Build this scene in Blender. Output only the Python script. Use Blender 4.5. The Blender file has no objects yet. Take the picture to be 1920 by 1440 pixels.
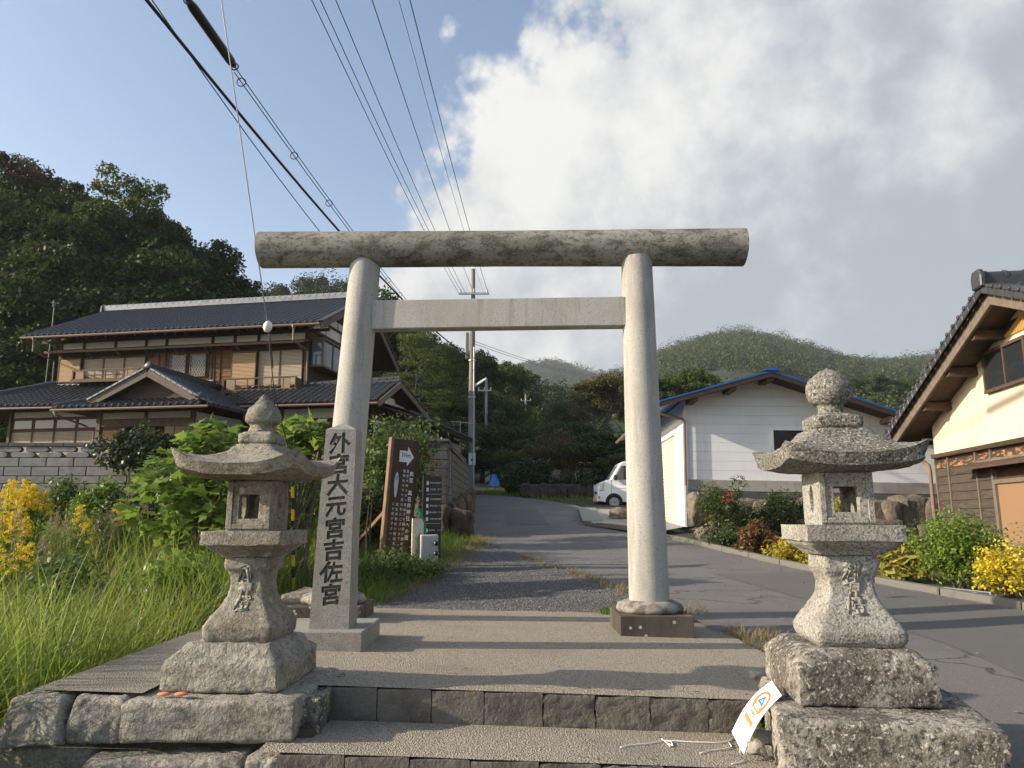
import bpy, bmesh, math, random
import numpy as np
from mathutils import Vector, Matrix, noise

random.seed(7)
R_ = np.random.default_rng(11)
sc = bpy.context.scene
COL = sc.collection
RAD = math.radians

# ---------------------------------------------------------------- camera
F_PX, CAMZ = 1387.0, 0.95
PITCH = math.atan(250 / 1387.0)
CP, SP = math.cos(PITCH), math.sin(PITCH)
cd = bpy.data.cameras.new('camera')
cam = bpy.data.objects.new('camera', cd)
COL.objects.link(cam)
cd.sensor_fit = 'HORIZONTAL'; cd.sensor_width = 36.0; cd.lens = 36.0 * F_PX / 1920.0
cd.clip_start = 0.05; cd.clip_end = 6000
cam.location = (0, 0, CAMZ); cam.rotation_euler = (math.pi / 2 + PITCH, 0, 0)
sc.camera = cam

# ---------------------------------------------------------------- light
SUN_EL, SUN_AZ = 22.0, (-0.985, -0.17)          # to the sun: from the left, a little behind the viewer
sv = Vector((SUN_AZ[0] * math.cos(RAD(SUN_EL)), SUN_AZ[1] * math.cos(RAD(SUN_EL)), math.sin(RAD(SUN_EL)))).normalized()
sl = bpy.data.lights.new('sun', 'SUN'); sl.energy = 4.7; sl.angle = RAD(0.5); sl.color = (1.0, 0.875, 0.70)
so = bpy.data.objects.new('sun', sl); COL.objects.link(so)
so.rotation_euler = (-sv).to_track_quat('-Z', 'Y').to_euler(); so.location = (-30, -10, 40)

world = bpy.data.worlds.new('World'); sc.world = world; world.use_nodes = True
wn = world.node_tree; wn.nodes.clear()
def N(nt, typ, **kw):
    n = nt.nodes.new(typ)
    for k, v in kw.items():
        if k == 'ins':
            for kk, vv in v.items(): n.inputs[kk].default_value = vv
        else: setattr(n, k, v)
    return n
def math_(nt, op, a, b=None, c=None, clamp=False):
    n = nt.nodes.new('ShaderNodeMath'); n.operation = op; n.use_clamp = clamp
    for i, x in enumerate((a, b, c)):
        if x is None: continue
        if isinstance(x, (int, float)): n.inputs[i].default_value = x
        else: nt.links.new(x, n.inputs[i])
    return n.outputs[0]
def smooth(nt, x, lo, hi):
    n = nt.nodes.new('ShaderNodeMapRange'); n.interpolation_type = 'SMOOTHSTEP'
    n.inputs['From Min'].default_value = lo; n.inputs['From Max'].default_value = hi
    nt.links.new(x, n.inputs['Value']); return n.outputs['Result']
def mixc(nt, f, a, b, mode='MIX'):
    n = nt.nodes.new('ShaderNodeMix'); n.data_type = 'RGBA'; n.blend_type = mode
    for s, x in ((0, f), (6, a), (7, b)):
        if isinstance(x, (int, float)): n.inputs[s].default_value = x
        elif isinstance(x, tuple): n.inputs[s].default_value = x if len(x) == 4 else (*x, 1)
        else: nt.links.new(x, n.inputs[s])
    return n.outputs[2]
def ray(u, v):
    a = (u - 960) / F_PX; b = (720 - v) / F_PX
    return Vector((a, CP - b * SP, SP + b * CP))
def P(u, v, Y):
    d = ray(u, v); t = Y / d.y
    return Vector((d.x * t, Y, CAMZ + d.z * t))
def PG(u, v, z):
    d = ray(u, v); t = (z - CAMZ) / d.z
    return Vector((d.x * t, d.y * t, z))

def build_world():
    nt = wn
    tc = N(nt, 'ShaderNodeTexCoord')
    sky = N(nt, 'ShaderNodeTexSky', sky_type='NISHITA', sun_disc=False, sun_elevation=RAD(SUN_EL),
            sun_rotation=math.atan2(SUN_AZ[0], SUN_AZ[1]), air_density=1.0, dust_density=2.2, ozone_density=1.4)
    d = tc.outputs['Generated']
    def plane(p, q, inside):
        a, b = ray(*p).normalized(), ray(*q).normalized()
        n = a.cross(b).normalized()
        if n.dot(ray(*inside).normalized()) < 0: n = -n
        vm = N(nt, 'ShaderNodeVectorMath', operation='DOT_PRODUCT'); nt.links.new(d, vm.inputs[0]); vm.inputs[1].default_value = n
        return vm.outputs['Value']
    pa = plane((712, 170), (545, 560), (1400, 400))
    pb = plane((745, 165), (950, -80), (1400, 400))
    m = math_(nt, 'SMOOTH_MIN', pa, pb, 0.05)
    def nz(scale, detail, rough, off=(0, 0, 0)):
        mp = N(nt, 'ShaderNodeMapping'); nt.links.new(d, mp.inputs['Vector']); mp.inputs['Location'].default_value = off
        n = N(nt, 'ShaderNodeTexNoise', ins={'Scale': scale, 'Detail': detail, 'Roughness': rough}); nt.links.new(mp.outputs[0], n.inputs['Vector'])
        return n.outputs['Fac']
    n1 = nz(5.0, 10, 0.60)
    vo = N(nt, 'ShaderNodeTexVoronoi', feature='SMOOTH_F1', ins={'Scale': 9.0, 'Detail': 4.0, 'Roughness': 0.6, 'Smoothness': 0.6}); nt.links.new(d, vo.inputs['Vector'])
    billow = math_(nt, 'SUBTRACT', 0.45, vo.outputs['Distance'])
    e = math_(nt, 'MULTIPLY_ADD', math_(nt, 'SUBTRACT', n1, 0.5), 0.36, m)
    e = math_(nt, 'MULTIPLY_ADD', billow, 0.10, e)
    mask = smooth(nt, e, -0.004, 0.060)
    # small puff low on the left of the big cloud
    # relief: denser noise minus the same noise a step towards the sun
    L = sv * 0.05
    a1 = nz(3.2, 8, 0.58, (0.4, 0.1, 0.2)); a2 = nz(3.2, 8, 0.58, (0.4 + L.x * 1.0, 0.1, 0.2 + 0.05))
    rel = math_(nt, 'SUBTRACT', a1, a2)
    big = nz(1.7, 5, 0.5, (2.1, 0.3, 0.0))
    fine = nz(13.0, 8, 0.62, (0.7, 1.3, 0.2))
    bright = math_(nt, 'MULTIPLY_ADD', rel, 3.4, 0.92)
    depth = smooth(nt, m, 0.20, 0.68)
    bright = math_(nt, 'MULTIPLY_ADD', depth, -0.84, bright)
    bright = math_(nt, 'MULTIPLY_ADD', math_(nt, 'SUBTRACT', big, 0.5), 0.8, bright)
    bright = math_(nt, 'MULTIPLY_ADD', math_(nt, 'SUBTRACT', n1, 0.5), 0.75, bright)
    bright = math_(nt, 'MULTIPLY_ADD', math_(nt, 'SUBTRACT', fine, 0.5), 0.6, bright)
    bright = math_(nt, 'MULTIPLY_ADD', billow, 0.35, bright)
    b01 = smooth(nt, bright, -0.1, 1.15)
    ccol = mixc(nt, b01, (1.85, 2.08, 2.36), (3.95, 3.92, 3.80))
    # light haze towards the horizon and towards the sun
    sep = N(nt, 'ShaderNodeSeparateXYZ'); nt.links.new(d, sep.inputs[0])
    hz = smooth(nt, math_(nt, 'ABSOLUTE', sep.outputs['Z']), 0.45, 0.02)
    skyc = mixc(nt, math_(nt, 'MULTIPLY', hz, 0.35), sky.outputs[0], (3.4, 3.8, 4.3))
    col = mixc(nt, mask, skyc, ccol)
    bg = N(nt, 'ShaderNodeBackground'); bg.inputs['Strength'].default_value = 0.15
    nt.links.new(col, bg.inputs['Color'])
    out = N(nt, 'ShaderNodeOutputWorld'); nt.links.new(bg.outputs[0], out.inputs['Surface'])
build_world()
sc.view_settings.view_transform = 'Standard'; sc.view_settings.look = 'None'
sc.view_settings.exposure = 0.68; sc.view_settings.gamma = 1.0; sc.view_settings.use_curve_mapping = False
sc.render.engine = 'CYCLES'
sc.cycles.max_bounces = 5; sc.cycles.diffuse_bounces = 3; sc.cycles.glossy_bounces = 2; sc.cycles.transmission_bounces = 4
sc.cycles.transparent_max_bounces = 6; sc.cycles.volume_bounces = 0
sc.cycles.use_denoising = True

# ---------------------------------------------------------------- materials
MATS = {}
def M(name, base, rough=0.85, layers=(), bump=(), spec=0.3, metal=0.0, isl=None, objr=None, trans=0.0, coord='P', stretch=None, emit=None):
    """Principled material; layers mix a colour in through a noise, voronoi or wave mask; isl / objr vary the colour per piece."""
    if name in MATS: return MATS[name]
    m = bpy.data.materials.new(name); m.use_nodes = True; nt = m.node_tree; nt.nodes.clear()
    out = N(nt, 'ShaderNodeOutputMaterial'); pb = N(nt, 'ShaderNodeBsdfPrincipled')
    geo = N(nt, 'ShaderNodeNewGeometry'); tc = N(nt, 'ShaderNodeTexCoord')
    vec = geo.outputs['Position'] if coord == 'P' else tc.outputs['Object']
    def tex(l):
        typ, scale = l[0], l[1]
        v = vec; st = l[6] if len(l) > 6 and l[6] else stretch
        if st:
            mp = N(nt, 'ShaderNodeMapping'); mp.inputs['Scale'].default_value = st; nt.links.new(v, mp.inputs['Vector']); v = mp.outputs[0]
        if typ == 'c':        # thin wandering cracks
            nz = N(nt, 'ShaderNodeTexNoise', ins={'Scale': scale * 3, 'Detail': 5.0}); nt.links.new(v, nz.inputs['Vector'])
            vm = N(nt, 'ShaderNodeVectorMath', operation='MULTIPLY_ADD'); nt.links.new(nz.outputs['Color'], vm.inputs[0]); vm.inputs[1].default_value = (.5 / scale,) * 3; nt.links.new(v, vm.inputs[2])
            t = N(nt, 'ShaderNodeTexVoronoi', feature='DISTANCE_TO_EDGE', ins={'Scale': scale}); nt.links.new(vm.outputs[0], t.inputs['Vector']); return t.outputs['Distance']
        if typ == 'v':
            t = N(nt, 'ShaderNodeTexVoronoi', ins={'Scale': scale}); nt.links.new(v, t.inputs['Vector']); return t.outputs['Distance']
        t = N(nt, 'ShaderNodeTexNoise', ins={'Scale': scale, 'Detail': 6.0, 'Roughness': 0.6}); nt.links.new(v, t.inputs['Vector']); return t.outputs['Fac']
    col = None
    def asrgb(c): return (*c, 1.0)
    cur = asrgb(base)
    for l in layers:      # (type, scale, lo, hi, colour, strength, stretch)
        fac = smooth(nt, tex(l), l[2], l[3])
        fac = math_(nt, 'MULTIPLY', fac, l[5])
        cur = mixc(nt, fac, cur, asrgb(l[4]))
    if isl:               # (colour, strength): by mesh island
        cur = mixc(nt, math_(nt, 'MULTIPLY', geo.outputs['Random Per Island'], isl[1]), cur, asrgb(isl[0]))
        if len(isl) > 2:
            r2 = math_(nt, 'FRACT', math_(nt, 'MULTIPLY', geo.outputs['Random Per Island'], 37.7))
            cur = mixc(nt, math_(nt, 'MULTIPLY', smooth(nt, r2, 0.6, 1.0), isl[3]), cur, asrgb(isl[2]))
    if objr:              # by object
        oi = N(nt, 'ShaderNodeObjectInfo')
        cur = mixc(nt, math_(nt, 'MULTIPLY', oi.outputs['Random'], objr[1]), cur, asrgb(objr[0]))
    if isinstance(cur, tuple): pb.inputs['Base Color'].default_value = cur
    else: nt.links.new(cur, pb.inputs['Base Color'])
    pb.inputs['Roughness'].default_value = rough; pb.inputs['Specular IOR Level'].default_value = spec; pb.inputs['Metallic'].default_value = metal
    if emit: pb.inputs['Emission Color'].default_value = (*emit[0], 1); pb.inputs['Emission Strength'].default_value = emit[1]
    h = None
    for b in bump:        # (type, scale, metres, stretch)
        t = tex((b[0], b[1], 0, 1, 0, 0, b[3] if len(b) > 3 else None))
        t = math_(nt, 'MULTIPLY', t, b[2])
        h = t if h is None else math_(nt, 'ADD', h, t)
    if h is not None:
        bn = N(nt, 'ShaderNodeBump', ins={'Strength': 1.0, 'Distance': 1.0}); nt.links.new(h, bn.inputs['Height']); nt.links.new(bn.outputs[0], pb.inputs['Normal'])
    if trans > 0:
        tr = N(nt, 'ShaderNodeBsdfTranslucent')
        if isinstance(cur, tuple): tr.inputs['Color'].default_value = cur
        else: nt.links.new(cur, tr.inputs['Color'])
        mx = N(nt, 'ShaderNodeMixShader'); mx.inputs[0].default_value = trans
        nt.links.new(pb.outputs[0], mx.inputs[1]); nt.links.new(tr.outputs[0], mx.inputs[2]); nt.links.new(mx.outputs[0], out.inputs['Surface'])
    else:
        nt.links.new(pb.outputs[0], out.inputs['Surface'])
    MATS[name] = m
    return m

# ---------------------------------------------------------------- mesh builder
class MB:
    def __init__(s): s.v = []; s.f = []; s.mi = []
    def add(s, vs, fs, mi=0):
        o = len(s.v); s.v.extend(vs)
        for f in fs: s.f.append(tuple(i + o for i in f)); s.mi.append(mi)
        return s
    def box(s, x0, x1, y0, y1, z0, z1, mi=0):
        v = [(x, y, z) for z in (z0, z1) for y in (y0, y1) for x in (x0, x1)]
        return s.add(v, [(0, 2, 3, 1), (4, 5, 7, 6), (0, 1, 5, 4), (1, 3, 7, 5), (3, 2, 6, 7), (2, 0, 4, 6)], mi)
    def bar(s, a, b, w, h, up=(0, 0, 1), mi=0):
        a, b = Vector(a), Vector(b); d = (b - a).normalized(); u = Vector(up)
        sx = d.cross(u)
        if sx.length < 1e-4: sx = d.cross(Vector((1, 0, 0)))
        sx.normalize(); uz = sx.cross(d).normalized()
        v = []
        for p in (a, b):
            for i, j in ((-1, -1), (1, -1), (1, 1), (-1, 1)): v.append(tuple(p + sx * (i * w / 2) + uz * (j * h / 2)))
        return s.add(v, [(3, 2, 1, 0), (4, 5, 6, 7), (0, 1, 5, 4), (1, 2, 6, 5), (2, 3, 7, 6), (3, 0, 4, 7)], mi)
    def tube(s, pts, r, n=6, mi=0, cap=True):
        pts = [Vector(p) for p in pts]; k = len(pts); rr = r if isinstance(r, (list, tuple)) else [r] * k
        vs = []; ref = None
        for i, p in enumerate(pts):
            d = (pts[min(i + 1, k - 1)] - pts[max(i - 1, 0)])
            d = d.normalized() if d.length > 1e-9 else Vector((0, 0, 1))
            if ref is None: ref = Vector((0, 0, 1)) if abs(d.z) < 0.9 else Vector((1, 0, 0))
            x = d.cross(ref).normalized(); y = x.cross(d).normalized(); ref = y
            for j in range(n):
                t = 2 * math.pi * j / n; vs.append(tuple(p + x * (math.cos(t) * rr[i]) + y * (math.sin(t) * rr[i])))
        fs = [(i * n + j, i * n + (j + 1) % n, (i + 1) * n + (j + 1) % n, (i + 1) * n + j) for i in range(k - 1) for j in range(n)]
        if cap: fs += [tuple(range(n - 1, -1, -1)), tuple((k - 1) * n + j for j in range(n))]
        return s.add(vs, fs, mi)
    def lathe(s, prof, n=16, c=(0, 0, 0), mi=0, cap=True):
        return s.loft([[(c[0] + r * math.cos(2 * math.pi * j / n), c[1] + r * math.sin(2 * math.pi * j / n), c[2] + z) for j in range(n)] for z, r in prof], cap, mi)
    def loft(s, rings, cap=True, mi=0):
        n = len(rings[0]); vs = [p for r in rings for p in r]
        fs = [(i * n + j, i * n + (j + 1) % n, (i + 1) * n + (j + 1) % n, (i + 1) * n + j) for i in range(len(rings) - 1) for j in range(n)]
        if cap: fs += [tuple(range(n - 1, -1, -1)), tuple((len(rings) - 1) * n + j for j in range(n))]
        return s.add(vs, fs, mi)
    def prism(s, poly, off, mi=0):
        """closed polygon (3-D points) extruded by the vector off"""
        n = len(poly); o = Vector(off); vs = [tuple(p) for p in poly] + [tuple(Vector(p) + o) for p in poly]
        fs = [tuple(range(n - 1, -1, -1)), tuple(range(n, 2 * n))] + [(j, (j + 1) % n, n + (j + 1) % n, n + j) for j in range(n)]
        return s.add(vs, fs, mi)
    def xf(s, mat):
        s.v = [tuple(mat @ Vector(p)) for p in s.v]; return s
    def mesh(s, name, mats, smooth=False, bevel=0, fixn=True, seg=1):
        me = bpy.data.meshes.new(name)
        me.from_pydata(s.v, [], s.f)
        for m in (mats if isinstance(mats, (list, tuple)) else [mats]): me.materials.append(m)
        if any(s.mi): me.polygons.foreach_set('material_index', s.mi)
        if fixn or bevel:
            bm = bmesh.new(); bm.from_mesh(me)
            if fixn: bmesh.ops.recalc_face_normals(bm, faces=bm.faces)
            if bevel: bmesh.ops.bevel(bm, geom=[e for e in bm.edges if e.is_manifold and e.calc_face_angle(0) > 0.6], offset=bevel, segments=seg, affect='EDGES', profile=0.6)
            bm.to_mesh(me); bm.free()
        if smooth:
            me.polygons.foreach_set('use_smooth', [True] * len(me.polygons))
            if smooth != True: me.set_sharp_from_angle(angle=smooth)
        me.update()
        return me

WM = {}                                            # world matrices of the objects built so far
def tag(o, label=None, cat=None, group=None, kind=None):
    if label: o['label'] = label
    if cat: o['category'] = cat
    if group: o['group'] = group
    if kind: o['kind'] = kind
    return o
def link(name, data, parent=None, loc=(0, 0, 0), rot=(0, 0, 0), scale=(1, 1, 1)):
    o = bpy.data.objects.new(name, data); COL.objects.link(o)
    o.location = loc; o.rotation_euler = rot; o.scale = scale
    m = Matrix.LocRotScale(Vector(loc), o.rotation_euler, Vector(scale))
    if parent is not None: o.parent = parent; m = WM[parent] @ m
    WM[o] = m
    return o
def thing(name, label, cat, loc=(0, 0, 0), rotz=0, group=None, tilt=0):
    o = link(name, None, None, loc, (0, tilt, rotz)); o.empty_display_size = 0.1
    return tag(o, label, cat, group)
def part(name, mb, mats, parent, world=False, smooth=False, bevel=0, kind=None, label=None, seg=1, fixn=True):
    if world:
        inv = WM[parent].inverted(); mb.v = [tuple(inv @ Vector(p)) for p in mb.v]
    o = link(name, mb.mesh(name, mats, smooth, bevel, fixn, seg), parent)
    return tag(o, label, None, None, kind)
def solo(name, mb, mats, label, cat, loc=(0, 0, 0), group=None, kind=None, smooth=False, bevel=0, recentre=True, fixn=True, seg=1):
    """a thing that is one mesh; vertices given in world space, the origin moved to its base"""
    if recentre and mb.v:
        a = np.array(mb.v); c = Vector(((a[:, 0].min() + a[:, 0].max()) / 2, (a[:, 1].min() + a[:, 1].max()) / 2, a[:, 2].min()))
        mb.v = [tuple(Vector(p) - c) for p in mb.v]; loc = c
    return tag(link(name, mb.mesh(name, mats, smooth, bevel, fixn, seg), None, loc), label, cat, group, kind)
def np_mesh(name, verts, faces, mat, smooth=False, mats=None, mi=None):
    """fast mesh from arrays: verts (n,3), faces (m,3|4)"""
    me = bpy.data.meshes.new(name); nv, nf, k = len(verts), len(faces), faces.shape[1]
    me.vertices.add(nv); me.vertices.foreach_set('co', np.asarray(verts, np.float32).ravel())
    me.loops.add(nf * k); me.loops.foreach_set('vertex_index', np.asarray(faces, np.int32).ravel())
    me.polygons.add(nf); me.polygons.foreach_set('loop_start', np.arange(0, nf * k, k, dtype=np.int32))
    for m in (mats or [mat]): me.materials.append(m)
    if mi is not None: me.polygons.foreach_set('material_index', np.asarray(mi, np.int32))
    if smooth: me.polygons.foreach_set('use_smooth', np.ones(nf, bool))
    me.update(calc_edges=True); me.validate()
    return me
def text_mesh(body, size, mat, extrude=0.0, align='CENTER', name='lettering', bold=0.0, spacing=1.0, res=2):
    c = bpy.data.curves.new('text_source', 'FONT'); c.body = body; c.size = size; c.extrude = extrude; c.align_x = align; c.align_y = 'CENTER'
    c.offset = bold; c.space_line = spacing; c.resolution_u = res
    o = bpy.data.objects.new('text_source', c); COL.objects.link(o)
    dg = bpy.context.evaluated_depsgraph_get(); dg.update()
    me = bpy.data.meshes.new_from_object(o.evaluated_get(dg), depsgraph=dg)
    bpy.data.objects.remove(o); bpy.data.curves.remove(c)
    me.name = name; me.materials.clear(); me.materials.append(mat)
    return me
def pn(p, s, seed=0.0):
    return noise.noise(Vector((p[0] * s + seed, p[1] * s - seed * 0.7, p[2] * s + seed * 1.3)))
def roughen(mb, amps, seed=0.0):
    """push every vertex by noise: amps = [(frequency, metres)]; vector noise so that edges chip too"""
    o = []
    for p in mb.v:
        q = Vector(p)
        for s, a in amps: q = q + noise.noise_vector(Vector((p[0] * s + seed, p[1] * s + seed * .5, p[2] * s - seed))) * a
        o.append(tuple(q))
    mb.v = o
    return mb
def sqring(hx, hy, rad, z, m=12, lift=None):
    """ring of 4*m points round a rounded rectangle; lift(t) raises by the position along a side, t in -1..1"""
    pts = []; rad = min(rad, hx * .98, hy * .98)
    for k in range(4):
        for i in range(m):
            t = -1 + 2 * i / m
            x, y = ((t, -1), (1, t), (-t, 1), (-1, -t))[k]
            X, Y = x * hx, y * hy
            cx, cy = max(abs(X) - (hx - rad), 0), max(abs(Y) - (hy - rad), 0)
            if cx > 0 and cy > 0:
                l = math.hypot(cx, cy); s_ = min(1, rad / l)
                X = math.copysign(hx - rad + cx * s_, X); Y = math.copysign(hy - rad + cy * s_, Y)
            pts.append((X, Y, z + (lift(abs(t)) if lift else 0)))
    return pts
def rough_block(hx, hy, h, rad=0.02, m=12, nz=8, amps=((9, .012), (35, .006)), seed=0.0, prof=None, z0=0.0):
    """a stone block as a dense closed loft; prof = [(z fraction, scale)] for battered or dished sides"""
    rings = []
    for k in (0.05, 0.45, 0.8): rings.append(sqring(hx * k, hy * k, rad, z0, m))
    zs = [0, rad * .4] + [rad + (h - 2 * rad) * i / nz for i in range(nz + 1)] + [h - rad * .4, h]
    for z in zs:
        e = min(z, h - z); ins = 0 if e >= rad else rad * (1 - math.sqrt(max(0, 1 - (1 - e / rad) ** 2)))
        sx = sy = 1.0
        if prof: sx = sy = float(np.interp(z / h, [p[0] for p in prof], [p[1] for p in prof]))
        rings.append(sqring(hx * sx - ins, hy * sy - ins, rad, z0 + z, m))
    top = rings[-1]
    fx = max(abs(p[0]) for p in top); fy = max(abs(p[1]) for p in top)
    for k in (0.85, 0.6, 0.3, 0.05): rings.append(sqring(fx * k, fy * k, rad, z0 + h, m))
    mb = MB().loft(rings)
    return roughen(mb, amps, seed)

# ================================================================ materials used by many things
granite_lay = lambda d=1.0: [('n', 3.0, .40, .70, (.16*d, .15*d, .13*d), .55), ('n', 140, .52, .60, (.08*d, .08*d, .08*d), .75), ('n', 170, .55, .62, (.50*d, .49*d, .46*d), .6)]
m_torii = M('concrete_torii', (.41, .40, .37), .85, [('n', 55, .54, .66, (.25, .235, .21), .6), ('n', 110, .56, .64, (.17, .16, .145), .5), ('n', 2.0, .42, .72, (.32, .305, .27), .7), ('n', 1.1, .52, .68, (.24, .222, .19), .6, (2.5, 2.5, .35)), ('n', 5, .52, .68, (.23, .215, .185), .5, (2, 2, .22)), ('n', 70, .6, .7, (.56, .54, .48), .5)], [('n', 160, .003), ('n', 45, .003)], .25)
m_kasagi = M('weathered_lintel', (.30, .288, .252), .9, [('n', 1.7, .30, .62, (.15, .143, .122), .8, (.75, 1, 1.5)), ('n', 6, .47, .64, (.055, .053, .047), .7, (.8, 1, 1.5)), ('n', 30, .50, .62, (.055, .053, .047), .6, (.8, 1, 1)), ('n', 90, .55, .64, (.38, .365, .325), .55)], [('n', 110, .004), ('n', 40, .004, (.6, 1, 1.3))], .2)
m_lantern = M('lantern_stone', (.34, .315, .26), .95, [('n', 4, .42, .70, (.165, .145, .11), .8), ('n', 26, .48, .64, (.165, .148, .112), .65), ('n', 70, .52, .64, (.085, .077, .062), .65), ('n', 8, .60, .68, (.52, .49, .43), .7), ('n', 100, .58, .66, (.46, .42, .34), .5)], [('n', 30, .014), ('n', 80, .010), ('n', 160, .004)], .15)
m_lantern_g = M('speckled_granite', (.335, .325, .295), .95, [('n', 3.0, .45, .70, (.19, .175, .14), .75), ('n', 75, .49, .60, (.085, .082, .075), .75), ('n', 90, .55, .63, (.52, .49, .43), .65), ('n', 14, .56, .70, (.20, .185, .15), .6)], [('n', 45, .008), ('n', 110, .006)], .15)
m_roof_g = M('lichen_granite', (.20, .19, .165), .95, [('n', 3.0, .45, .68, (.105, .10, .085), .8), ('n', 60, .48, .60, (.05, .049, .046), .85), ('n', 75, .55, .63, (.50, .48, .43), .8), ('n', 9, .60, .70, (.30, .285, .235), .6)], [('n', 40, .010), ('n', 100, .008)], .15)
m_plinth_d = M('blackened_granite', (.34, .315, .27), .95, [('n', 2.6, .38, .58, (.085, .077, .066), .88), ('n', 34, .50, .60, (.05, .046, .04), .85), ('n', 42, .57, .64, (.50, .475, .42), .75), ('n', 90, .55, .64, (.42, .40, .36), .4)], [('n', 26, .016), ('n', 70, .010)], .12)
m_block = M('hewn_block', (.36, .335, .285), .95, [('n', 4, .42, .68, (.21, .195, .16), .75), ('n', 32, .50, .62, (.14, .13, .11), .65), ('n', 1.3, .54, .70, (.14, .13, .108), .6), ('n', 60, .57, .66, (.48, .45, .39), .5)], [('n', 18, .03), ('n', 50, .016), ('n', 120, .006)], .15)
m_riser = M('step_stone', (.155, .138, .115), .95, [('n', 5, .45, .68, (.075, .068, .06), .8), ('n', 40, .56, .66, (.26, .235, .20), .45)], [('n', 14, .02), ('n', 55, .008)], .15)
m_aggr = M('washed_aggregate', (.37, .325, .255), .95, [('n', 85, .48, .60, (.11, .10, .085), .8), ('n', 110, .55, .64, (.58, .52, .43), .65), ('n', 1.4, .5, .75, (.22, .205, .18), .6), ('n', 5, .55, .75, (.20, .19, .165), .4)], [('v', 110, .010), ('n', 60, .006)], .2)
m_slab = M('grey_slab', (.30, .275, .225), .95, [('n', 110, .50, .62, (.12, .11, .095), .6), ('n', 2, .45, .7, (.20, .185, .155), .7), ('n', 90, .56, .66, (.44, .41, .35), .5)], [('v', 110, .006)], .2)
m_ped = M('brown_stained_granite', (.115, .092, .074), .8, [('n', 3, .4, .65, (.05, .038, .031), .85, (1, 1, .35)), ('v', 9, .15, .09, (.55, .54, .50), .85), ('n', 90, .55, .65, (.04, .034, .03), .5)], [('n', 70, .002)], .3)
m_kanji = M('polished_granite', (.27, .262, .235), .65, [('n', 80, .50, .60, (.12, .117, .108), .7), ('n', 105, .55, .63, (.42, .405, .365), .6), ('n', 9, .46, .68, (.175, .17, .15), .65), ('n', 3, .5, .7, (.19, .18, .155), .5, (2, 2, .4))], [('n', 120, .0012)], .4)
m_carved = M('carved_groove', (.125, .12, .105), .95, [('n', 60, .45, .65, (.07, .066, .058), .8)])
m_asphalt = M('worn_asphalt', (.158, .152, .143), .92, [('c', .42, .010, .003, (.035, .034, .033), .75), ('n', 2.2, .60, .72, (.215, .207, .192), .45), ('n', .7, .40, .68, (.115, .112, .107), .7), ('n', 90, .54, .64, (.27, .26, .245), .5), ('n', 110, .54, .64, (.06, .06, .058), .5), ('n', 4, .56, .70, (.19, .183, .17), .5)], [('n', 170, .005), ('n', 40, .003)], .25)
m_patch = M('asphalt_patch', (.125, .121, .115), .92, [('n', 160, .56, .66, (.16, .158, .15), .5), ('n', 2, .5, .7, (.11, .108, .105), .5)], [('n', 170, .005)], .25)
m_kerb = M('kerb_concrete', (.15, .142, .125), .95, [('n', 5, .45, .7, (.14, .13, .11), .7), ('n', 90, .55, .65, (.15, .14, .13), .5)], [('n', 90, .004)])
m_soil = M('soil', (.075, .06, .042), .98, [('n', 6, .45, .7, (.04, .033, .024), .7), ('n', 30, .5, .7, (.13, .105, .07), .5)], [('n', 20, .03)])
m_gravel = M('gravel_bed', (.10, .10, .10), .95, [('v', 45, .25, .05, (.035, .035, .036), .8), ('n', 60, .5, .65, (.20, .20, .195), .55)], [('v', 60, .02)])
m_pebble = M('grey_pebble', (.10, .10, .105), .9, isl=((.23, .225, .22), 1.0, (.34, .33, .31), .7), bump=[('n', 200, .001)])
m_conc = M('grey_concrete', (.33, .32, .295), .92, [('n', 1.5, .42, .7, (.18, .172, .155), .75), ('n', 12, .52, .7, (.14, .133, .12), .45, (1, 1, .3)), ('n', 120, .55, .65, (.22, .21, .2), .4)], [('n', 80, .003)])
m_metal_d = M('dark_metal', (.035, .036, .04), .45, metal=.6)
m_metal_g = M('galvanised_metal', (.42, .43, .44), .45, metal=.5)
m_white = M('white_paint', (.74, .75, .75), .6, [('n', 3, .5, .8, (.62, .62, .60), .5)])
m_black = M('black_rubber', (.02, .02, .02), .7)
m_glass = M('dark_glass', (.020, .024, .028), .06, spec=.6)
m_glass2 = M('grey_glass', (.14, .155, .165), .08, spec=.7)

# ================================================================ ground
RY = [-60, -5, 0, 4, 6, 8, 10, 12, 16, 20, 25, 30, 35, 45, 60, 120, 300, 2000]
RZ = [-1.9, -.95, -.62, -.32, -.12, 0, .10, .21, .46, .73, 1.14, 1.55, 1.97, 2.7, 3.8, 9, 16, 30]
LY = [-60, 0, 4, 8, 12, 18, 24, 40, 60, 120, 2000]
LZ = [-1.9, -.8, -.42, -.06, .42, 1.15, 1.85, 2.9, 3.8, 9, 30]
def rz(y): return float(np.interp(y, RY, RZ))
def lz(y): return float(np.interp(y, LY, LZ))
def sst(x, a, b):
    t = min(1, max(0, (x - a) / (b - a))); return t * t * (3 - 2 * t)
def H(x, y):
    t = sst(x, -2.3, -3.6) if y < 9 else sst(x, -1.6, -3.4)
    z = rz(y) * (1 - t) + lz(y) * t
    return z
def axis(vals):
    o = []
    for a, b, st in vals: o += list(np.arange(a, b, st))
    return o
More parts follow.
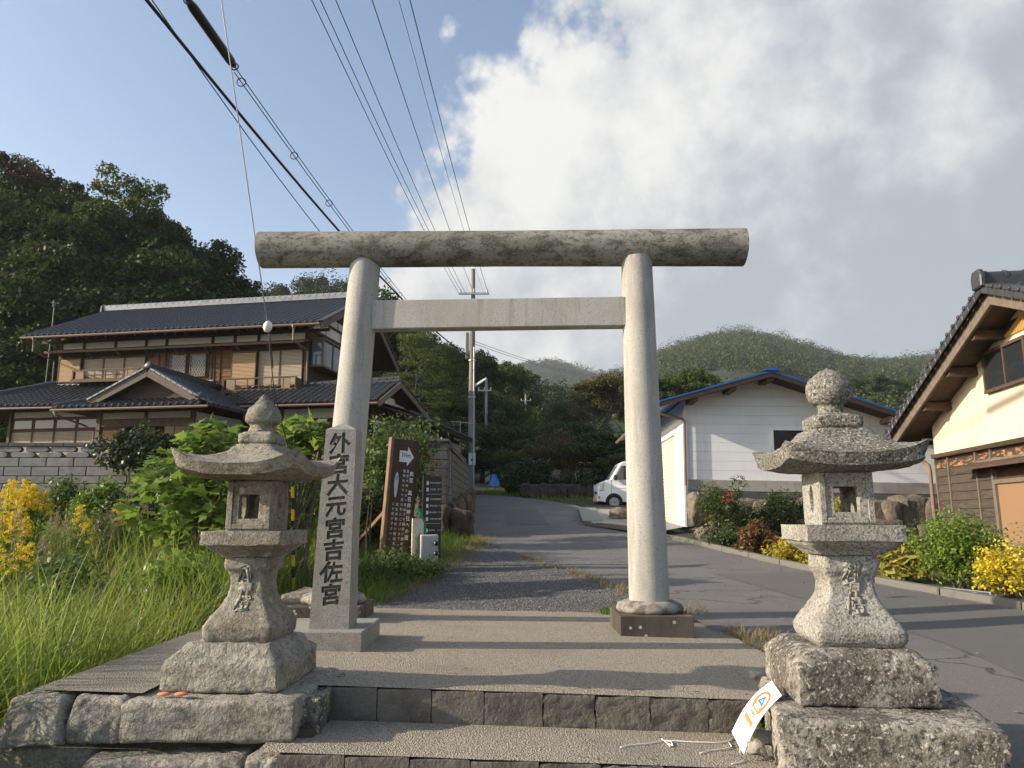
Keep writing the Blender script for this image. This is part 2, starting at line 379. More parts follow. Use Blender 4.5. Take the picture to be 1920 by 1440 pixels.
def build_ground():
    xs = axis([(-1400, -200, 150), (-200, -40, 20), (-40, -10, 2), (-10, 10, .5), (10, 40, 2), (40, 200, 20), (200, 1401, 150)])
    ys = axis([(-60, -4, 8), (-4, 30, .5), (30, 60, 2), (60, 200, 10), (200, 1501, 100)])
    v = []; f = []
    for y in ys:
        for x in xs:
            z = H(x, y) - .03
            if -2.45 < x < 1.85 and -4 < y < 7.8: z = -1.2 if y > 1.5 else min(z, -.62)
            v.append((x, y, z))
    n = len(xs)
    for j in range(len(ys) - 1):
        for i in range(n - 1):
            a = j * n + i; f.append((a, a + 1, a + n + 1, a + n))
    mg = M('rough_ground', (.06, .062, .03), .98, [('n', .5, .4, .7, (.085, .07, .045), .8), ('n', 8, .5, .7, (.035, .04, .018), .7)], [('n', 12, .04)])
    me = np_mesh('ground', np.array(v), np.array(f), mg, True)
    tag(link('ground', me), 'rough soil and grass ground under and around the lane', 'ground', kind='structure')
build_ground()

XL = [(-6, 1.80), (7.9, 1.80), (8.2, 1.66), (9.7, 1.22), (11.4, .72), (13.3, .05), (15.5, -.6), (18, -1.0), (20, -1.25), (24, -1.4), (28, -1.55), (31, -2.3), (34, -4.2), (36, -7)]
XR = [(-6, 5.9), (2, 5.85), (6.5, 5.55), (8, 5.25), (9.9, 4.72), (11.3, 4.30), (13.5, 3.92), (16, 3.5), (18, 2.75), (20, 2.05), (22, 2.3), (25, 2.6), (28, 2.4), (31, 1.4), (34, -.2), (36, -2)]
def xl(y): return float(np.interp(y, [p[0] for p in XL], [p[1] for p in XL]))
def xr(y): return float(np.interp(y, [p[0] for p in XR], [p[1] for p in XR]))
def strip(name, ys, fl, fr, zf, mat, label, cat, nx=8, kind='structure', edge=0):
    v = []; f = []
    for y in ys:
        a, b = fl(y), fr(y)
        if edge: a += (noise.noise(Vector((y * 3, 1, 0))) * edge); b += noise.noise(Vector((y * 3, 9, 0))) * edge
        for i in range(nx + 1):
            x = a + (b - a) * i / nx; v.append((x, y, zf(x, y)))
    n = nx + 1
    for j in range(len(ys) - 1):
        for i in range(nx): a = j * n + i; f.append((a, a + 1, a + n + 1, a + n))
    return tag(link(name, np_mesh(name, np.array(v), np.array(f), mat, True)), label, cat, kind=kind)
strip('road', axis([(-6, 36.01, .25)]), xl, xr, lambda x, y: rz(y) + .012 * math.sin(x * 1.7 + y * .6), m_asphalt, 'worn grey asphalt lane climbing and bending left behind the gate', 'road', 10, edge=.10)
# a trench patch across the lane and a long resurfaced strip beside the kerb
strip('road_patch', axis([(20.2, 26.1, .3)]), lambda y: -.15 - .02 * (y - 20), lambda y: 1.0 - .02 * (y - 20), lambda x, y: rz(y) + .012 * math.sin(x * 1.7 + y * .6) + .006, m_patch, 'darker rectangular repair patch in the lane surface', 'road patch', 6)
strip('road_seam', axis([(3.0, 11.1, .25)]), lambda y: xr(y) - 1.5 - (11 - y) * .09, lambda y: xr(y) - .1, lambda x, y: rz(y) + .012 * math.sin(x * 1.7 + y * .6) + .005, m_patch, 'darker resurfaced strip of asphalt along the right kerb', 'road patch', 8)

def gl(y): return float(np.interp(y, [7.7, 9, 10.5, 11.4, 13, 15.2], [-1.55, -1.25, -1.1, -1.0, -.85, -.62]))
def gr(y): return float(np.interp(y, [7.7, 8.2, 9.7, 11.4, 13.3, 15.2], [1.45, 1.55, 1.18, .70, .05, -.55]))
def gz(x, y):
    k = sst(y, 7.84, 8.7); return (.005 - .032 * x - .014) * (1 - k) + (H(x, y) + .018) * k
strip('gravel_bed', axis([(7.84, 15.21, .13)]), gl, gr, gz, m_gravel, 'wedge of dark grey gravel between the paved apron and the lane', 'gravel path', 10, edge=.14)
def build_pebbles():
    n = 26000
    oc = np.array([(1, 0, 0), (-1, 0, 0), (0, 1, 0), (0, -1, 0), (0, 0, 1), (0, 0, -1)], float)
    of = np.array([(0, 2, 4), (2, 1, 4), (1, 3, 4), (3, 0, 4), (2, 0, 5), (1, 2, 5), (3, 1, 5), (0, 3, 5)])
    ys = 7.85 + (R_.random(n) ** 1.5) * 7.2
    V = []; Fc = []
    for i in range(n):
        y = ys[i]; a, b = gl(y) - .1, gr(y) + .12; x = a + (b - a) * R_.random()
        s = R_.uniform(.004, .011); k = R_.uniform(.55, 1.3, (6, 1)); ang = R_.uniform(0, 6.28)
        q = oc * k * s; c, sn = math.cos(ang), math.sin(ang)
        q = np.stack([q[:, 0] * c - q[:, 1] * sn, q[:, 0] * sn + q[:, 1] * c, q[:, 2] * .7], 1)
        V.append(q + (x, y, gz(x, y) + .004)); Fc.append(of + 6 * i)
    tag(link('gravel', np_mesh('gravel', np.concatenate(V), np.concatenate(Fc), m_pebble)), 'loose dark grey gravel in front of the gate', 'gravel', kind='stuff')
build_pebbles()

# kerb along the right of the lane: short lengths end to end
kb = link('right_kerb', None); tag(kb, 'low concrete kerb along the right side of the lane', 'kerb', kind='structure')
yy = 4.0; kcount = 0
while yy < 16.2:
    y1 = yy + .98
    a = Vector((xr(yy) + .09, yy, rz(yy) + .02)); b = Vector((xr(y1) + .09, y1, rz(y1) + .02))
    mb = MB().bar(a, b, .12, .13); part('kerb_stone', mb, m_kerb, kb, bevel=.012)
    yy += 1.0; kcount += 1
# steel drain grating let into the verge beside the kerb, by the round bush
gt = thing('drain_grating', 'steel drain grating let into the ground in front of the round bush', 'drain grating', (5.17, 9.15, rz(9.15) + .03), .28)
part('frame', MB().box(-.11, -.09, -.55, .55, 0, .03).box(.09, .11, -.55, .55, 0, .03), m_metal_g, gt)
mbg = MB()
for i in range(22): mbg.box(-.09, .09, -.53 + i * .05, -.51 + i * .05, .002, .026)
part('bar_row', mbg, m_metal_g, gt)

# ================================================================ paved apron and steps
def pz(x): return .005 - .032 * x
def build_apron():
    mb = MB(); xs = np.linspace(-2.42, 1.9, 30); ys = np.linspace(4.303, 7.88, 26); v = []; f = []
    for y in ys:
        for x in xs:
            yb = y + (.10 * math.sin(x * 1.1) + .05 * noise.noise(Vector((x * 4, 0, 0))) if y == ys[-1] else 0)
            v.append((x, yb, pz(x) + .004 * noise.noise(Vector((x * 1.5, y * 1.5, 0)))))
    n = len(xs)
    for j in range(len(ys) - 1):
        for i in range(n - 1): a = j * n + i; f.append((a, a + 1, a + n + 1, a + n))
    mb.add(v, f)
    mb.box(-2.42, 1.9, 4.45, 7.8, -1.2, -.09, 0)
    o = tag(link('paved_apron', mb.mesh('paved_apron', [m_aggr], True, fixn=False)), 'washed aggregate paving under the gate', 'paving', kind='structure')
    # back and side edges
    e = MB().box(1.86, 1.9, 4.4, 7.88, -.5, -.062); part('side_edge', e, m_aggr, o)
    sb = MB()
    v = []; 
    for y in np.linspace(3.98, 7.88, 14):
        for x in np.linspace(-2.44, -1.88, 5): v.append((x, y, pz(x) + .006))
    f = [(j * 5 + i, j * 5 + i + 1, j * 5 + i + 6, j * 5 + i + 5) for j in range(13) for i in range(4)]
    sb.add(v, f); sb.box(-2.44, -1.92, 3.98, 7.88, -.9, .03)
    part('edge_slab', sb, m_slab, o, fixn=False)
    return o
build_apron()
st = link('steps', None); tag(st, 'stone steps rising to the paved apron between the two lanterns', 'steps', kind='structure')
def stair(y0, ztop, nosing, x0, x1, seed, tread_to=None):
    x = x0; i = 0
    while x < x1 - .05:
        w = .302 + .02 * math.sin(i * 2.3 + seed); w = min(w, x1 - x)
        rough = .004 if x < -.15 else .013
        hb = .175
        mb = rough_block(w / 2 - .0015, .10, hb, .004, 10, 8, ((12, rough * .35), (38, rough * .7), (90, rough * .4)), seed + i)
        o = part('riser_block', mb, m_riser, st, smooth=RAD(50))
        o.location = (x + w / 2, y0 + .10, ztop - .032 * (x + w / 2) - hb - .006)
        x += w; i += 1
    if tread_to:   # tread surface, back to the next riser
        v = []; xs = np.linspace(x0 - .1, x1 + .1, 14); ys = np.linspace(y0 + .002, tread_to, 6)
        for y in ys:
            for xx in xs: v.append((xx, y + .008 * noise.noise(Vector((xx * 9, seed, 0))) * (y == ys[0]), ztop - .032 * xx + .002))
        f = [(j * 14 + i, j * 14 + i + 1, j * 14 + i + 15, j * 14 + i + 14) for j in range(5) for i in range(13)]
        part('tread', MB().add(v, f), m_aggr, st, fixn=False)
stair(4.30, .005, 0, -1.06, 1.36, 1.0, 4.42)
stair(3.72, -.172, 0, -1.10, 1.38, 7.0, 4.36)
stair(3.16, -.345, 0, -1.15, 1.40, 4.0, 3.76)
part('lower_path', MB().box(-1.15, 1.4, -3, 3.2, -.9, -.53), m_aggr, st)

# stone wall under the left lantern: each block a part
lw = thing('stone_block_wall', 'low wall of hewn stone blocks under the left lantern', 'stone wall', (-1.7, 3.9, -.6))
def wblock(x0, x1, y0, y1, z0, z1, seed, prof=None, mat=None, amp=1.0, rad=.022):
    mb = rough_block((x1 - x0) / 2, (y1 - y0) / 2, z1 - z0, rad, 16, 10, ((7, .016 * amp), (26, .010 * amp), (60, .004 * amp)), seed, prof)
    o = part('stone_block', mb, mat or m_block, lw, smooth=RAD(60))
    o.location = Vector(((x0 + x1) / 2, (y0 + y1) / 2, z0)) - Vector((-1.7, 3.9, -.6))
    return o
wblock(-2.52, -2.22, 3.88, 4.5, -.15, .065, 3.1, [(0, 1.15), (1, .90)])
wblock(-2.20, -1.93, 3.90, 4.5, -.15, .062, 5.2, [(0, 1.05), (1, .98)])
wblock(-1.925, -1.07, 3.86, 4.78, -.14, .052, 8.4, amp=.7)
wblock(-2.58, -2.06, 3.90, 4.5, -.40, -.16, 2.2)
wblock(-2.03, -1.28, 3.74, 4.4, -.40, -.185, 6.9)
wblock(-1.255, -1.04, 3.72, 4.4, -.40, -.17, 9.3)
wblock(-2.6, -1.85, 3.78, 4.4, -.62, -.41, 12.2)
wblock(-1.83, -1.1, 3.74, 4.4, -.62, -.41, 13.2)
wblock(-1.10, -.985, 4.02, 4.72, -.17, .035, 15.5, mat=m_plinth_d, rad=.015)
wblock(-2.4, -1.0, 3.95, 4.6, -.9, -.1, 1.0, mat=m_soil)
for i, (u, v) in enumerate(((308, 1304), (340, 1304))):
    p = PG(u, v, .068)
    mb = MB().lathe([(0, .001), (.002, .024), (.007, .031), (.012, .027), (.016, .012), (.017, .001)], 16).xf(Matrix.Translation(p) @ Matrix.Diagonal((1.15, .8, 1, 1)))
    solo('clay_disc', mb, M('orange_clay', (.62, .22, .11), .8, [('n', 60, .5, .7, (.5, .17, .09), .6)]), ('flat orange clay disc on the left wall top, the outer of two' if i == 0 else 'flat orange clay disc on the left wall top, the one nearer the steps'), 'clay disc', smooth=True)

# ================================================================ torii gate
TX = {'l': (-1.635, 7.03), 'r': (1.215, 6.78)}
tg = thing('torii_gate', 'tall grey stone torii gate with a round top beam standing over the lane', 'torii gate', (-.2, 6.9, 0))
for k, (bx, by) in TX.items():
    z0 = .05 if k == 'l' else -.05
    hgt = .13 if k == 'l' else .185
    o = part('pedestal', MB().box(bx - .31, bx + .31, by - .33, by + .33, z0 - .05, z0 + hgt), m_ped, tg, world=True, bevel=.006)
    zt = z0 + hgt
    prof = [(0, .02), (0, .275), (.03, .295), (.07, .275), (.095, .215), (.10, .15)]
    cb = roughen(MB().lathe(prof, 40, (bx, by, zt + .001)), ((18, .008), (60, .003)), 3)
    part('collar', cb, M('stained_collar', (.30, .27, .23), .9, [('n', 8, .42, .62, (.075, .062, .055), .85), ('n', 120, .55, .65, (.45, .43, .4), .4)], [('n', 80, .003)]), tg, world=True, smooth=True)
    base = Vector((bx, by, zt + .085))
    top = P(686, 486, 6.98) if k == 'l' else P(1193.5, 486, 6.86)
    pts = [base.lerp(top, t) for t in np.linspace(0, 1, 24)]
    rr = [.178 + (.147 - .178) * t for t in np.linspace(0, 1, 24)]
    part('pillar', MB().tube(pts, rr, 56), m_torii, tg, world=True, smooth=RAD(60))
ka, kb2 = P(490, 468.5, 6.985), P(1395, 465, 6.855)
kz = (ka.z + kb2.z) / 2; ka.z = kz + .012; kb2.z = kz - .008
kp = [ka.lerp(kb2, t) for t in np.linspace(0, 1, 40)]
mb = MB().tube(kp, [.172 + .008 * abs(2 * t - 1) + .004 * t for t in np.linspace(0, 1, 40)], 56)
# slanted end cuts
vs = []
axis_ = (kb2 - ka).normalized()
for i, p in enumerate(mb.v):
    q = Vector(p); s = (q - ka).dot(axis_) / (kb2 - ka).length
    if s < .004: q -= axis_ * (.008 * (q.z - kz) / .17)
    if s > .996: q += axis_ * (.008 * (q.z - kz) / .17)
    vs.append(tuple(q))
mb.v = vs
roughen(mb, ((30, .0015),), 2)
part('top_beam', mb, m_kasagi, tg, world=True, smooth=RAD(50))
na, nb = P(700, 590, 6.98), P(1172, 590, 6.85)
nz_ = (na.z + nb.z) / 2; na.z = nb.z = nz_
part('tie_beam', MB().bar(na, nb, .15, .285), m_torii, tg, world=True, bevel=.008)

# ================================================================ stone lanterns
def on_profile(me_text, W_, prof, dz=0.0):
    pass
def panel_hole(w, h, hole, th, y):
    """upright wall panel (centre bottom at x=0,z=0) of thickness th with front at y and a hole given as points round its centre"""
    n = len(hole); cx, cz = 0.0, h * .5
    outer = []
    for (x, z) in hole:
        ax, az = x, z - cz
        k = min((w / 2) / abs(ax) if abs(ax) > 1e-9 else 1e9, (h / 2) / abs(az) if abs(az) > 1e-9 else 1e9)
        outer.append((ax * k, cz + az * k))
    # force the rectangle's corners in
    for c in ((-w / 2, 0), (w / 2, 0), (w / 2, h), (-w / 2, h)):
        j = min(range(n), key=lambda i: (outer[i][0] - c[0]) ** 2 + (outer[i][1] - c[1]) ** 2); outer[j] = c
    mb = MB(); v = []
    for pts, yy in ((outer, y), (hole, y), (hole, y + th), (outer, y + th)): v += [(p[0], yy, p[1]) for p in pts]
    f = []
    for a in range(4):
        b = (a + 1) % 4
        for i in range(n):
            j = (i + 1) % n; f.append((a * n + i, a * n + j, b * n + j, b * n + i))
    mb.add(v, f)
    return mb
def rect_pts(w, h, cz, k=6):
    o = []
    for t in np.linspace(-1, 1, k, endpoint=False): o.append((t * w / 2, cz - h / 2))
    for t in np.linspace(-1, 1, k, endpoint=False): o.append((w / 2, cz + t * h / 2))
    for t in np.linspace(1, -1, k, endpoint=False): o.append((t * w / 2, cz + h / 2))
    for t in np.linspace(1, -1, k, endpoint=False): o.append((-w / 2, cz + t * h / 2))
    return o
def lantern(label, loc, rotz, mats, d, seed, inscription):
    t = thing('stone_lantern', label, 'stone lantern', loc, rotz)
    mS, mT = mats
    def ip(tab, z): return float(np.interp(z, [p[0] for p in tab], [p[1] for p in tab]))
    # plinth with dished top
    mb = rough_block(d['ph'], d['ph'], d['pz1'], .02, 16, 14, ((6, .008), (22, .009), (60, .005)), seed, [(0, 1), (d['pv'], 1.0), (d['pv'] + .02, .985), (.97, d['pt']), (1, d['pt'])])
    o = part('plinth', mb, mT, t, smooth=RAD(60)); o.location = (d.get('pdx', 0), d.get('pdy', 0), 0)
    zb = d['pz1'] - .004
    # shaft
    tab = d['shaft']; hs = tab[-1][0]
    rings = [sqring(tab[0][1] * k, tab[0][1] * k, .03, zb, 16) for k in (.1, .5, .8)]
    for z in np.arange(0, hs + .001, .009): rings.append(sqring(ip(tab, z), ip(tab, z), d['srad'], zb + z, 16))
    rings += [sqring(tab[-1][1] * k, tab[-1][1] * k, .02, zb + hs, 16) for k in (.6, .1)]
    sh = part('shaft', roughen(MB().loft(rings), ((14, .004), (45, .003), (110, .002)), seed + 1), mS, t, smooth=True)
    for i, ch in enumerate(inscription):
        me = text_mesh(ch, d['cs'], m_letter_shade, .0, bold=.004, res=1); zc = zb + d['cz'] - i * d['cs'] * 1.02
        for vtx in me.vertices:
            z = zc + vtx.co.y; wv = .004 * noise.noise(Vector((vtx.co.x * 40, z * 40, seed)))
            vtx.co = (vtx.co.x + wv, -ip(tab, z - zb) - .003, z + wv)
        o = link('inscription', me, sh)
        mo = o.modifiers.new('depth', 'SOLIDIFY'); mo.thickness = .009; mo.offset = 0
    # platform (chudai)
    zc = zb + hs - .002; tab = d['mid']
    rings = [sqring(tab[0][1] * .2, tab[0][1] * .2, .02, zc, 16)]
    for z, w in tab: rings.append(sqring(w, w, .012, zc + z, 16))
    dens = []
    for a, b in zip(tab[:-1], tab[1:]):
        for q in np.linspace(0, 1, 7, endpoint=False): dens.append((a[0] + (b[0] - a[0]) * q, a[1] + (b[1] - a[1]) * q))
    dens.append(tab[-1])
    rings = [sqring(tab[0][1] * k, tab[0][1] * k, .02, zc, 16) for k in (.1, .6)] + [sqring(w, w, .012, zc + z, 16) for z, w in dens] + [sqring(tab[-1][1] * k, tab[-1][1] * k, .02, zc + tab[-1][0], 16) for k in (.8, .5, .1)]
    part('table', roughen(MB().loft(rings), ((12, .003), (45, .003), (110, .002)), seed + 2), mS, t, smooth=RAD(70))
    # fire box: four walls with openings round an empty middle
    zf = zc + tab[-1][0] - .002; w = d['fb']; hf = d['fh']; th = .042
    fb = MB()
    frame = rect_pts(d['ww'], d['wh'], hf * .5 - .005)
    for ang in (0, math.pi):
        q = panel_hole(2 * w, hf, frame, th, -w)
        # a raised rim round the opening's recessed field
        q.box(-w, -w + .035, -w - .008, -w - .0005, .012, hf - .004); q.box(w - .035, w, -w - .008, -w - .0005, .012, hf - .004)
        q.box(-w + .035, w - .035, -w - .008, -w - .0005, hf - .034, hf - .004); q.box(-w + .035, w - .035, -w - .008, -w - .0005, .012, .042)
        q.xf(Matrix.Rotation(ang, 4, 'Z')); fb.add(q.v, q.f)
    oval = [(.036 * math.cos(a) + .0, hf * .5 + .075 * math.sin(a)) for a in np.linspace(-math.pi * .75, math.pi * 1.25, 24, endpoint=False)]
    for ang in (math.pi / 2, -math.pi / 2):
        q = panel_hole(2 * (w - th) - .002, hf, oval, th, -w + .001).xf(Matrix.Rotation(ang, 4, 'Z')); fb.add(q.v, q.f)
    fb.v = [(x, y, z + zf) for x, y, z in fb.v]
    part('fire_box', fb, mS, t, bevel=.004)
    # roof
    zr = zf + hf - .004; rh = d['rh']; tip = d['tip']; lift = lambda a: (lambda tt: a * tt ** 2.6)
    tabr = d['roof']                       # (height above the eave's upper edge, half width)
    rings = [sqring(w * k, w * k, .01, zr + .004, 16) for k in (.1, .6)]
    for k in np.linspace(0, 1, 8):
        ww = w + .01 + (rh - .03 - w) * k
        rings.append(sqring(ww, ww, .02, zr + .004 + .022 * k, 16, lift(tip * .62 * k ** 3)))
    for k in np.linspace(0, 1, 7):
        ww = rh - .025 + .025 * k
        rings.append(sqring(ww, ww, .02, zr + .026 + d['et'] * k, 16, lift(tip * (.62 + .38 * k))))
    zt = zr + .026 + d['et']; hh = tabr[-1][0]
    for q in np.linspace(0, 1, 22)[1:]:
        z = hh * q; ww = ip(tabr, z); k = max(0, (ww - .14) / (rh - .14))
        rings.append(sqring(ww, ww, .02 + .02 * q, zt + z, 16, lift(tip * k ** 2.4)))
    rings += [sqring(tabr[-1][1] * k, tabr[-1][1] * k, .02, zt + hh, 16) for k in (.6, .1)]
    part('roof', roughen(MB().loft(rings), ((9, .004), (30, .004), (80, .003)), seed + 4), d.get('mR', mS), t, smooth=RAD(65))
    # cap block and jewel
    zk = zt + hh - .003
    mb = rough_block(d['cap'], d['cap'], d['ch'], .025, 12, 8, ((14, .006), (50, .003)), seed + 5, [(0, .97), (.1, 1), (.70, 1), (1, .80)])
    o = part('cap', mb, d.get('mR', mS), t, smooth=RAD(60)); o.location = (0, 0, zk)
    zj = zk + d['ch'] - .006; br = d['br']; prof = [(0, .01), (0, d['nr'] * 1.15), (.02, d['nr']), (d['nh'] - .012, d['nr']), (d['nh'], d['nr'] * 1.1)]
    for a, r in d['jewel']: prof.append((d['nh'] + a, r * br))
    dense = []
    for a, b in zip(prof[:-1], prof[1:]):
        for q in np.linspace(0, 1, 4, endpoint=False): dense.append((a[0] + (b[0] - a[0]) * q, a[1] + (b[1] - a[1]) * q))
    dense.append(prof[-1])
    part('jewel', roughen(MB().lathe(dense, 32, (0, 0, zj)), ((16, .006), (50, .004)), seed + 6), d.get('mR', mS), t, smooth=True)
    return t
m_letter_shade = M('inscription_shade', (.30, .285, .24), .95, [('n', 60, .45, .65, (.21, .20, .165), .8)])  # raised letters tinted darker to stand for shade in carved strokes
shaftL = [(0, .178), (.03, .194), (.085, .20), (.13, .175), (.18, .135), (.24, .108), (.30, .099), (.345, .102), (.375, .112), (.385, .125), (.41, .130), (.45, .127)]
shaftR = [(0, .200), (.03, .222), (.075, .228), (.12, .205), (.18, .160), (.25, .126), (.31, .116), (.345, .124), (.372, .138), (.385, .143), (.43, .143), (.46, .140)]
lantern('stone lantern on the left with onion shaped top and a dark right side', (-1.475, 4.36, .05), RAD(-4.5), (m_lantern, m_block), dict(
    ph=.315, pz1=.235, pv=.62, pt=.76, pdx=-.03, shaft=shaftL, srad=.02, cs=.080, cz=.36,
    mid=[(0, .135), (.02, .155), (.05, .195), (.066, .208), (.07, .226), (.145, .228)], fb=.128, fh=.285, ww=.115, wh=.135,
    rh=.365, tip=.085, et=.062, roof=[(0, .36), (.018, .31), (.045, .225), (.085, .15), (.125, .115)], cap=.108, ch=.085, nr=.074, nh=.05, br=.103,
    jewel=[(.004, .9), (.02, 1.0), (.05, 1.0), (.09, .85), (.12, .58), (.145, .33), (.165, .2), (.18, .08), (.182, .01)]), 3.7, '御神燈')
lantern('speckled stone lantern on the right with a round ball top, beside the lane', (1.795, 4.13, .045), RAD(-4.7), (m_lantern_g, m_plinth_d), dict(
    ph=.335, pz1=.255, pv=.72, pt=.80, pdx=-.04, pdy=-.03, shaft=shaftR, srad=.02, cs=.090, cz=.375,
    mid=[(0, .16), (.02, .18), (.05, .222), (.07, .235), (.074, .248), (.155, .250)], fb=.141, fh=.285, ww=.125, wh=.135,
    rh=.365, tip=.065, et=.064, roof=[(0, .36), (.022, .31), (.055, .25), (.105, .185), (.15, .152)], cap=.130, ch=.095, nr=.068, nh=.055, br=.124, mR=m_roof_g,
    jewel=[(.01, .72), (.03, .88), (.06, .98), (.10, 1.0), (.14, .88), (.175, .62), (.195, .35), (.21, .12), (.213, .01)]), 9.1, '御神燈')
ft = thing('foundation_block', 'big rough hewn granite block carrying the right lantern', 'stone block', (1.79, 3.97, -.6), RAD(-13))
o = part('block', rough_block(.475, .48, .36, .025, 22, 16, ((6, .006), (24, .011), (60, .007)), 21.0), m_plinth_d, ft, smooth=RAD(60)); o.location = (0, 0, .285)
o = part('lower_block', rough_block(.54, .50, .3, .03, 16, 10, ((6, .02), (24, .012)), 25.0), m_block, ft, smooth=RAD(60)); o.location = (0, 0, -.02)
for i, (u, v, s, nm) in enumerate(((1428, 1293, .055, 'small squared stone at the platform edge behind the leaning card'), (1425, 1428, .04, 'mossy broken stone at the foot of the right block, nearer the steps'), (1440, 1405, .04, 'small broken stone tucked under the leaning card'))):
    p = PG(u, v, -.16 if i else -.09)
    o = solo('loose_stone', rough_block(s, s * 1.1, s * 1.5, .02, 8, 6, ((14, .02), (40, .008)), i * 3 + 1.0), m_block, nm, 'stone', smooth=RAD(60), recentre=False, loc=(p.x + .02, p.y + .10, p.z))

# ================================================================ inscribed stone post
kp_ = thing('inscribed_stone_post', 'grey granite post carved with large kanji down its front', 'stone post', (-1.40, 5.68, .02))
part('footing', MB().box(-.42, .365, -.345, .36, 0, .152), m_kanji, kp_, bevel=.006)
def post_mesh():
    mb = MB(); b, t_, zb, zs = .140, .112, .150, 1.575; dx0, dx1 = .105, .128
    def sq(h, z, dx): return [(dx - h, -h - .09, z), (dx + h, -h - .09, z), (dx + h, h - .09, z), (dx - h, h - .09, z)]
    rings = [sq(b + (t_ - b) * q, zb + (zs - zb) * q, dx0 + (dx1 - dx0) * q) for q in np.linspace(0, 1, 5)]
    mb.loft(rings, cap=False)
    n = len(mb.v); mb.v.append((dx1, -.09, zs + .062)); k = n - 4
    for i in range(4): mb.f.append((k + i, k + (i + 1) % 4, n)); mb.mi.append(0)
    mb.f.append((3, 2, 1, 0)); mb.mi.append(0)
    return mb.mesh('post', [m_kanji, m_carved])
def build_post():
    o = link('post', post_mesh(), kp_)
    for i, ch, kx, ox in ((0, '外', 1, 0), (1, '宮', 1, 0), (2, '大', 1, 0), (3, '元', 1, 0), (4, '宮', 1, 0), (5, '吉', 1, 0), (6, '亻', 1, -.052), (6, '左', .74, .020), (7, '宮', 1, 0)):
        me = text_mesh(ch, .158 - .001 * i, m_carved, .014, bold=.0055, res=1)
        for v in me.vertices: v.co.x *= kx; v.co.y += .10 * v.co.x
        z = 1.470 - i * .1545; q = (z - .15) / 1.425
        y = -(.140 + (.112 - .140) * q) - .09; dx = .105 + .023 * q; tl = (.140 - .112) / 1.425
        ctr = sum((v.co for v in me.vertices), Vector()) / len(me.vertices)
        ymid = (max(v.co.y for v in me.vertices) + min(v.co.y for v in me.vertices)) / 2; xmid = (max(v.co.x for v in me.vertices) + min(v.co.x for v in me.vertices)) / 2
        for v in me.vertices: v.co = (v.co.x - xmid + dx + ox, y + (v.co.y - ymid) * tl - v.co.z, z + v.co.y - ymid)
        me.materials.clear(); me.materials.append(m_kanji); me.materials.append(m_carved); me.polygons.foreach_set('material_index', [1] * len(me.polygons))
        bm = bmesh.new(); bm.from_mesh(me); bmesh.ops.remove_doubles(bm, verts=bm.verts, dist=1e-5); bmesh.ops.recalc_face_normals(bm, faces=bm.faces); bm.to_mesh(me); bm.free()
        co = bpy.data.objects.new('carving', me); COL.objects.link(co); co.location = kp_.location
        md = o.modifiers.new('carve', 'BOOLEAN'); md.operation = 'DIFFERENCE'; md.object = co; md.solver = 'FAST'
        dg = bpy.context.evaluated_depsgraph_get(); dg.update()
        res = bpy.data.meshes.new_from_object(o.evaluated_get(dg), depsgraph=dg)
        o.modifiers.clear(); bpy.data.objects.remove(co)
        print('carve', ch, len(o.data.polygons), '->', len(res.polygons))
        if len(res.polygons) > len(o.data.polygons): o.data = res
build_post()

# ================================================================ shared building pieces
m_tile = M('glazed_roof_tile', (.034, .035, .039), .42, [('n', 2.0, .45, .7, (.065, .066, .068), .5)], spec=.42, objr=((.06, .062, .068), .7))
m_tile_lit = M('sunlit_tile', (.26, .27, .28), .4, [('n', 4, .45, .7, (.12, .125, .135), .7)], spec=.5)  # pale copy of the roof tile, sun glint put into its colour
m_wood_d = M('dark_timber', (.055, .036, .024), .75, [('n', 5, .4, .7, (.10, .065, .04), .7, (1, 1, 8)), ('n', 40, .5, .7, (.03, .02, .014), .5)], [('n', 60, .002)])
m_wood_b = M('brown_timber', (.13, .078, .045), .75, [('n', 4, .4, .7, (.075, .045, .028), .7, (1, 1, 6)), ('n', 50, .5, .7, (.20, .125, .07), .4)], [('n', 60, .002)])
m_wood_g = M('grey_timber', (.155, .125, .098), .85, [('n', 8, .4, .7, (.09, .07, .052), .7), ('n', 60, .5, .7, (.27, .22, .17), .4)], [('n', 70, .003)])
m_plank = M('orange_cedar_plank', (.235, .105, .042), .8, [('n', 6, .45, .65, (.085, .042, .022), .8, (1, 1, 5)), ('n', 30, .56, .7, (.40, .22, .10), .6, (1, 1, 4))], objr=((.11, .055, .028), .8))
m_shut_o = M('orange_shutter', (.40, .255, .135), .7, objr=((.44, .30, .17), .6))
m_shut_b = M('beige_shutter', (.40, .335, .24), .7, [('n', 3, .5, .7, (.30, .24, .165), .5)])
m_plaster = M('white_plaster', (.66, .65, .60), .9, [('n', 2, .5, .75, (.52, .50, .44), .5)])
m_cream = M('cream_stucco', (.60, .54, .41), .92, [('n', 1.2, .45, .75, (.52, .46, .335), .6), ('n', 7, .54, .72, (.42, .37, .27), .5, (1, 1, .3)), ('n', 90, .5, .65, (.70, .63, .47), .35)], [('n', 120, .0015)])
m_rot = M('rotten_plank', (.060, .042, .030), .85, [('n', 5, .50, .58, (.34, .17, .075), .9, (1, 1, 3)), ('n', 9, .60, .68, (.50, .36, .24), .7, (1, 1, 3))], [('n', 30, .004, (1, 1, 6))])
m_wood_r = M('dark_brown_trim', (.085, .055, .038), .75, [('n', 5, .4, .7, (.05, .033, .024), .7), ('n', 12, .58, .7, (.17, .10, .06), .5)])
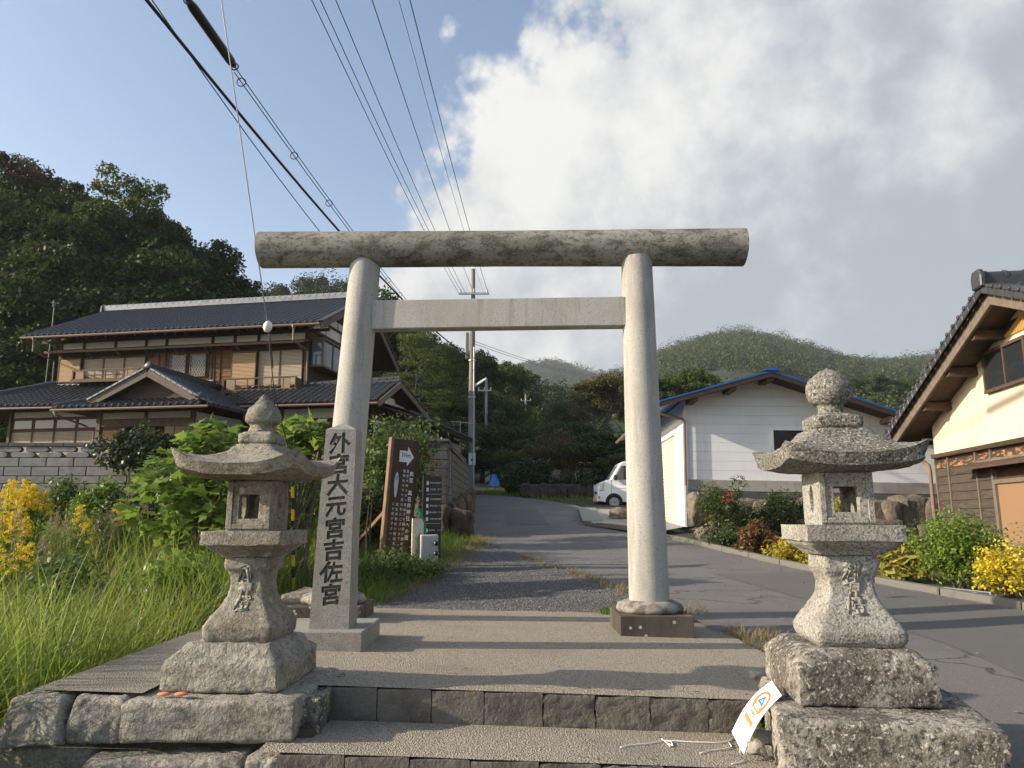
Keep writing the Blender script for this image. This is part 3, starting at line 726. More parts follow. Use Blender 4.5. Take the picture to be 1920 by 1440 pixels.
m_bark_plank = M('charred_plank', (.045, .036, .028), .85, [('n', 3, .4, .65, (.095, .078, .062), .8, (1, 1, 9)), ('n', 25, .55, .7, (.030, .024, .02), .7, (1, 1, 3))], [('n', 30, .004, (1, 1, 6))], objr=((.075, .06, .046), .8))
m_gutter = M('brown_pipe', (.20, .135, .105), .5)
m_blue = M('blue_painted_metal', (.014, .095, .31), .45, spec=.4)
m_siding = M('white_siding', (.72, .735, .745), .6, [('n', 1.2, .45, .75, (.62, .63, .635), .6), ('n', 4, .52, .72, (.52, .525, .51), .45, (2, 2, .16)), ('n', 16, .62, .75, (.42, .42, .40), .35, (1.5, 1.5, .3))], objr=((.68, .69, .70), .6))
m_cblock = M('concrete_block', (.27, .26, .24), .95, [('n', 4, .42, .68, (.13, .125, .115), .8), ('n', 100, .55, .65, (.36, .35, .33), .4)], [('n', 90, .003)], objr=((.19, .185, .17), .7))
m_cblock_d = M('dark_concrete_block', (.100, .10, .098), .95, [('n', 3, .42, .68, (.055, .052, .047), .85), ('n', 100, .55, .65, (.21, .20, .19), .4)], [('n', 90, .003)], objr=((.066, .066, .065), .7))  # base darkened to stand for shadow on gate pillar and lane wall
m_rock = M('field_rock', (.20, .165, .125), .95, [('n', 3, .42, .65, (.085, .072, .058), .85), ('n', 12, .5, .68, (.30, .255, .20), .6), ('n', 2, .6, .7, (.13, .12, .07), .5)], [('n', 9, .05), ('n', 40, .012)], objr=((.13, .11, .085), .6))

def roof_tile_mesh(w, l, eave=False, name='roof_tile'):
    mb = MB(); xs = [0, .22, .5, .74, .88, 1.0]; zs = [.012, -.004, -.004, .034, .040, .012]
    v = []
    for y, up in ((0, .026), (l * 1.12, .004)):
        for x, z in zip(xs, zs): v.append((x * w, y, z + up))
    for x, z in zip(xs, zs): v.append((x * w, 0, z - .004))
    n = 6; f = [(i, i + 1, n + i + 1, n + i) for i in range(5)] + [(2 * n + i, 2 * n + i + 1, i + 1, i) for i in range(5)]
    mb.add(v, f)
    if eave:
        cx, cz = .83 * w, .045
        rings = []
        for yy, r in ((.03, .062), (-.012, .062), (-.038, .046), (-.047, .018)):
            rings.append([(cx + r * math.cos(2 * math.pi * j / 8), yy, cz - .02 + r * math.sin(2 * math.pi * j / 8)) for j in range(8)])
        mb.loft(rings)
        mb.add([(0, -.006, .02), (.7 * w, -.006, .02), (.7 * w, -.006, -.05), (0, -.006, -.05)], [(0, 1, 2, 3)])
    return mb
TILE_BUDGET = {}
def tile_roof(root, roofpart, O, ex, eu, length, slope, clip=None, w=.27, l=.24, eave=True, singles=300, mat=None):
    """pantiles over one slope: O eave start, ex along the eave, eu up the slope; the first `singles` are objects, the rest one part"""
    mat = mat or m_tile
    O, ex, eu = Vector(O), Vector(ex).normalized(), Vector(eu).normalized(); nrm = ex.cross(eu).normalized()
    if nrm.z < 0: nrm = -nrm
    rot = Matrix((ex, eu, nrm)).transposed()
    key = (w, l)
    if key not in tile_roof.cache:
        a, b = roof_tile_mesh(w, l), roof_tile_mesh(w, l, True)
        tile_roof.cache[key] = (a, b, a.mesh('roof_tile', m_tile, RAD(40), fixn=False), b.mesh('eave_tile', m_tile, RAD(40), fixn=False))
    ta, tb, ma, mbm = tile_roof.cache[key]
    nc, nr = int(length / w + .5), int(slope / l + .5); dw, dl = length / nc, slope / nr
    rest = MB(); used = TILE_BUDGET.setdefault(root.name, 0)
    for j in range(nr):
        for i in range(nc):
            if clip and not clip((i + .5) * dw, (j + .5) * dl): continue
            first = eave and (j == 0 or (clip and not clip((i + .5) * dw, (j - .5) * dl)))
            p = O + ex * (i * dw) + eu * (j * dl) + nrm * .03
            if used < singles:
                o = link('eave_tile' if first else 'roof_tile', mbm if first else ma, roofpart)
                o.matrix_local = Matrix.Translation(p) @ rot.to_4x4() @ Matrix.Diagonal((dw / w, dl / l, 1, 1))
                used += 1
            else:
                src = tb if first else ta
                rest.add([tuple(p + ex * (q[0] * dw / w) + eu * (q[1] * dl / l) + nrm * q[2]) for q in src.v], src.f)
    TILE_BUDGET[root.name] = used
    if rest.v: tag(link('roof_tile_rows', rest.mesh('roof_tile_rows', mat, RAD(40), fixn=False), roofpart), kind='stuff')
tile_roof.cache = {}
def quad_deck(mb, pts, th=.06, mi=0):
    n = (Vector(pts[1]) - Vector(pts[0])).cross(Vector(pts[-1]) - Vector(pts[0])).normalized()
    if n.z > 0: n = -n
    mb.prism([Vector(p) for p in pts], n * th, mi)
def ridge_row(parent, a, b, name, mat, step=.28, r=.085, base=.10, wall=.11):
    a, b = Vector(a), Vector(b); L_ = (b - a).length; n = max(2, int(L_ / step)); d = (b - a) / n
    part('ridge_base', MB().bar(a + Vector((0, 0, base / 2)), b + Vector((0, 0, base / 2)), wall * 1.5, base), mat, parent)
    mb = MB(); dl = d.length; ez = d.normalized()
    rings = [[(math.cos(t) * rr, y, math.sin(t) * rr) for t in np.linspace(-.15, math.pi + .15, 8)] for y, rr in ((0, r * 1.15), (dl * .16, r * 1.15), (dl * .17, r), (dl, r))]
    mb.loft(rings, cap=True); me = mb.mesh(name, mat, RAD(40))
    sx = ez.cross(Vector((0, 0, 1))).normalized(); rot = Matrix((sx, ez, sx.cross(ez))).transposed()
    for i in range(n):
        o = link(name, me, parent); o.matrix_local = Matrix.Translation(a + d * i + Vector((0, 0, base))) @ rot.to_4x4()
def shutter(parent, x0, x1, y, z0, z1, mat, name='shutter', slat=.055):
    """framed shutter with horizontal slats at local y (front towards -y)"""
    p = part(name, MB().box(x0 + .002, x1 - .002, y, y + .03, z0, z1), M('shutter_backing', (.12, .085, .055), .8), parent)
    mb = MB()
    for a, b in ((x0, x0 + .035), (x1 - .035, x1)): mb.box(a, b, y - .03, y - .001, z0, z1)
    mb.box(x0 + .036, x1 - .036, y - .03, y - .001, z0, z0 + .04); mb.box(x0 + .036, x1 - .036, y - .03, y - .001, z1 - .04, z1)
    part('frame', mb, m_wood_b, p)
    sb = MB(); z = z0 + .045
    while z + slat * .8 < z1 - .04:
        sb.prism([(x0 + .037, y - .002, z), (x0 + .037, y - .024, z), (x0 + .037, y - .008, z + slat * .82), (x0 + .037, y - .002, z + slat * .82)], (x1 - x0 - .074, 0, 0)); z += slat
    part('slats', sb, mat, p, kind='stuff')
    return p
def win(parent, x0, x1, y, z0, z1, frame_mat, glass, n=2, fw=.05, name='window', d=.05):
    """n panes side by side in a frame standing proud of the wall at local y"""
    mb = MB()
    mb.box(x0, x1, y - d, y - .002, z1 - fw, z1); mb.box(x0, x1, y - d - .01, y - .002, z0, z0 + fw)
    mb.box(x0, x0 + fw, y - d, y - .002, z0 + fw, z1 - fw); mb.box(x1 - fw, x1, y - d, y - .002, z0 + fw, z1 - fw)
    w = (x1 - x0 - 2 * fw)
    for i in range(1, n): cx = x0 + fw + w * i / n; mb.box(cx - fw * .4, cx + fw * .4, y - d * .8, y - .002, z0 + fw, z1 - fw)
    f = part(name, mb, frame_mat, parent)
    for i in range(n):
        a = x0 + fw + w * i / n + (fw * .4 if i else 0); b = x0 + fw + w * (i + 1) / n - (fw * .4 if i < n - 1 else 0)
        part('pane', MB().box(a, b, y - d * .5, y - d * .3, z0 + fw, z1 - fw), glass, f)
    return f
def stones(parent, pts, mat=None, world=True, res=8):
    """pts = [(centre, (hx,hy,hz), seed)]"""
    for c, hs, seed in pts:
        mb = rough_block(hs[0], hs[1], hs[2] * 2, min(hs) * .45, 4, 3, ((1.3 / max(hs), max(hs) * .15), (5, .04)), seed)
        o = part('stone', mb, mat or m_rock, parent, smooth=RAD(24), bevel=.012)
        o.location = Vector(c) - Vector((0, 0, hs[2])) - (WM[parent].translation if world else Vector())

# ================================================================ house terrace
tp = [(-60, 24.2), (-8.7, 24.2), (-2.15, 17.3), (-1.72, 19), (-1.6, 26), (-2.6, 31), (-6, 37), (-9, 44), (-60, 70)]
part('yard_terrace', MB().prism([(x, y, .2) for x, y in tp], (0, 0, 2.75)), m_soil, tag(link('terrace', None), 'raised earth terrace the tiled house stands on', 'terrace', kind='structure'))

# ================================================================ tiled farmhouse
HL = Vector((-8.2, 29.0, 3.0)); HA = RAD(-10.2)
hs = thing('tiled_house', 'two storey timber house with dark tiled roofs on the left terrace', 'house', HL, HA)
HM = WM[hs]; HI = HM.inverted()
def hl(u, v, y):
    o = HI @ Vector((0, 0, CAMZ)); d = (HI.to_3x3() @ ray(u, v)); t = (y - o.y) / d.y
    return o + d * t
# main volumes
b = MB()
b.box(-11.35, 0, .02, 7.0, 2.4, 5.42)                         # upper storey
b.prism([(0, .02, 5.42), (0, 7.0, 5.42), (0, 3.5, 7.25)], (-11.35, 0, 0))
b.box(-12.2, -6.0, -1.2, 0, -.1, 2.28); b.box(-2.5, 3.0, -1.2, 0, -.1, 2.2); b.box(-6.0, -2.5, -1.25, -.02, -.1, 2.6)
b.box(-12.2, 3.0, .02, 7, -.1, 2.38)
b.box(-2.4, 3.0, -1.19, -.02, 2.21, 2.6)
part('wall', b, m_wood_d, hs)
rf = part('roof', MB(), m_wood_d, hs)
d = MB()
X0, X1, ye, ze, yr, zrg = -12.3, 1.0, -1.1, 5.36, 3.5, 7.70
quad_deck(d, [(X0, ye, ze), (X1, ye, ze), (X1, yr, zrg), (X0, yr, zrg)], .10)
quad_deck(d, [(X1, 8.1, ze), (X0, 8.1, ze), (X0, yr + .001, zrg), (X1, yr + .001, zrg)], .10)
lowL = [(-14.6, -2.3, 2.24), (-4.0, -2.3, 2.14), (-4.0, 0, 3.40), (-11.2, 0, 3.45)]
quad_deck(d, lowL, .08)
quad_deck(d, [(-14.6, 7, 2.24), (-14.6, -2.3, 2.24), (-11.36, 0, 3.45), (-11.36, 7, 3.45)], .08)
lowR = [(-2.6, -2.3, 2.02), (3.9, -2.3, 2.02), (3.9, .4, 3.25), (-2.6, 0, 2.85)]
quad_deck(d, [(-2.6, -2.3, 2.02), (3.9, -2.3, 2.02), (3.9, .0, 3.1), (-2.6, .0, 3.1)], .08)
quad_deck(d, [(3.9, 4.6, 2.1), (.3, 4.6, 2.1), (.3, .001, 3.1), (3.9, .001, 3.1)], .08)
quad_deck(d, [(4.7, -1.2, 1.72), (4.7, 10, 1.72), (3.02, 10, 2.25), (3.02, -1.2, 2.25)], .08)
# porch
pg = dict(x=-3.75, z=3.02)
quad_deck(d, [(-5.95, -4.3, 1.97), (-5.95, 0, 1.97), (pg['x'], 0, pg['z']), (pg['x'], -4.3, pg['z'])], .07)
quad_deck(d, [(-1.75, 0, 1.97), (-1.75, -4.3, 1.97), (pg['x'] + .001, -4.3, pg['z']), (pg['x'] + .001, 0, pg['z'])], .07)
quad_deck(d, [(-6.95, -4.95, 1.66), (-1.3, -4.95, 1.66), (-1.9, -4.0, 2.02), (-5.9, -4.0, 2.02)], .06)
quad_deck(d, [(-6.95, -1.2, 1.66), (-6.95, -4.95, 1.66), (-5.96, -4.0, 1.98), (-5.96, -1.2, 1.98)], .06)
quad_deck(d, [(-1.0, -4.95, 1.66), (-.6, -1.2, 1.60), (-1.75, -1.2, 1.96), (-1.75, -4.0, 1.96)], .06)
part('roof_deck', d, m_wood_d, rf)
sl = math.hypot(yr - ye, zrg - ze); eu = ((0, yr - ye, zrg - ze))
# lower and porch slopes first (nearest), then the big slope
pe = (0, .95, .36)
tile_roof(hs, rf, (-6.95, -4.97, 1.66), (1, 0, 0), pe, 5.65, 1.0, lambda x, s: s * .93 < x < 5.65 - s * .6, singles=300)
tile_roof(hs, rf, (-1.05, -4.95, 1.66), (.11, 1, -.016), (-1, 0, .42), 3.7, .8, None, eave=True)
le = (0, 2.3, 1.24)
tile_roof(hs, rf, (-14.6, -2.32, 2.26), (10.6, 0, -.10), le, 10.6, 2.6, lambda x, s: x > s * 1.25 and not (x > 8.3 and s < .6))
tile_roof(hs, rf, (-2.55, -2.32, 2.04), (1, 0, 0), (0, 2.3, 1.08), 6.4, 2.45, None)
tile_roof(hs, rf, (X0, ye - .02, ze + .01), (1, 0, 0), eu, X1 - X0, sl, None, singles=300)
# porch gable slopes
gs = math.hypot(2.2, 1.05)
tile_roof(hs, rf, (-1.72, -4.3, 1.98), (0, 1, 0), (-2.03, 0, 1.05), 3.2, gs * .92, None, eave=False, singles=0)
tile_roof(hs, rf, (-5.98, -1.1, 1.98), (0, -1, 0), (2.2, 0, 1.05), 3.2, gs, None, eave=False, singles=0)
tile_roof(hs, rf, (4.72, -1.2, 1.74), (0, 1, 0), (-1.68, 0, .53), 11.2, 1.75, None, singles=0)
ridge_row(rf, (X0 - .02, yr, zrg + .06), (X1 + .02, yr, zrg + .06), 'ridge_tile', m_tile_lit, step=.30, r=.11, base=.18, wall=.15)
ridge_row(rf, (pg['x'], -4.35, pg['z'] + .05), (pg['x'], .0, pg['z'] + .05), 'porch_ridge_tile', m_tile, r=.09, base=.12)
ridge_row(rf, (-14.55, -2.28, 2.32), (-11.3, -.02, 3.50), 'hip_tile', m_tile, r=.10, base=.10)
ridge_row(rf, (-6.9, -4.9, 1.70), (-5.95, -4.05, 2.04), 'hip_tile', m_tile, r=.08, base=.08)
ridge_row(rf, (.05, .1, 3.06), (3.9, .02, 3.16), 'wing_ridge_tile', m_tile, r=.10, base=.12)
ridge_row(rf, (-11.2, -.08, 3.42), (-4.0, -.08, 3.36), 'flashing_tile', m_tile_lit, r=.05, base=.06)
# verge tiles up the porch gable (sunlight put into their pale colour), the ornament at its peak
for sx_, xe in ((-1, -6.0), (1, -1.70)):
    a = Vector((xe, -4.42, 2.0)); b2 = Vector((pg['x'] + sx_ * .12, -4.42, pg['z'] + .02)); n = 9
    for i in range(n):
        p = a.lerp(b2, i / n); q = a.lerp(b2, (i + .94) / n)
        part('verge_tile', MB().bar(p, q, .26, .07, up=(0, 0, 1)), m_tile_lit, rf, bevel=.015)
    a2 = Vector((xe + .05 * -sx_, -4.46, 1.86)); b3 = Vector((pg['x'], -4.46, pg['z'] - .12))
    part('barge_board', MB().bar(a2, b3, .06, .24), m_wood_g, hs)
orn = roughen(MB().lathe([(0, .02), (0, .16), (.10, .20), (.2, .15), (.28, .06), (.3, .01)], 12), ((14, .03),), 3).xf(Matrix.Translation((pg['x'], -4.42, pg['z'] + .02)) @ Matrix.Diagonal((1, .45, 1, 1)))
part('ridge_ornament', orn, m_tile, rf, smooth=True)
orn = roughen(MB().lathe([(0, .02), (0, .13), (.10, .17), (.2, .09), (.25, .01)], 12), ((14, .03),), 5).xf(Matrix.Translation((-1.75, -4.35, 1.95)) @ Matrix.Diagonal((1, .7, 1, 1)))
part('corner_ornament', orn, m_tile, rf, smooth=True)
part('ridge_end', MB().prism([(X0 - .06, yr - .2, zrg - .02), (X0 - .06, yr + .2, zrg - .02), (X0 - .06, yr + .16, zrg + .3), (X0 - .06, yr, zrg + .42), (X0 - .06, yr - .16, zrg + .3)], (-.08, 0, 0)), m_tile, rf)
part('porch_gable_panel', MB().prism([(-5.3, -4.1, 2.05), (-2.3, -4.1, 2.05), (pg['x'], -4.1, pg['z'] - .15)], (0, .05, 0)), m_wood_d, hs)
# porch posts, beam, plaster strip
for x in (-6.15, -2.42): part('porch_post', MB().box(x - .09, x + .09, -3.69, -3.51, -.1, 1.68), m_wood_g, hs, bevel=.01)
part('porch_beam', MB().box(-6.06, -2.51, -3.66, -3.54, 1.14, 1.42), m_wood_g, hs, bevel=.01)
part('porch_upper_beam', MB().box(-6.5, -2.1, -3.68, -3.52, 1.66, 1.78), m_wood_d, hs)
part('porch_post', MB().box(-4.33, -4.23, -3.67, -3.53, 1.14, 1.66), m_wood_g, hs)
for x0, x1 in ((-6.05, -4.34), (-4.22, -2.52)): part('plaster_panel', MB().box(x0, x1, -3.62, -3.58, 1.43, 1.655), m_plaster, hs)
part('plaster_panel', MB().prism([(-2.33, -3.6, 1.3), (-1.95, -1.25, 1.3), (-1.95, -1.25, 1.6), (-2.33, -3.6, 1.62)], (-.04, 0, 0)), m_plaster, hs)
for x0, x1 in ((-5.15, -4.75), (-4.70, -4.1), (-3.9, -2.6)): part('plaster_panel', MB().box(x0, x1, -1.32, -1.26, .1, 1.5), m_plaster if x0 != -3.9 else m_shut_b, hs)
part('entrance_window', MB().box(-3.45, -3.2, -1.36, -1.325, 1.0, 1.42), m_glass, hs)
shutter(hs, -6.02, -5.55, -1.3, .3, 1.42, m_shut_b)
# ground floor, left range
for x0, x1 in ((-12.05, -10.25), (-10.18, -8.5), (-8.42, -6.9)): part('plaster_panel', MB().box(x0, x1, -1.26, -1.21, 1.92, 2.16), m_plaster, hs)
part('lintel', MB().box(-12.2, -6.2, -1.30, -1.21, 1.86, 1.91), m_wood_b, hs)
for i in range(5):
    x0 = -12.1 + i * 1.0
    win(hs, x0, x0 + .97, -1.22, 1.43, 1.85, m_wood_b, m_glass2, 1, .045, 'transom_window')
    shutter(hs, x0, x0 + .98, -1.24, .3, 1.41, m_shut_o if i == 4 else m_shut_b)
for x in (-12.15, -6.9): part('wall_post', MB().box(x - .06, x + .06, -1.34, -1.21, 0, 2.2), m_wood_b, hs)
# ground floor, right range
for x0, x1 in ((-1.9, -.35), (-.22, 2.4)):
    part('plaster_panel', MB().box(x0, x1, -1.26, -1.21, 1.62, 1.98), m_plaster, hs)
vt = part('vent_pipe', MB().lathe([(0, .10), (.05, .10), (.05, .07), (.01, .065)], 16).xf(Matrix.Translation((-.72, -1.262, 1.80)) @ Matrix.Rotation(math.pi / 2, 4, 'X')), m_white, hs)
part('wall_post', MB().box(-.34, -.23, -1.32, -1.21, 0, 2.0), m_wood_b, hs)
part('lintel', MB().box(-2.4, 2.9, -1.31, -1.21, 1.55, 1.615), m_wood_b, hs)
part('plaster_panel', MB().box(.1, 1.2, -1.27, -1.22, .9, 1.5), m_shut_b, hs)
# upper storey: eave plaster band and posts
posts = [-11.3, -10.2, -8.7, -7.25, -6.3, -4.2, -3.2, -2.15, -.06]
for a, b2 in zip(posts[:-1], posts[1:]): part('plaster_panel', MB().box(a + .07, b2 - .07, -.03, .015, 5.02, 5.28), m_plaster, hs)
for x in posts: part('wall_post', MB().box(x - .055, x + .055, -.06, .018, 2.9, 5.4), m_wood_d, hs)
part('eave_beam', MB().box(-12.2, .95, -.14, -.061, 5.285, 5.40), m_wood_d, hs)
part('shade_board', MB().prism([(-11.6, -.02, 4.93), (-11.6, -.55, 4.80), (-11.6, -.55, 4.84), (-11.6, -.02, 5.0)], (11.7, 0, 0)), m_wood_b, hs)
part('shade_fascia', MB().box(-11.62, .12, -.60, -.553, 4.74, 4.84), m_wood_b, hs)
for x in np.arange(-11.0, .1, 1.35): part('bracket', MB().bar((x, -.02, 4.55), (x, -.5, 4.75), .06, .08), m_wood_b, hs)
for x in np.arange(-12.0, 1.0, .45):
    if x < .9: part('rafter', MB().bar((x, ye + .05, ze - .13), (x, .0, ze + (-ye) * (zrg - ze) / (yr - ye) - .15), .06, .08), m_wood_d, hs)
# planked middle
xs_ = [-7.15, -6.12, -5.22, -4.30, -3.78, -3.26]
for a, b2 in zip(xs_[:-1], xs_[1:]):
    z = 2.85
    while z < 4.7:
        h = .19; part('plank', MB().prism([(a + .02, -.005, z), (a + .02, -.03, z), (a + .02, -.012, z + h - .006), (a + .02, -.005, z + h - .006)], (b2 - a - .04, 0, 0)), m_plank, hs); z += h
for x in xs_ + [-4.05, -6.6, -5.7]: part('batten', MB().box(x - .02, x + .02, -.055, -.031, 2.85, 4.72), m_wood_d, hs)
part('wall_band', MB().box(-11.3, 0, -.045, -.004, 4.70, 4.78), m_wood_d, hs)
for x0 in (-6.03, -5.12):
    x1, z0, z1 = x0 + .73, 3.62, 4.58
    f = part('lattice_window', MB().box(x0, x1, -.12, -.06, z0, z0 + .04).box(x0, x1, -.12, -.06, z1 - .04, z1).box(x0, x0 + .04, -.12, -.06, z0 + .041, z1 - .041).box(x1 - .04, x1, -.12, -.06, z0 + .041, z1 - .041), m_wood_g, hs)
    part('pane', MB().box(x0 + .04, x1 - .04, -.064, -.056, z0 + .04, z1 - .04), m_glass2, f)
    lb = MB(); w_, h_ = x1 - x0, z1 - z0
    for k in np.arange(-h_, w_ * 1.0, .115):
        for sg in (1, -1):
            pts = []
            for t in np.linspace(0, h_, 30):
                xx = k + t * .62 if sg > 0 else w_ - (k + t * .62)
                if .03 < xx < w_ - .03: pts.append((xx + x0, z0 + t))
            if len(pts) > 2: lb.bar((pts[0][0], -.10 - .006 * sg, pts[0][1]), (pts[-1][0], -.10 - .006 * sg, pts[-1][1]), .016, .010, up=(0, 1, 0))
    part('lattice', lb, M('lattice_wood', (.42, .36, .28), .8), f)
# shutters of the upper windows
shutter(hs, -11.22, -10.16, -.16, 3.56, 4.60, m_shut_o)
for i in range(3): shutter(hs, -10.12 + i * .98, -9.15 + i * .98, -.06, 3.56, 4.62, m_shut_b)
shutter(hs, -3.22, -2.12, -.16, 2.93, 4.58, m_shut_o)
for i in range(2): shutter(hs, -2.09 + i * .97, -1.13 + i * .97, -.06, 2.93, 4.60, m_shut_b)
for x0, x1, z0, z1 in ((-10.15, -7.0, 3.46, 3.97), (-3.28, -.10, 2.80, 3.39)):
    bal = part('balcony', MB().box(x0, x1, -.62, -.17, z0, z0 + .06), m_wood_b, hs)
    part('rail', MB().box(x0, x1, -.64, -.58, z1 - .05, z1), m_wood_b, bal); part('fascia', MB().box(x0 - .02, x1 + .02, -.66, -.622, z0 - .02, z0 + .12), m_wood_b, bal)
    for x in (x0 + .02, x1 - .02): part('end_board', MB().box(x - .02, x + .02, -.60, -.17, z0 + .121, z1 - .051), m_wood_b, bal)
    for q in np.linspace(0, 1, 7): part('baluster', MB().box(x0 + .05 + q * (x1 - x0 - .12), x0 + .08 + q * (x1 - x0 - .12), -.63, -.60, z0 + .121, z1 - .051), m_wood_b, bal)
    for q in (.06, .80): part('panel', MB().box(x0 + q * (x1 - x0), x0 + q * (x1 - x0) + .36, -.625, -.605, z0 + .121, z1 - .051), M('balcony_panel', (.27, .20, .135), .8), bal)
    part('middle_rail', MB().box(x0 + .05, x1 - .05, -.60, -.585, z0 + .26, z0 + .285), m_wood_b, bal)
# right end wall with bay window and gable panels
bay = part('bay_window', MB().box(.0, .55, .2, 3.5, 3.92, 4.0).box(0, .6, .15, 3.55, 5.02, 5.10), m_wood_g, hs)
for y0, y1 in ((.22, .30), (1.2, 1.28), (2.3, 2.38), (3.4, 3.48)): part('mullion', MB().box(.47, .55, y0, y1, 4.0, 5.02), m_wood_g, bay)
for y0, y1 in ((.3, 1.2), (1.28, 2.3), (2.38, 3.4)): part('pane', MB().box(.50, .52, y0, y1, 4.0, 5.02), m_glass2, bay)
part('pane', MB().box(.05, .47, .24, .26, 4.0, 5.02), m_glass2, bay)
for y0, y1 in ((.2, 1.5), (1.6, 3.0), (3.1, 4.6), (4.7, 6.6)):
    part('plaster_panel', MB().box(.002, .03, y0, y1, 5.55, 5.95 if y0 < 4 else 5.8), m_plaster, hs)
for y0, y1 in ((1.5, 2.7), (2.8, 4.2), (4.3, 5.4)): part('plaster_panel', MB().box(.002, .03, y0, y1, 6.1, 6.4), m_plaster, hs)
part('end_beam', MB().box(.002, .08, -.1, 7.0, 5.40, 5.52), m_wood_d, hs)
for sgn, yb in ((1, ye), (-1, 8.1)):
    part('barge_board', MB().bar((X1 + .02, yb, ze - .12), (X1 + .02, yr, zrg - .12), .07, .26), m_wood_g, hs)
    part('barge_board', MB().bar((X0 - .02, yb, ze - .12), (X0 - .02, yr, zrg - .12), .07, .24), m_wood_g, hs)
for i in range(20):
    q = (i + .5) / 20
    part('verge_tile', MB().box(-.13, .13, -.11, .11, -.03, .04).xf(Matrix.Translation((X1, ye + (yr - ye) * q, ze + (zrg - ze) * q + .07)) @ Matrix.Rotation(math.atan2(zrg - ze, yr - ye), 4, 'X')), m_tile, rf, bevel=.02)
    part('verge_tile', MB().box(-.13, .13, -.11, .11, -.03, .04).xf(Matrix.Translation((X1, 8.1 + (yr - 8.1) * q, ze + (zrg - ze) * q + .07)) @ Matrix.Rotation(-math.atan2(zrg - ze, 8.1 - yr), 4, 'X')), m_tile, rf, bevel=.02)
# wing gable
part('wing_gable', MB().prism([(3.3, -1.2, 1.5), (3.3, 4.0, 1.5), (3.3, 4.0, 2.15), (3.3, .1, 2.95), (3.3, -1.2, 2.5)], (-.08, 0, 0)), m_wood_d, hs)
for y0, y1 in ((-1.0, -.1), (0, 1.1), (1.2, 2.3)): part('plaster_panel', MB().box(3.301, 3.33, y0, y1, 2.28, 2.62 - .12 * max(0, y1 - 1)), m_plaster, hs)
for yb, zb in ((-2.3, 1.95), (4.6, 2.03)): part('barge_board', MB().bar((3.93, yb, zb), (3.93, .0, 3.03), .07, .22), m_wood_g, hs)
for i in range(18):
    q = (i + .5) / 18
    part('verge_tile', MB().box(-.12, .12, -.11, .11, -.03, .04).xf(Matrix.Translation((3.9, 4.6 - 4.6 * q, 2.1 + 1.0 * q + .08)) @ Matrix.Rotation(-.21, 4, 'X')), m_tile, rf, bevel=.02)
part('lean_to_wall', MB().box(2.9, 3.9, 4.7, 10, -.1, 1.75), m_wood_d, hs)
part('plaster_panel', MB().box(3.901, 3.93, 4.9, 9.4, 1.0, 1.55), m_plaster, hs)
part('plaster_panel', MB().box(3.3, 3.33, -1.1, 4.5, 1.15, 1.55), m_plaster, hs)
# rain pipes
for x, yb in ((-11.6, -1.2), (-.05, -1.2)):
    part('rain_head', MB().lathe([(0, .03), (.12, .08), (.2, .085)], 8, (x, yb, 5.10)), m_gutter, hs)
    part('rain_pipe', MB().tube([(x, yb, 5.12), (x, yb, 4.72), (x + .12, -.15, 4.5), (x + .12, -.1, 2.9)], .035, 6), m_gutter, hs)
part('gutter', MB().tube([(-12.3, ye - .06, ze - .05), (1.0, ye - .06, ze - .05)], .05, 6), m_gutter, hs)
part('gutter', MB().tube([(-14.4, -2.38, 2.16), (-7.0, -2.38, 2.1)], .045, 6), m_gutter, hs); part('gutter', MB().tube([(-1.4, -2.38, 1.95), (3.9, -2.38, 1.95)], .045, 6), m_gutter, hs)
part('gutter', MB().tube([(-6.95, -5.03, 1.58), (-1.0, -5.03, 1.58)], .045, 6), m_gutter, hs)
part('rain_head', MB().lathe([(0, .03), (.1, .08), (.2, .09)], 8, (-6.85, -4.9, 1.42)), m_metal_g, hs)
part('rain_pipe', MB().tube([(-6.85, -4.9, 1.44), (-6.6, -3.8, 1.2), (-6.35, -3.6, 1.0), (-6.35, -3.6, -.1)], .035, 6), m_gutter, hs)

# ================================================================ ornamental block wall on the terrace edge
bw = thing('ornamental_block_wall', 'pale concrete block wall with pierced top rows below the tiled house', 'block wall', (-15.0, 23.9, 1.4))
def wall_z(v): return P(0, v, 23.9).z - 1.4
zz = [wall_z(v) for v in (935, 907, 893, 875.5, 858.5)]
bm_ = None
for r, (a, b2) in enumerate(zip(zz[:-1], zz[1:])):
    x = -7.0 + (.45 if r % 2 else 0)
    me = MB().box(-.425, .425, -.09, .09, 0, b2 - a - .022).mesh('concrete_block', m_cblock, bevel=.012)
    while x < 6.2:
        o = link('concrete_block', me, bw, (x, 0, a + .011)); x += .88
part('mortar_core', MB().box(-7.4, 6.3, -.06, .08, 0, zz[-1] - .02), M('mortar', (.10, .098, .09), .95), bw)
ph = wall_z(838) - zz[-1]
def bone(w, h):
    pts = [(-w / 2, .25), (-w / 2 + .08, 0), (w / 2 - .08, 0), (w / 2, .25), (w / 2, .75), (w / 2 - .08, 1), (-w / 2 + .08, 1), (-w / 2, .75)]
    return MB().prism([(x, -.08, z * h) for x, z in pts], (0, .16, 0)).mesh('pierced_block', m_cblock, bevel=.015)
me = bone(.74, ph * .49)
for r in range(2):
    x = -6.9 + (.44 if r % 2 else 0)
    while x < 6.2: link('pierced_block', me, bw, (x, 0, zz[-1] + ph * .5 * r + .004)); x += .88
x = -7.0
me = MB().box(-.44, .44, -.12, .12, 0, .12).mesh('cap_block', m_cblock_d, bevel=.012)
while x < 6.3: link('cap_block', me, bw, (x, 0, zz[-1] + ph + .006)); x += .89

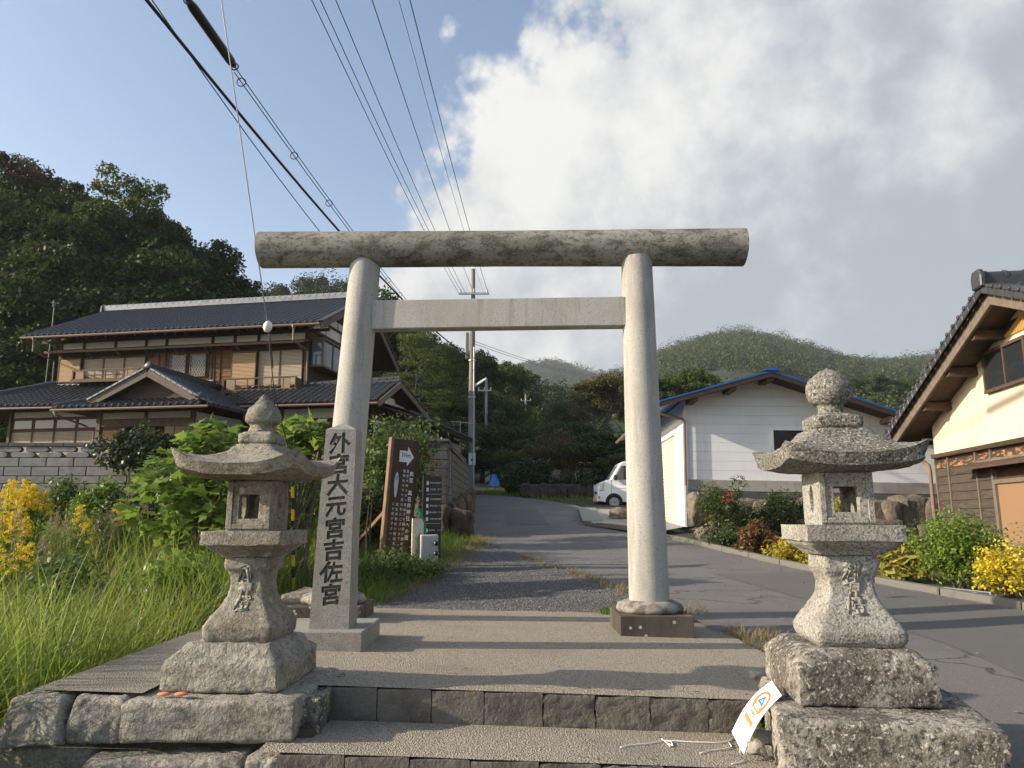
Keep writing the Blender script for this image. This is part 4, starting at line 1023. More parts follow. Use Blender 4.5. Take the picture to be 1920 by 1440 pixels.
# gate pillar and wall along the lane
gw = thing('gate_pillar', 'grey concrete block gate pillar behind the brown signboard', 'gate pillar', (-1.80, 17.2, .45))
me = MB().box(-.155, .155, -.2, .2, 0, .19).mesh('concrete_block', m_cblock_d, bevel=.01)
part('core', MB().box(-.29, .29, -.18, .18, 0, 2.2), M('mortar', (.10, .098, .09), .95), gw)
for r in range(11):
    for k in range(2): link('concrete_block', me, gw, (-.157 + .314 * k, 0, .004 + r * .2))
part('cap', MB().box(-.36, .36, -.25, .25, 2.205, 2.28), m_cblock_d, gw, bevel=.015)
lwall = thing('lane_block_wall', 'stained concrete block wall, darkened for shadow, running back along the left of the lane', 'block wall', (-1.62, 19.0, .6))
me = MB().box(-.075, .075, -.195, .195, 0, .19).mesh('concrete_block', m_cblock_d, bevel=.008)
part('core', MB().box(-.05, .05, 0, 7.2, .7, 1.92), M('mortar', (.10, .098, .09), .95), lwall)
for r in range(7):
    for k in range(18): link('concrete_block', me, lwall, (.03 * (k * .4) * .25, .2 + .4 * k, .62 + r * .2))
me = MB().box(-.24, .24, -.075, .075, 0, .19).mesh('concrete_block', m_cblock, bevel=.008)
for r in range(8): link('concrete_block', me, lwall, (-.18, -.08, .5 + r * .2))
part('coping', MB().box(-.12, .12, -.16, 7.4, 2.03, 2.10), m_cblock_d, lwall, bevel=.01)
rr_ = random.Random(3); pts = []
for k in range(13):
    y = 17.0 + k * .75; pts.append(((-1.60 + rr_.uniform(-.1, .12), y, H(-1.3, y) + .30), (rr_.uniform(.22, .30), rr_.uniform(.40, .48), rr_.uniform(.34, .42)), k + .5))
for k in range(4): pts.append(((-1.9 + .25 * k, 16.9, H(-1.5, 17) + .25), (.28, .25, .34), k + 40.0))
stones(lwall, pts, M('dark_rock', (.085, .065, .05), .95, [('n', 3, .42, .65, (.04, .032, .026), .85), ('n', 14, .5, .68, (.14, .11, .085), .5)], [('n', 12, .04)]))

# ================================================================ white storehouse with the blue roof
wb = thing('white_storehouse', 'white boarded storehouse with a blue metal roof and a roller shutter', 'storehouse', (4.3, 18.5, .72), RAD(-2), tilt=RAD(1.0))
rl = lambda x: (3.72 - .285 * (1.96 - x)) if x < 1.96 else (3.72 - .325 * (x - 1.96))      # roof underside
part('wall', MB().prism([(0, .03, 0), (6.6, .03, 0), (6.6, .03, rl(6.6)), (1.96, .03, 3.72), (0, .03, rl(0))], (0, 8, 0)), m_siding, wb)
z = 1.16; hb = .232
while z < 3.66:
    z1 = min(z + hb - .0045, 3.70); a, b2 = 0.0, 6.6
    def xlim(zq): return (max(0, 1.96 - (3.72 - zq) / .285), min(6.6, 1.96 + (3.72 - zq) / .325))
    (a0, b0), (a1, b1) = xlim(z), xlim(z1)
    part('siding_board', MB().prism([(a0, .028, z), (b0, .028, z), (b1, .028, z1), (a1, .028, z1)], (0, -.026, 0)), m_siding, wb); z += hb
z = .02
while z < 2.9:
    for y0, y1 in ((.03, .86), (3.35, 8.0)):
        part('siding_board', MB().box(-.022, -.001, y0, y1, z, min(z + hb - .007, 2.92)), m_siding, wb)
    if z > 2.44: part('siding_board', MB().box(-.022, -.001, .865, 3.345, z, min(z + hb - .007, 2.92)), m_siding, wb)
    z += hb
part('corner_trim', MB().box(-.03, .035, -.03, .029, .03, 2.95), m_white, wb)
sh_ = part('roller_shutter', MB().box(-.02, -.002, .95, 3.25, .02, 2.40), M('cream_shutter', (.72, .66, .50), .5), wb)
sb = MB(); z = .03
while z < 2.36: sb.prism([(-.021, .98, z), (-.05, .98, z + .03), (-.05, .98, z + .06), (-.021, .98, z + .082)], (0, 2.24, 0)); z += .09
part('slats', sb, M('cream_shutter', (.72, .66, .50), .5), sh_, kind='stuff')
part('shutter_frame', MB().box(-.09, -.024, .86, .95, .02, 2.46).box(-.09, -.024, 3.25, 3.34, .02, 2.46).box(-.09, -.024, .951, 3.249, 2.40, 2.46), m_white, wb)
win(wb, 2.13, 3.75, .002, 1.50, 2.46, m_white, m_glass, 2, .05, d=.06)
fd = part('foundation', MB().box(.06, 6.5, -.06, .029, .88, 1.15), m_conc, wb, bevel=.008)
me = MB().box(-.49, .49, -.10, .08, 0, .24).mesh('concrete_block', m_cblock_d, bevel=.01)
for i in range(6): link('concrete_block', me, wb, (.75 + i * 1.0, .0, .62))
rfp = part('roof', MB().prism([(-.75, -.85, rl(-.75) + .02), (1.96, -.85, 3.74), (1.96, -.85, 3.78), (-.75, -.85, rl(-.75) + .06)], (0, 9.6, 0)).prism([(1.961, -.85, 3.74), (7.4, -.85, rl(7.4) + .02), (7.4, -.85, rl(7.4) + .06), (1.961, -.85, 3.78)], (0, 9.6, 0)), m_blue, wb)
part('ridge_cap', MB().prism([(1.78, -.9, 3.765), (2.14, -.9, 3.765), (2.05, -.9, 3.825), (1.87, -.9, 3.825)], (0, 9.7, 0)), m_blue, rfp)
m_fascia = M('brown_fascia', (.045, .028, .022), .6)
for a, b2 in ((( -.75, rl(-.75)), (1.96, 3.72)), ((1.96, 3.72), (7.4, rl(7.4)))):
    part('fascia', MB().prism([(a[0], -.84, a[1] - .10), (b2[0], -.84, b2[1] - .10), (b2[0], -.84, b2[1] + .018), (a[0], -.84, a[1] + .018)], (0, .05, 0)), m_fascia, rfp)
part('soffit', MB().prism([(-.74, -.78, rl(-.74) - .03), (1.96, -.78, 3.69), (7.39, -.78, rl(7.39) - .03), (7.39, -.78, rl(7.39) - .005), (1.96, -.78, 3.715), (-.74, -.78, rl(-.74) - .005)], (0, .78, 0)), m_fascia, rfp)
for x in (.12, 1.05, 1.96, 3.45, 4.9, 6.2): part('purlin_end', MB().box(x - .08, x + .08, -.72, -.001, rl(x) - .17, rl(x) - .045), m_wood_g, rfp)
part('side_gutter', MB().tube([(-.8, -.85, rl(-.75) - .02), (-.8, 8.7, rl(-.75) - .02)], .05, 6), m_gutter, wb)
part('rain_pipe', MB().tube([(-.78, -.06, 2.88), (-.72, -.07, 2.82), (-.08, -.09, 2.66), (-.03, -.10, 2.60), (-.03, -.10, 1.0)], .04, 8), m_gutter, wb)
part('rain_pipe_foot', MB().tube([(-.03, -.10, 1.0), (-.03, -.10, .03)], .045, 8), m_metal_g, wb)
# rock retaining wall in front of it
rwall = thing('boulder_wall', 'retaining wall of rough brown boulders under the white storehouse', 'boulder wall', (7.3, 18.0, .3))
rr_ = random.Random(12); pts = []
for r, (zz0, hz) in enumerate(((.45, .38), (1.0, .34))):
    x = 4.55 + .3 * r
    while x < 10.6:
        w = rr_.uniform(.26, .52); hh = hz * rr_.uniform(.9, 1.3)
        pts.append(((x + w, 17.75 + .16 * r + rr_.uniform(-.1, .1), zz0 + .12 * (x > 8) * 0 + rr_.uniform(-.05, .05)), (w, .35, hh), x * 3 + r)); x += w * 1.55
stones(rwall, pts)
part('bank', MB().box(-2.7, 3.4, .1, .9, -.5, .95), m_soil, rwall)
for i, (u, v, Y, sx, szz) in enumerate(((1312, 955, 17.0, .30, .42), (1335, 1010, 16.6, .34, .22), (1175, 968, 21.5, .42, .19))):
    p = P(u, v, Y)
    o = solo('garden_rock', rough_block(sx, sx * .8, szz * 2, szz * .6, 12, 8, ((2.5, .12), (8, .05), (25, .015)), 31 + i * 7), m_rock,
             ['tall pale brown rock standing at the corner of the white storehouse', 'round brown rock at the foot of the storehouse corner by the kerb', 'long brown rock lying on the driveway in front of the white van'][i], 'rock', smooth=RAD(50), recentre=False, loc=(p.x, p.y, p.z - szz))

# driveway slab beside the lane
def build_drive():
    v = [(1.95, 20.1), (2.35, 25.5), (4.1, 26), (4.15, 18.3), (3.2, 17.2)]
    mb = MB(); 
    for i, (x, y) in enumerate(v): pass
    zc = [.80, 1.22, 1.24, .715, .60]
    mb.v = [(x, y, z) for (x, y), z in zip(v, zc)]; mb.f = [tuple(range(5))]; mb.mi = [0]
    o = tag(link('driveway', mb.mesh('driveway', m_conc, fixn=False)), 'pale concrete driveway in front of the roller shutter', 'driveway', kind='structure')
    part('van_yard', MB().box(2.2, 9, 25.6, 33, .6, 1.235), m_conc, o)
    part('edging', MB().bar((1.98, 20.1, .80), (3.25, 17.25, .63), .12, .10), m_kerb, o)
    part('drain_slab', MB().prism([(1.92, 20.4, .845), (2.5, 20.6, .845), (2.9, 26, 1.26), (2.3, 26, 1.26)], (0, 0, .02)), M('green_slab', (.20, .24, .21), .8, [('n', 3, .5, .7, (.12, .19, .17), .7)]), o)
    return o
build_drive()
solo('plank_on_drive', MB().bar((2.15, 19.7, .82), (3.3, 18.4, .74), .22, .05), M('bleached_board', (.46, .43, .38), .85, [('n', 6, .5, .7, (.36, .33, .29), .6)]), 'pale flat board lying along the driveway edge', 'board', bevel=.006)

# ================================================================ cream house on the right
RO, RAng = Vector((8.904, 15.6, 0)), RAD(-97.8)
rh_ = thing('cream_house', 'house with cream plaster gable above dark boards at the right edge', 'house', RO, RAng)
RI = WM[rh_].inverted()
def rlp(u, v, y):
    o = RI @ Vector((0, 0, CAMZ)); d = (RI.to_3x3() @ ray(u, v)); t = (y - o.y) / d.y
    return o + d * t
yB = -.55
lo_, ap_ = rlp(1690, 806, yB), rlp(1858, 556, yB)
print('barge', lo_, ap_, rlp(1680, 790, yB), rlp(1838, 550, yB))
ax = ap_.x; pitch = (ap_.z - lo_.z) / (ap_.x - lo_.x); Wd = 2 * ax
topz = lambda x: ap_.z - pitch * abs(x - ax)                  # centre line of the barge board
wz = lambda x: topz(x) - .02
part('gable_wall', MB().prism([(0, 0, 2.25), (Wd, 0, 2.25), (Wd, 0, wz(Wd)), (ax, 0, wz(ax)), (0, 0, wz(0))], (0, 6, 0)), m_cream, rh_)
part('lower_wall', MB().box(.0, Wd, .03, 6, -.3, 2.24), m_wood_d, rh_)
for x in (1.75,): part('plaster_joint', MB().box(x - .004, x + .004, -.003, -.001, 2.3, wz(x) - .3), M('joint', (.45, .40, .30), .9), rh_)
segs = [0.02, .62, 1.79, 2.36, 3.9, 5.2, 6.5, Wd - .02]
for a, b2 in zip(segs[:-1], segs[1:]):
    z = -.2; k = 0
    while z < 2.1:
        h = .165
        if not (2.3 < a < 3.8 and .35 < z < 1.7):
            top = z + h > 1.95
            part('plank', MB().prism([(a + .022, .029, z), (a + .022, -.004, z), (a + .022, .016, z + h - .004), (a + .022, .029, z + h - .004)], (b2 - a - .044, 0, 0)), m_rot if (top and a < 3) else m_bark_plank, rh_, label='plank with patches of bare orange wood' if (top and a < 3) else None)
        z += h
for x in segs: part('batten', MB().box(x - .022, x + .022, -.03, .012, -.2, 2.16), m_wood_g, rh_)
part('wall_rail', MB().box(-.03, Wd + .03, -.07, .028, 2.165, 2.245), m_wood_r, rh_)
part('wall_rail', MB().box(1.82, Wd, -.05, .02, 1.93, 1.98), m_wood_g, rh_)
hood = part('window_hood', MB().prism([(1.62, -.02, 1.95), (1.62, -.34, 1.84), (1.62, -.34, 1.80), (1.62, -.02, 1.88)], (2.6, 0, 0)), m_wood_r, rh_)
f = win(rh_, 2.44, 4.0, .02, .46, 1.60, m_wood_g, M('tan_blind', (.27, .165, .095), .35, [('n', 2, .5, .7, (.22, .13, .075), .4)], spec=.5), 1, .07, 'lower_window', .09)
part('post', MB().box(2.37, 2.43, -.05, .028, -.2, 1.80), m_wood_g, rh_)
win(rh_, 2.52, 3.95, .0, 3.13, 3.87, m_wood_r, m_glass, 2, .055, 'upper_window', .07)
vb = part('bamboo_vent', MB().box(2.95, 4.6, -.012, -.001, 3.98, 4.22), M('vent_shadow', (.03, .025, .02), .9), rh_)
for i in range(34):
    x = 2.97 + i * .047; zt = min(4.24, wz(x) - .16)
    if zt > 4.0: part('bamboo_bar', MB().box(x, x + .026, -.04, -.013, 3.97, zt), M('bamboo', (.50, .30, .09), .6), vb)
rr2 = part('roof', MB(), m_wood_d, rh_)
xe = -.75; xs2 = Wd + .75
dk = MB()
for a, b2 in ((xe, ax), (ax, xs2)):
    dk.prism([(a, yB - .02, topz(a) + .09), (b2, yB - .02, topz(b2) + .09), (b2, yB - .02, topz(b2) + .15), (a, yB - .02, topz(a) + .15)], (0, 7, 0))
part('roof_deck', dk, m_wood_d, rr2)
sf = MB()
for a, b2 in ((xe, ax), (ax, xs2)):
    sf.prism([(a, yB + .04, topz(a) - .02), (b2, yB + .04, topz(b2) - .02), (b2, yB + .04, topz(b2) + .02), (a, yB + .04, topz(a) + .02)], (0, -yB - .05, 0))
part('soffit_boards', sf, m_wood_r, rr2)
for a, b2 in ((xe + .1, ax), (xs2 - .1, ax)):
    part('barge_board', MB().bar((a, yB, topz(a)), (b2, yB, topz(b2)), .06, .25), m_wood_g, rh_, bevel=.008)
    part('barge_trim', MB().bar((a, yB - .045, topz(a) + .10), (b2, yB - .045, topz(b2) + .10), .03, .05), m_wood_r, rh_)
for x in (.95, 2.15, 3.25): part('purlin_end', MB().box(x - .07, x + .07, yB + .05, -.001, topz(x) - .19, topz(x) - .03), m_wood_r, rh_)
nvt = 20
knob = MB().lathe([(0, .045), (.012, .045), (.022, .03), (.025, .005)], 10).xf(Matrix.Rotation(math.pi / 2, 4, 'X'))
th_ = math.atan(pitch)
for side in (0, 1):
    for i in range(nvt):
        q = (i + .5) / nvt; x = xe + (ax - xe) * q if side == 0 else xs2 + (ax - xs2) * q
        ang = -th_ if side == 0 else th_
        mb = MB().box(-.13, .13, -.10, .22, -.02, .035); mb.add([(p[0], p[1] - .10, p[2] + .02) for p in knob.v], knob.f)
        mb.add([(p[0] * .0 + p[0], p[1], p[2]) for p in MB().box(-.12, .12, -.105, -.08, -.13, -.021).v], MB().box(0, 1, 0, 1, 0, 1).f)
        part('verge_tile', mb.xf(Matrix.Translation((x, yB - .05, topz(x) + .20)) @ Matrix.Rotation(ang, 4, 'Y')), m_tile, rr2, bevel=.012)
sl2 = math.hypot(ax - xe, topz(ax) - topz(xe))
tile_roof(rh_, rr2, (xe, 6.4, topz(xe) + .15), (0, -1, 0), (ax - xe, 0, topz(ax) - topz(xe)), 6.5, sl2, None, eave=True, singles=60)
tile_roof(rh_, rr2, (xs2, yB - .1, topz(xs2) + .15), (0, 1, 0), (ax - xs2, 0, topz(ax) - topz(xs2)), 6.5, sl2, None, eave=True, singles=60)
ridge_row(rr2, (ax, yB - .1, topz(ax) + .16), (ax, 6.4, topz(ax) + .16), 'ridge_tile', m_tile, step=.3, r=.10, base=.16, wall=.14)
on_ = MB().prism([(ax - .16, yB - .12, topz(ax) + .14), (ax + .16, yB - .12, topz(ax) + .14), (ax + .17, yB - .12, topz(ax) + .34), (ax + .10, yB - .12, topz(ax) + .45), (ax - .10, yB - .12, topz(ax) + .45), (ax - .17, yB - .12, topz(ax) + .34)], (0, -.09, 0))
part('ridge_end', on_, m_tile, rr2, bevel=.02)
part('gutter', MB().tube([(xe - .02, yB - .1, topz(xe) + .0), (xe - .02, 6.2, topz(xe) + .0)], .055, 8), M('dark_gutter', (.045, .03, .028), .4), rh_)
part('rain_head', MB().lathe([(0, .03), (.1, .09), (.2, .10)], 10, (xe + .12, -.12, topz(xe) - .22)), M('dark_gutter', (.045, .03, .028), .4), rh_)
part('rain_pipe', MB().tube([(xe + .12, -.12, topz(xe) - .2), (xe + .14, -.12, topz(xe) - .32), (-.10, -.10, topz(xe) - .55), (-.06, -.10, topz(xe) - .65), (-.06, -.10, -.2)], .04, 8), m_gutter, rh_)

# ================================================================ vegetation tools
def leaf_mat(name, c1, c2, c3=None, s3=.5, trans=.35, rough=.55, objr=None, layers=()):
    return M(name, c1, rough, layers, isl=(c2, 1.0) + ((c3, s3) if c3 else ()), trans=trans, spec=.25, objr=objr)
def unit(v): return v / np.maximum(np.linalg.norm(v, axis=1, keepdims=True), 1e-9)
def leaf_cloud(centers, radii, per, size, rng, aspect=.55, up=.35, out=.5, shell=.45, jit=.5):
    """rhombic leaves scattered through ellipsoid clumps -> verts (n*4,3), faces (n,4)"""
    centers = np.asarray(centers, float); radii = np.asarray(radii, float)
    if radii.ndim == 1: radii = np.repeat(radii[:, None], 3, 1)
    n = len(centers) * per
    c = np.repeat(centers, per, 0); r = np.repeat(radii, per, 0)
    d = unit(rng.normal(size=(n, 3))); rad = (shell + (1 - shell) * rng.random(n)) ** .7
    p = c + d * r * rad[:, None]
    nrm = unit(d * out + np.array([0, 0, up]) + rng.normal(size=(n, 3)) * jit)
    a = unit(np.cross(nrm, rng.normal(size=(n, 3)))); b = np.cross(nrm, a)
    s = (size * rng.uniform(.65, 1.3, n))[:, None]
    v = np.stack([p - a * s * .5, p + b * s * aspect * .5, p + a * s * .5 + nrm * s * .08, p - b * s * aspect * .5], 1).reshape(-1, 3)
    f = np.arange(n * 4).reshape(n, 4)
    return v, f
def crown_points(rng, n_lobes, n_cl, R, Hh, lobe=.42, flat=.8, dome=.15):
    """clump centres on lobes spread over a dome of radius R and height Hh (base at z=0)"""
    cs, rs = [], []
    for i in range(n_lobes):
        a = rng.uniform(0, 2 * math.pi); q = math.sqrt(rng.random()); zq = rng.random()
        rr = R * .68 * q * math.sqrt(max(.12, 1 - (zq - .25) ** 2 * 1.15))
        L = np.array([rr * math.cos(a), rr * math.sin(a), Hh * (dome + .72 * zq)])
        lr = R * lobe * rng.uniform(.7, 1.15)
        d = unit(rng.normal(size=(n_cl, 3))); d[:, 2] = np.abs(d[:, 2]) * .9 - .25
        cs.append(L + d * lr * np.array([1, 1, flat])); rs.append(np.full(n_cl, lr * .36) * rng.uniform(.7, 1.3, n_cl))
    return np.concatenate(cs), np.concatenate(rs)
def limb_mesh(rng, hb, R, Hh, r0, n=7, name='trunk', mat=None):
    """tapered trunk with limbs up into the crown; hb = height of the crown's base"""
    mb = MB(); bend = rng.normal(size=2) * .12 * hb
    pts = [(bend[0] * t * t, bend[1] * t * t, (hb + Hh * .55) * t) for t in np.linspace(0, 1, 7)]
    mb.tube(pts, [r0 * (1.25 if i == 0 else 1 - .11 * i) for i in range(7)], 8)
    for i in range(n):
        t = rng.uniform(.55, .95); a = rng.uniform(0, 6.28); s = Vector((bend[0] * t * t, bend[1] * t * t, (hb + Hh * .55) * t))
        e = Vector((R * .7 * math.cos(a), R * .7 * math.sin(a), hb + Hh * rng.uniform(.3, .85)))
        m = s.lerp(e, .5) + Vector((0, 0, -.06 * R))
        mb.tube([s, m, e], [r0 * .42, r0 * .28, r0 * .1], 5)
    return mb.mesh(name, mat, True)
m_bark = M('bark', (.085, .068, .052), .95, [('n', 6, .4, .7, (.045, .037, .03), .7, (1, 1, .3))], [('n', 14, .03)])
lf_dark = leaf_mat('foliage_dark', (.026, .046, .012), (.052, .082, .019), (.09, .105, .026), .4, .3, objr=((.065, .09, .022), .55))
lf_mid = leaf_mat('foliage_mid', (.045, .080, .018), (.085, .125, .028), (.14, .15, .035), .4, .32, objr=((.085, .095, .024), .5))
lf_brown = leaf_mat('foliage_brown', (.085, .085, .022), (.135, .120, .030), (.17, .12, .035), .5, .3)
lf_red = leaf_mat('foliage_russet', (.11, .05, .03), (.16, .075, .04), (.07, .06, .025), .5, .25)
lf_light = leaf_mat('foliage_light', (.075, .105, .028), (.12, .15, .042), (.19, .19, .055), .45, .35)
rng = np.random.default_rng(5)
CROWNS = {}
def mk_crown(key, lobes, ncl, per, R, Hh, size, mat, lobe=.42, flat=.8, hb=5.0, r0=.28, aspect=.55, up=.35, mat_fn=None):
    cs, rs = crown_points(rng, lobes, ncl, R, Hh, lobe, flat)
    v, f = leaf_cloud(cs, rs, per, size, rng, aspect, up)
    CROWNS[key] = (np_mesh('crown', v, f, mat), limb_mesh(rng, hb, R, Hh, r0, mat=m_bark), R, Hh, hb)
mk_crown('a', 15, 20, 46, 4.0, 6.5, .30, lf_dark)
mk_crown('b', 18, 18, 46, 4.0, 7.5, .28, lf_dark, lobe=.36)
mk_crown('c', 12, 22, 46, 4.0, 5.5, .32, lf_dark, lobe=.5)
mk_crown('mid', 14, 20, 46, 4.0, 6.0, .28, lf_mid)
mk_crown('airy', 13, 13, 34, 4.0, 7.0, .27, lf_light, lobe=.30)
mk_crown('brown', 17, 20, 46, 4.0, 5.5, .26, lf_brown, lobe=.36)
mk_crown('red', 9, 14, 40, 4.0, 4.5, .27, lf_red, lobe=.36)
def layered(key, mat, R=3.2, Hh=10.0):
    cs, rs = [], []
    for k in range(11):
        z = Hh * (.05 + .9 * k / 10); rr = R * (1 - .72 * (k / 10) ** 1.2)
        for j in range(9):
            a = rng.uniform(0, 6.28); q = rng.uniform(.35, 1) * rr
            cs.append((q * math.cos(a), q * math.sin(a), z + rng.uniform(-.3, .3) - q * .12)); rs.append((.85, .85, .20))
    v, f = leaf_cloud(cs, np.array(rs), 110, .17, rng, .5, .8, .2)
    CROWNS[key] = (np_mesh('crown', v, f, mat), limb_mesh(rng, 2.0, R, Hh, .24, 4, mat=m_bark), R, Hh, 2.0)
layered('layer', leaf_mat('foliage_sunny', (.105, .135, .032), (.155, .185, .05), (.21, .21, .06), .4, .4)); layered('layer_dark', lf_mid)  # first tree's leaf colour brightened to stand in for sunlight
def tree(u, vtop, D, diam, key, label, group=None, name='broadleaf_tree', hmul=1.0, ground=None):
    """a tree whose top shows at pixel (u, vtop) from the gate, D metres away; its trunk goes down to the ground"""
    cr, tr, R, Hh, hb = CROWNS[key]
    p = P(u, vtop, D); g = H(p.x, D) if ground is None else ground
    s = diam / (2 * R); total = p.z - g; hs_ = s * hmul
    base = max(total - Hh * hs_, .3 * total)
    szc = (total - base) / Hh
    t = thing(name, label, 'tree', (p.x, D, g), rng.uniform(0, 6.28), group)
    c = link('crown', cr, t, (0, 0, base), scale=(s, s, szc))
    k = link('trunk', tr, t, (0, 0, 0), scale=(s, s, (base + .62 * Hh * szc) / (hb + .85 * Hh)))
    return t
GF = 'trees of the dense wood behind the tiled house'
LF = 'dark green broadleaf tree in the dense wood rising behind the tiled house'
for a in [(-70, 335, 56, 11, 'a'), (130, 345, 52, 6.5, 'b'), (30, 400, 47, 10, 'c'), (115, 430, 46, 9, 'a'), (190, 420, 48, 9, 'b'), (300, 402, 50, 7.5, 'a'),
          (260, 480, 46, 9, 'c'), (345, 462, 50, 7.5, 'b'), (330, 530, 46, 9, 'a'), (405, 476, 52, 7, 'c'), (450, 525, 54, 6, 'a'), (407, 540, 48, 8, 'b'), (20, 520, 43, 9, 'b'),
          (110, 545, 44, 9, 'c'), (-30, 640, 40, 8, 'a'), (60, 640, 41, 7, 'c'), (200, 535, 44, 9, 'a'), (290, 580, 44, 8, 'b'), (470, 575, 58, 6, 'b'), (-90, 480, 46, 10, 'c'), (10, 720, 39, 6, 'b'), (430, 590, 56, 7, 'c')]:
    tree(*a, {-70: 'dark tree at the very left edge of the wood, beyond the red topped tree', 300: 'dark tree on the skyline just right of the pale airy tree', 345: 'dark rounded tree where the skyline of the wood starts to fall to the right', 405: 'dark tree low on the falling skyline above the roof ridge', 450: 'last dark tree on the skyline, behind the left end of the gate beam', 10: 'dark tree beside the lower left roof at the left edge', 60: 'dark tree directly left of the upper storey of the tiled house', -30: 'dark tree at the left edge halfway down the wood', 470: 'small dark tree behind the ridge of the upper roof near the gate'}.get(a[0], LF), GF)
tree(45, 306, 54, 9.5, 'a', 'tall dark tree at the left edge carrying a rust red top')
cr_ = tree(55, 303, 53, 6.0, 'red', 'rust red autumn crown showing at the very top of the wood on the far left', hmul=.75)
tree(238, 303, 49, 7.5, 'airy', 'pale green airy tree with sky showing through, highest behind the tiled house')
tree(180, 372, 47, 5.5, 'mid', 'small mid green tree between the airy tree and the red topped one')
GC = 'dark trees on the slope behind the tall utility pole'; LC = 'dark tree on the slope behind the utility poles'
for a in [(735, 590, 66, 8, 'a'), (690, 560, 72, 9, 'c'), (905, 655, 74, 6, 'mid'), (945, 678, 84, 6, 'mid'), (975, 700, 95, 6.5, 'c'), (745, 720, 64, 6, 'c'), (835, 740, 66, 6, 'a'),
          (885, 715, 62, 7, 'mid'), (935, 745, 66, 6.5, 'mid'), (905, 805, 56, 6, 'c'), (960, 790, 62, 6, 'mid'), (790, 790, 58, 5, 'b'), (870, 850, 54, 5.5, 'a'), (930, 850, 60, 5, 'c'), (850, 660, 66, 7, 'c')]:
    tree(*a, {690: 'tree on the hillside directly behind the tiled house gable', 735: 'dark tree above the gable end of the tiled house, left of the layered tree', 945: 'dark tree on the slope skyline right of the tall utility pole', 975: 'lowest dark tree on the slope skyline, left of the distant mountain', 930: 'dark tree at the foot of the slope behind the blue tarpaulin', 870: 'dark tree directly behind the foot of the tall utility pole'}.get(a[0], LC), GC)
tree(778, 622, 45, 5.4, 'layer', 'yellow green tree with layered flat sprays just left of the tall utility pole', hmul=1.1)
tree(838, 645, 47, 5.0, 'layer_dark', 'darker tree with layered branches directly behind the tall utility pole', hmul=1.1)
tree(1118, 706, 68, 6.6, 'brown', 'bronze green oak like tree left of the right gate pillar', hmul=.95)
tree(1178, 735, 72, 5.0, 'brown', 'bronze tree half hidden behind the right gate pillar')
tree(1060, 752, 78, 5.5, 'mid', 'mid green rounded tree left of the bronze tree')
tree(1010, 760, 82, 6.0, 'mid', 'light green feathery tree in the valley behind the third utility pole')
tree(1040, 790, 72, 6.5, 'mid', 'low green tree in the valley below the rounded tree')
tree(1092, 800, 60, 6.0, 'c', 'dark green tree below the bronze tree')
tree(985, 800, 66, 5.0, 'airy', 'bright green bamboo like tree behind the village garden')
tree(1290, 690, 46, 4.0, 'mid', 'rounded green tree showing above the left roof slope of the white storehouse', hmul=.8)
tree(1240, 712, 44, 3.0, 'c', 'darker tree close behind the right gate pillar above the storehouse roof', hmul=.8)
for i, (u, v, d_) in enumerate(((1607, 708, 6), (1655, 698, 6), (1705, 708, 7))):
    tree(u, v, 150, d_, 'b' if i != 2 else 'mid', ['dark round tree behind the storehouse roof, leftmost of three', 'tallest dark tree behind the storehouse roof, middle of three', 'paler tree behind the storehouse roof beside the cream house eave'][i], 'three trees behind the storehouse roof', hmul=.8)
# village garden
tree(955, 838, 38, 2.6, 'airy', 'leafy light green shrub tree at the bend of the lane', hmul=.7, ground=2.0)
tree(1135, 812, 36, 4.6, 'a', 'dark garden tree behind the white van', hmul=.7)
tree(1090, 832, 37, 3.4, 'brown', 'brownish thin leaved garden tree by the rusty roofed hut', hmul=.7)
tree(1010, 842, 39, 2.8, 'c', 'dark bush at the edge of the village garden', hmul=.6)
tree(1165, 850, 34, 2.6, 'mid', 'green bush next to the white van', hmul=.6)
def bare_tree(u, v, D, h, label, seed):
    r2 = random.Random(seed); p = P(u, v, D); g = H(p.x, D)
    t = thing('bare_tree', label, 'tree', (p.x, D, g)); mb = MB()
    def br(a, d, L, r, k):
        b = a + d * L; mb.tube([a, a.lerp(b, .5) + Vector((r2.uniform(-1, 1), r2.uniform(-1, 1), 0)) * L * .06, b], [r, r * .8, r * .6], 5)
        if k > 0:
            for _ in range(3):
                nd = (d + Vector((r2.uniform(-1, 1), r2.uniform(-1, 1), r2.uniform(-.2, .7))) * .75).normalized(); br(b, nd, L * .68, r * .6, k - 1)
    br(Vector((0, 0, 0)), Vector((.1, 0, 1)).normalized(), h * .34, .09, 4)
    part('branches', mb, m_bark, t)
    ends = np.array([mb.v[i] for i in range(0, len(mb.v), 9) if mb.v[i][2] > h * .5])
    v_, f_ = leaf_cloud(ends, np.full(len(ends), .25), 4, .12, rng); o = link('leaves', np_mesh('leaves', v_, f_, lf_brown), t)
bare_tree(1030, 860, 37, 3.6, 'nearly bare persimmon like tree with tangled branches in the garden', 4)
bare_tree(1068, 868, 36, 3.0, 'smaller bare tree with tangled branches in front of the rusty roofed hut', 9)
bare_tree(985, 868, 37, 2.8, 'thin bare shrub tree beside the light green shrub at the lane bend', 14)

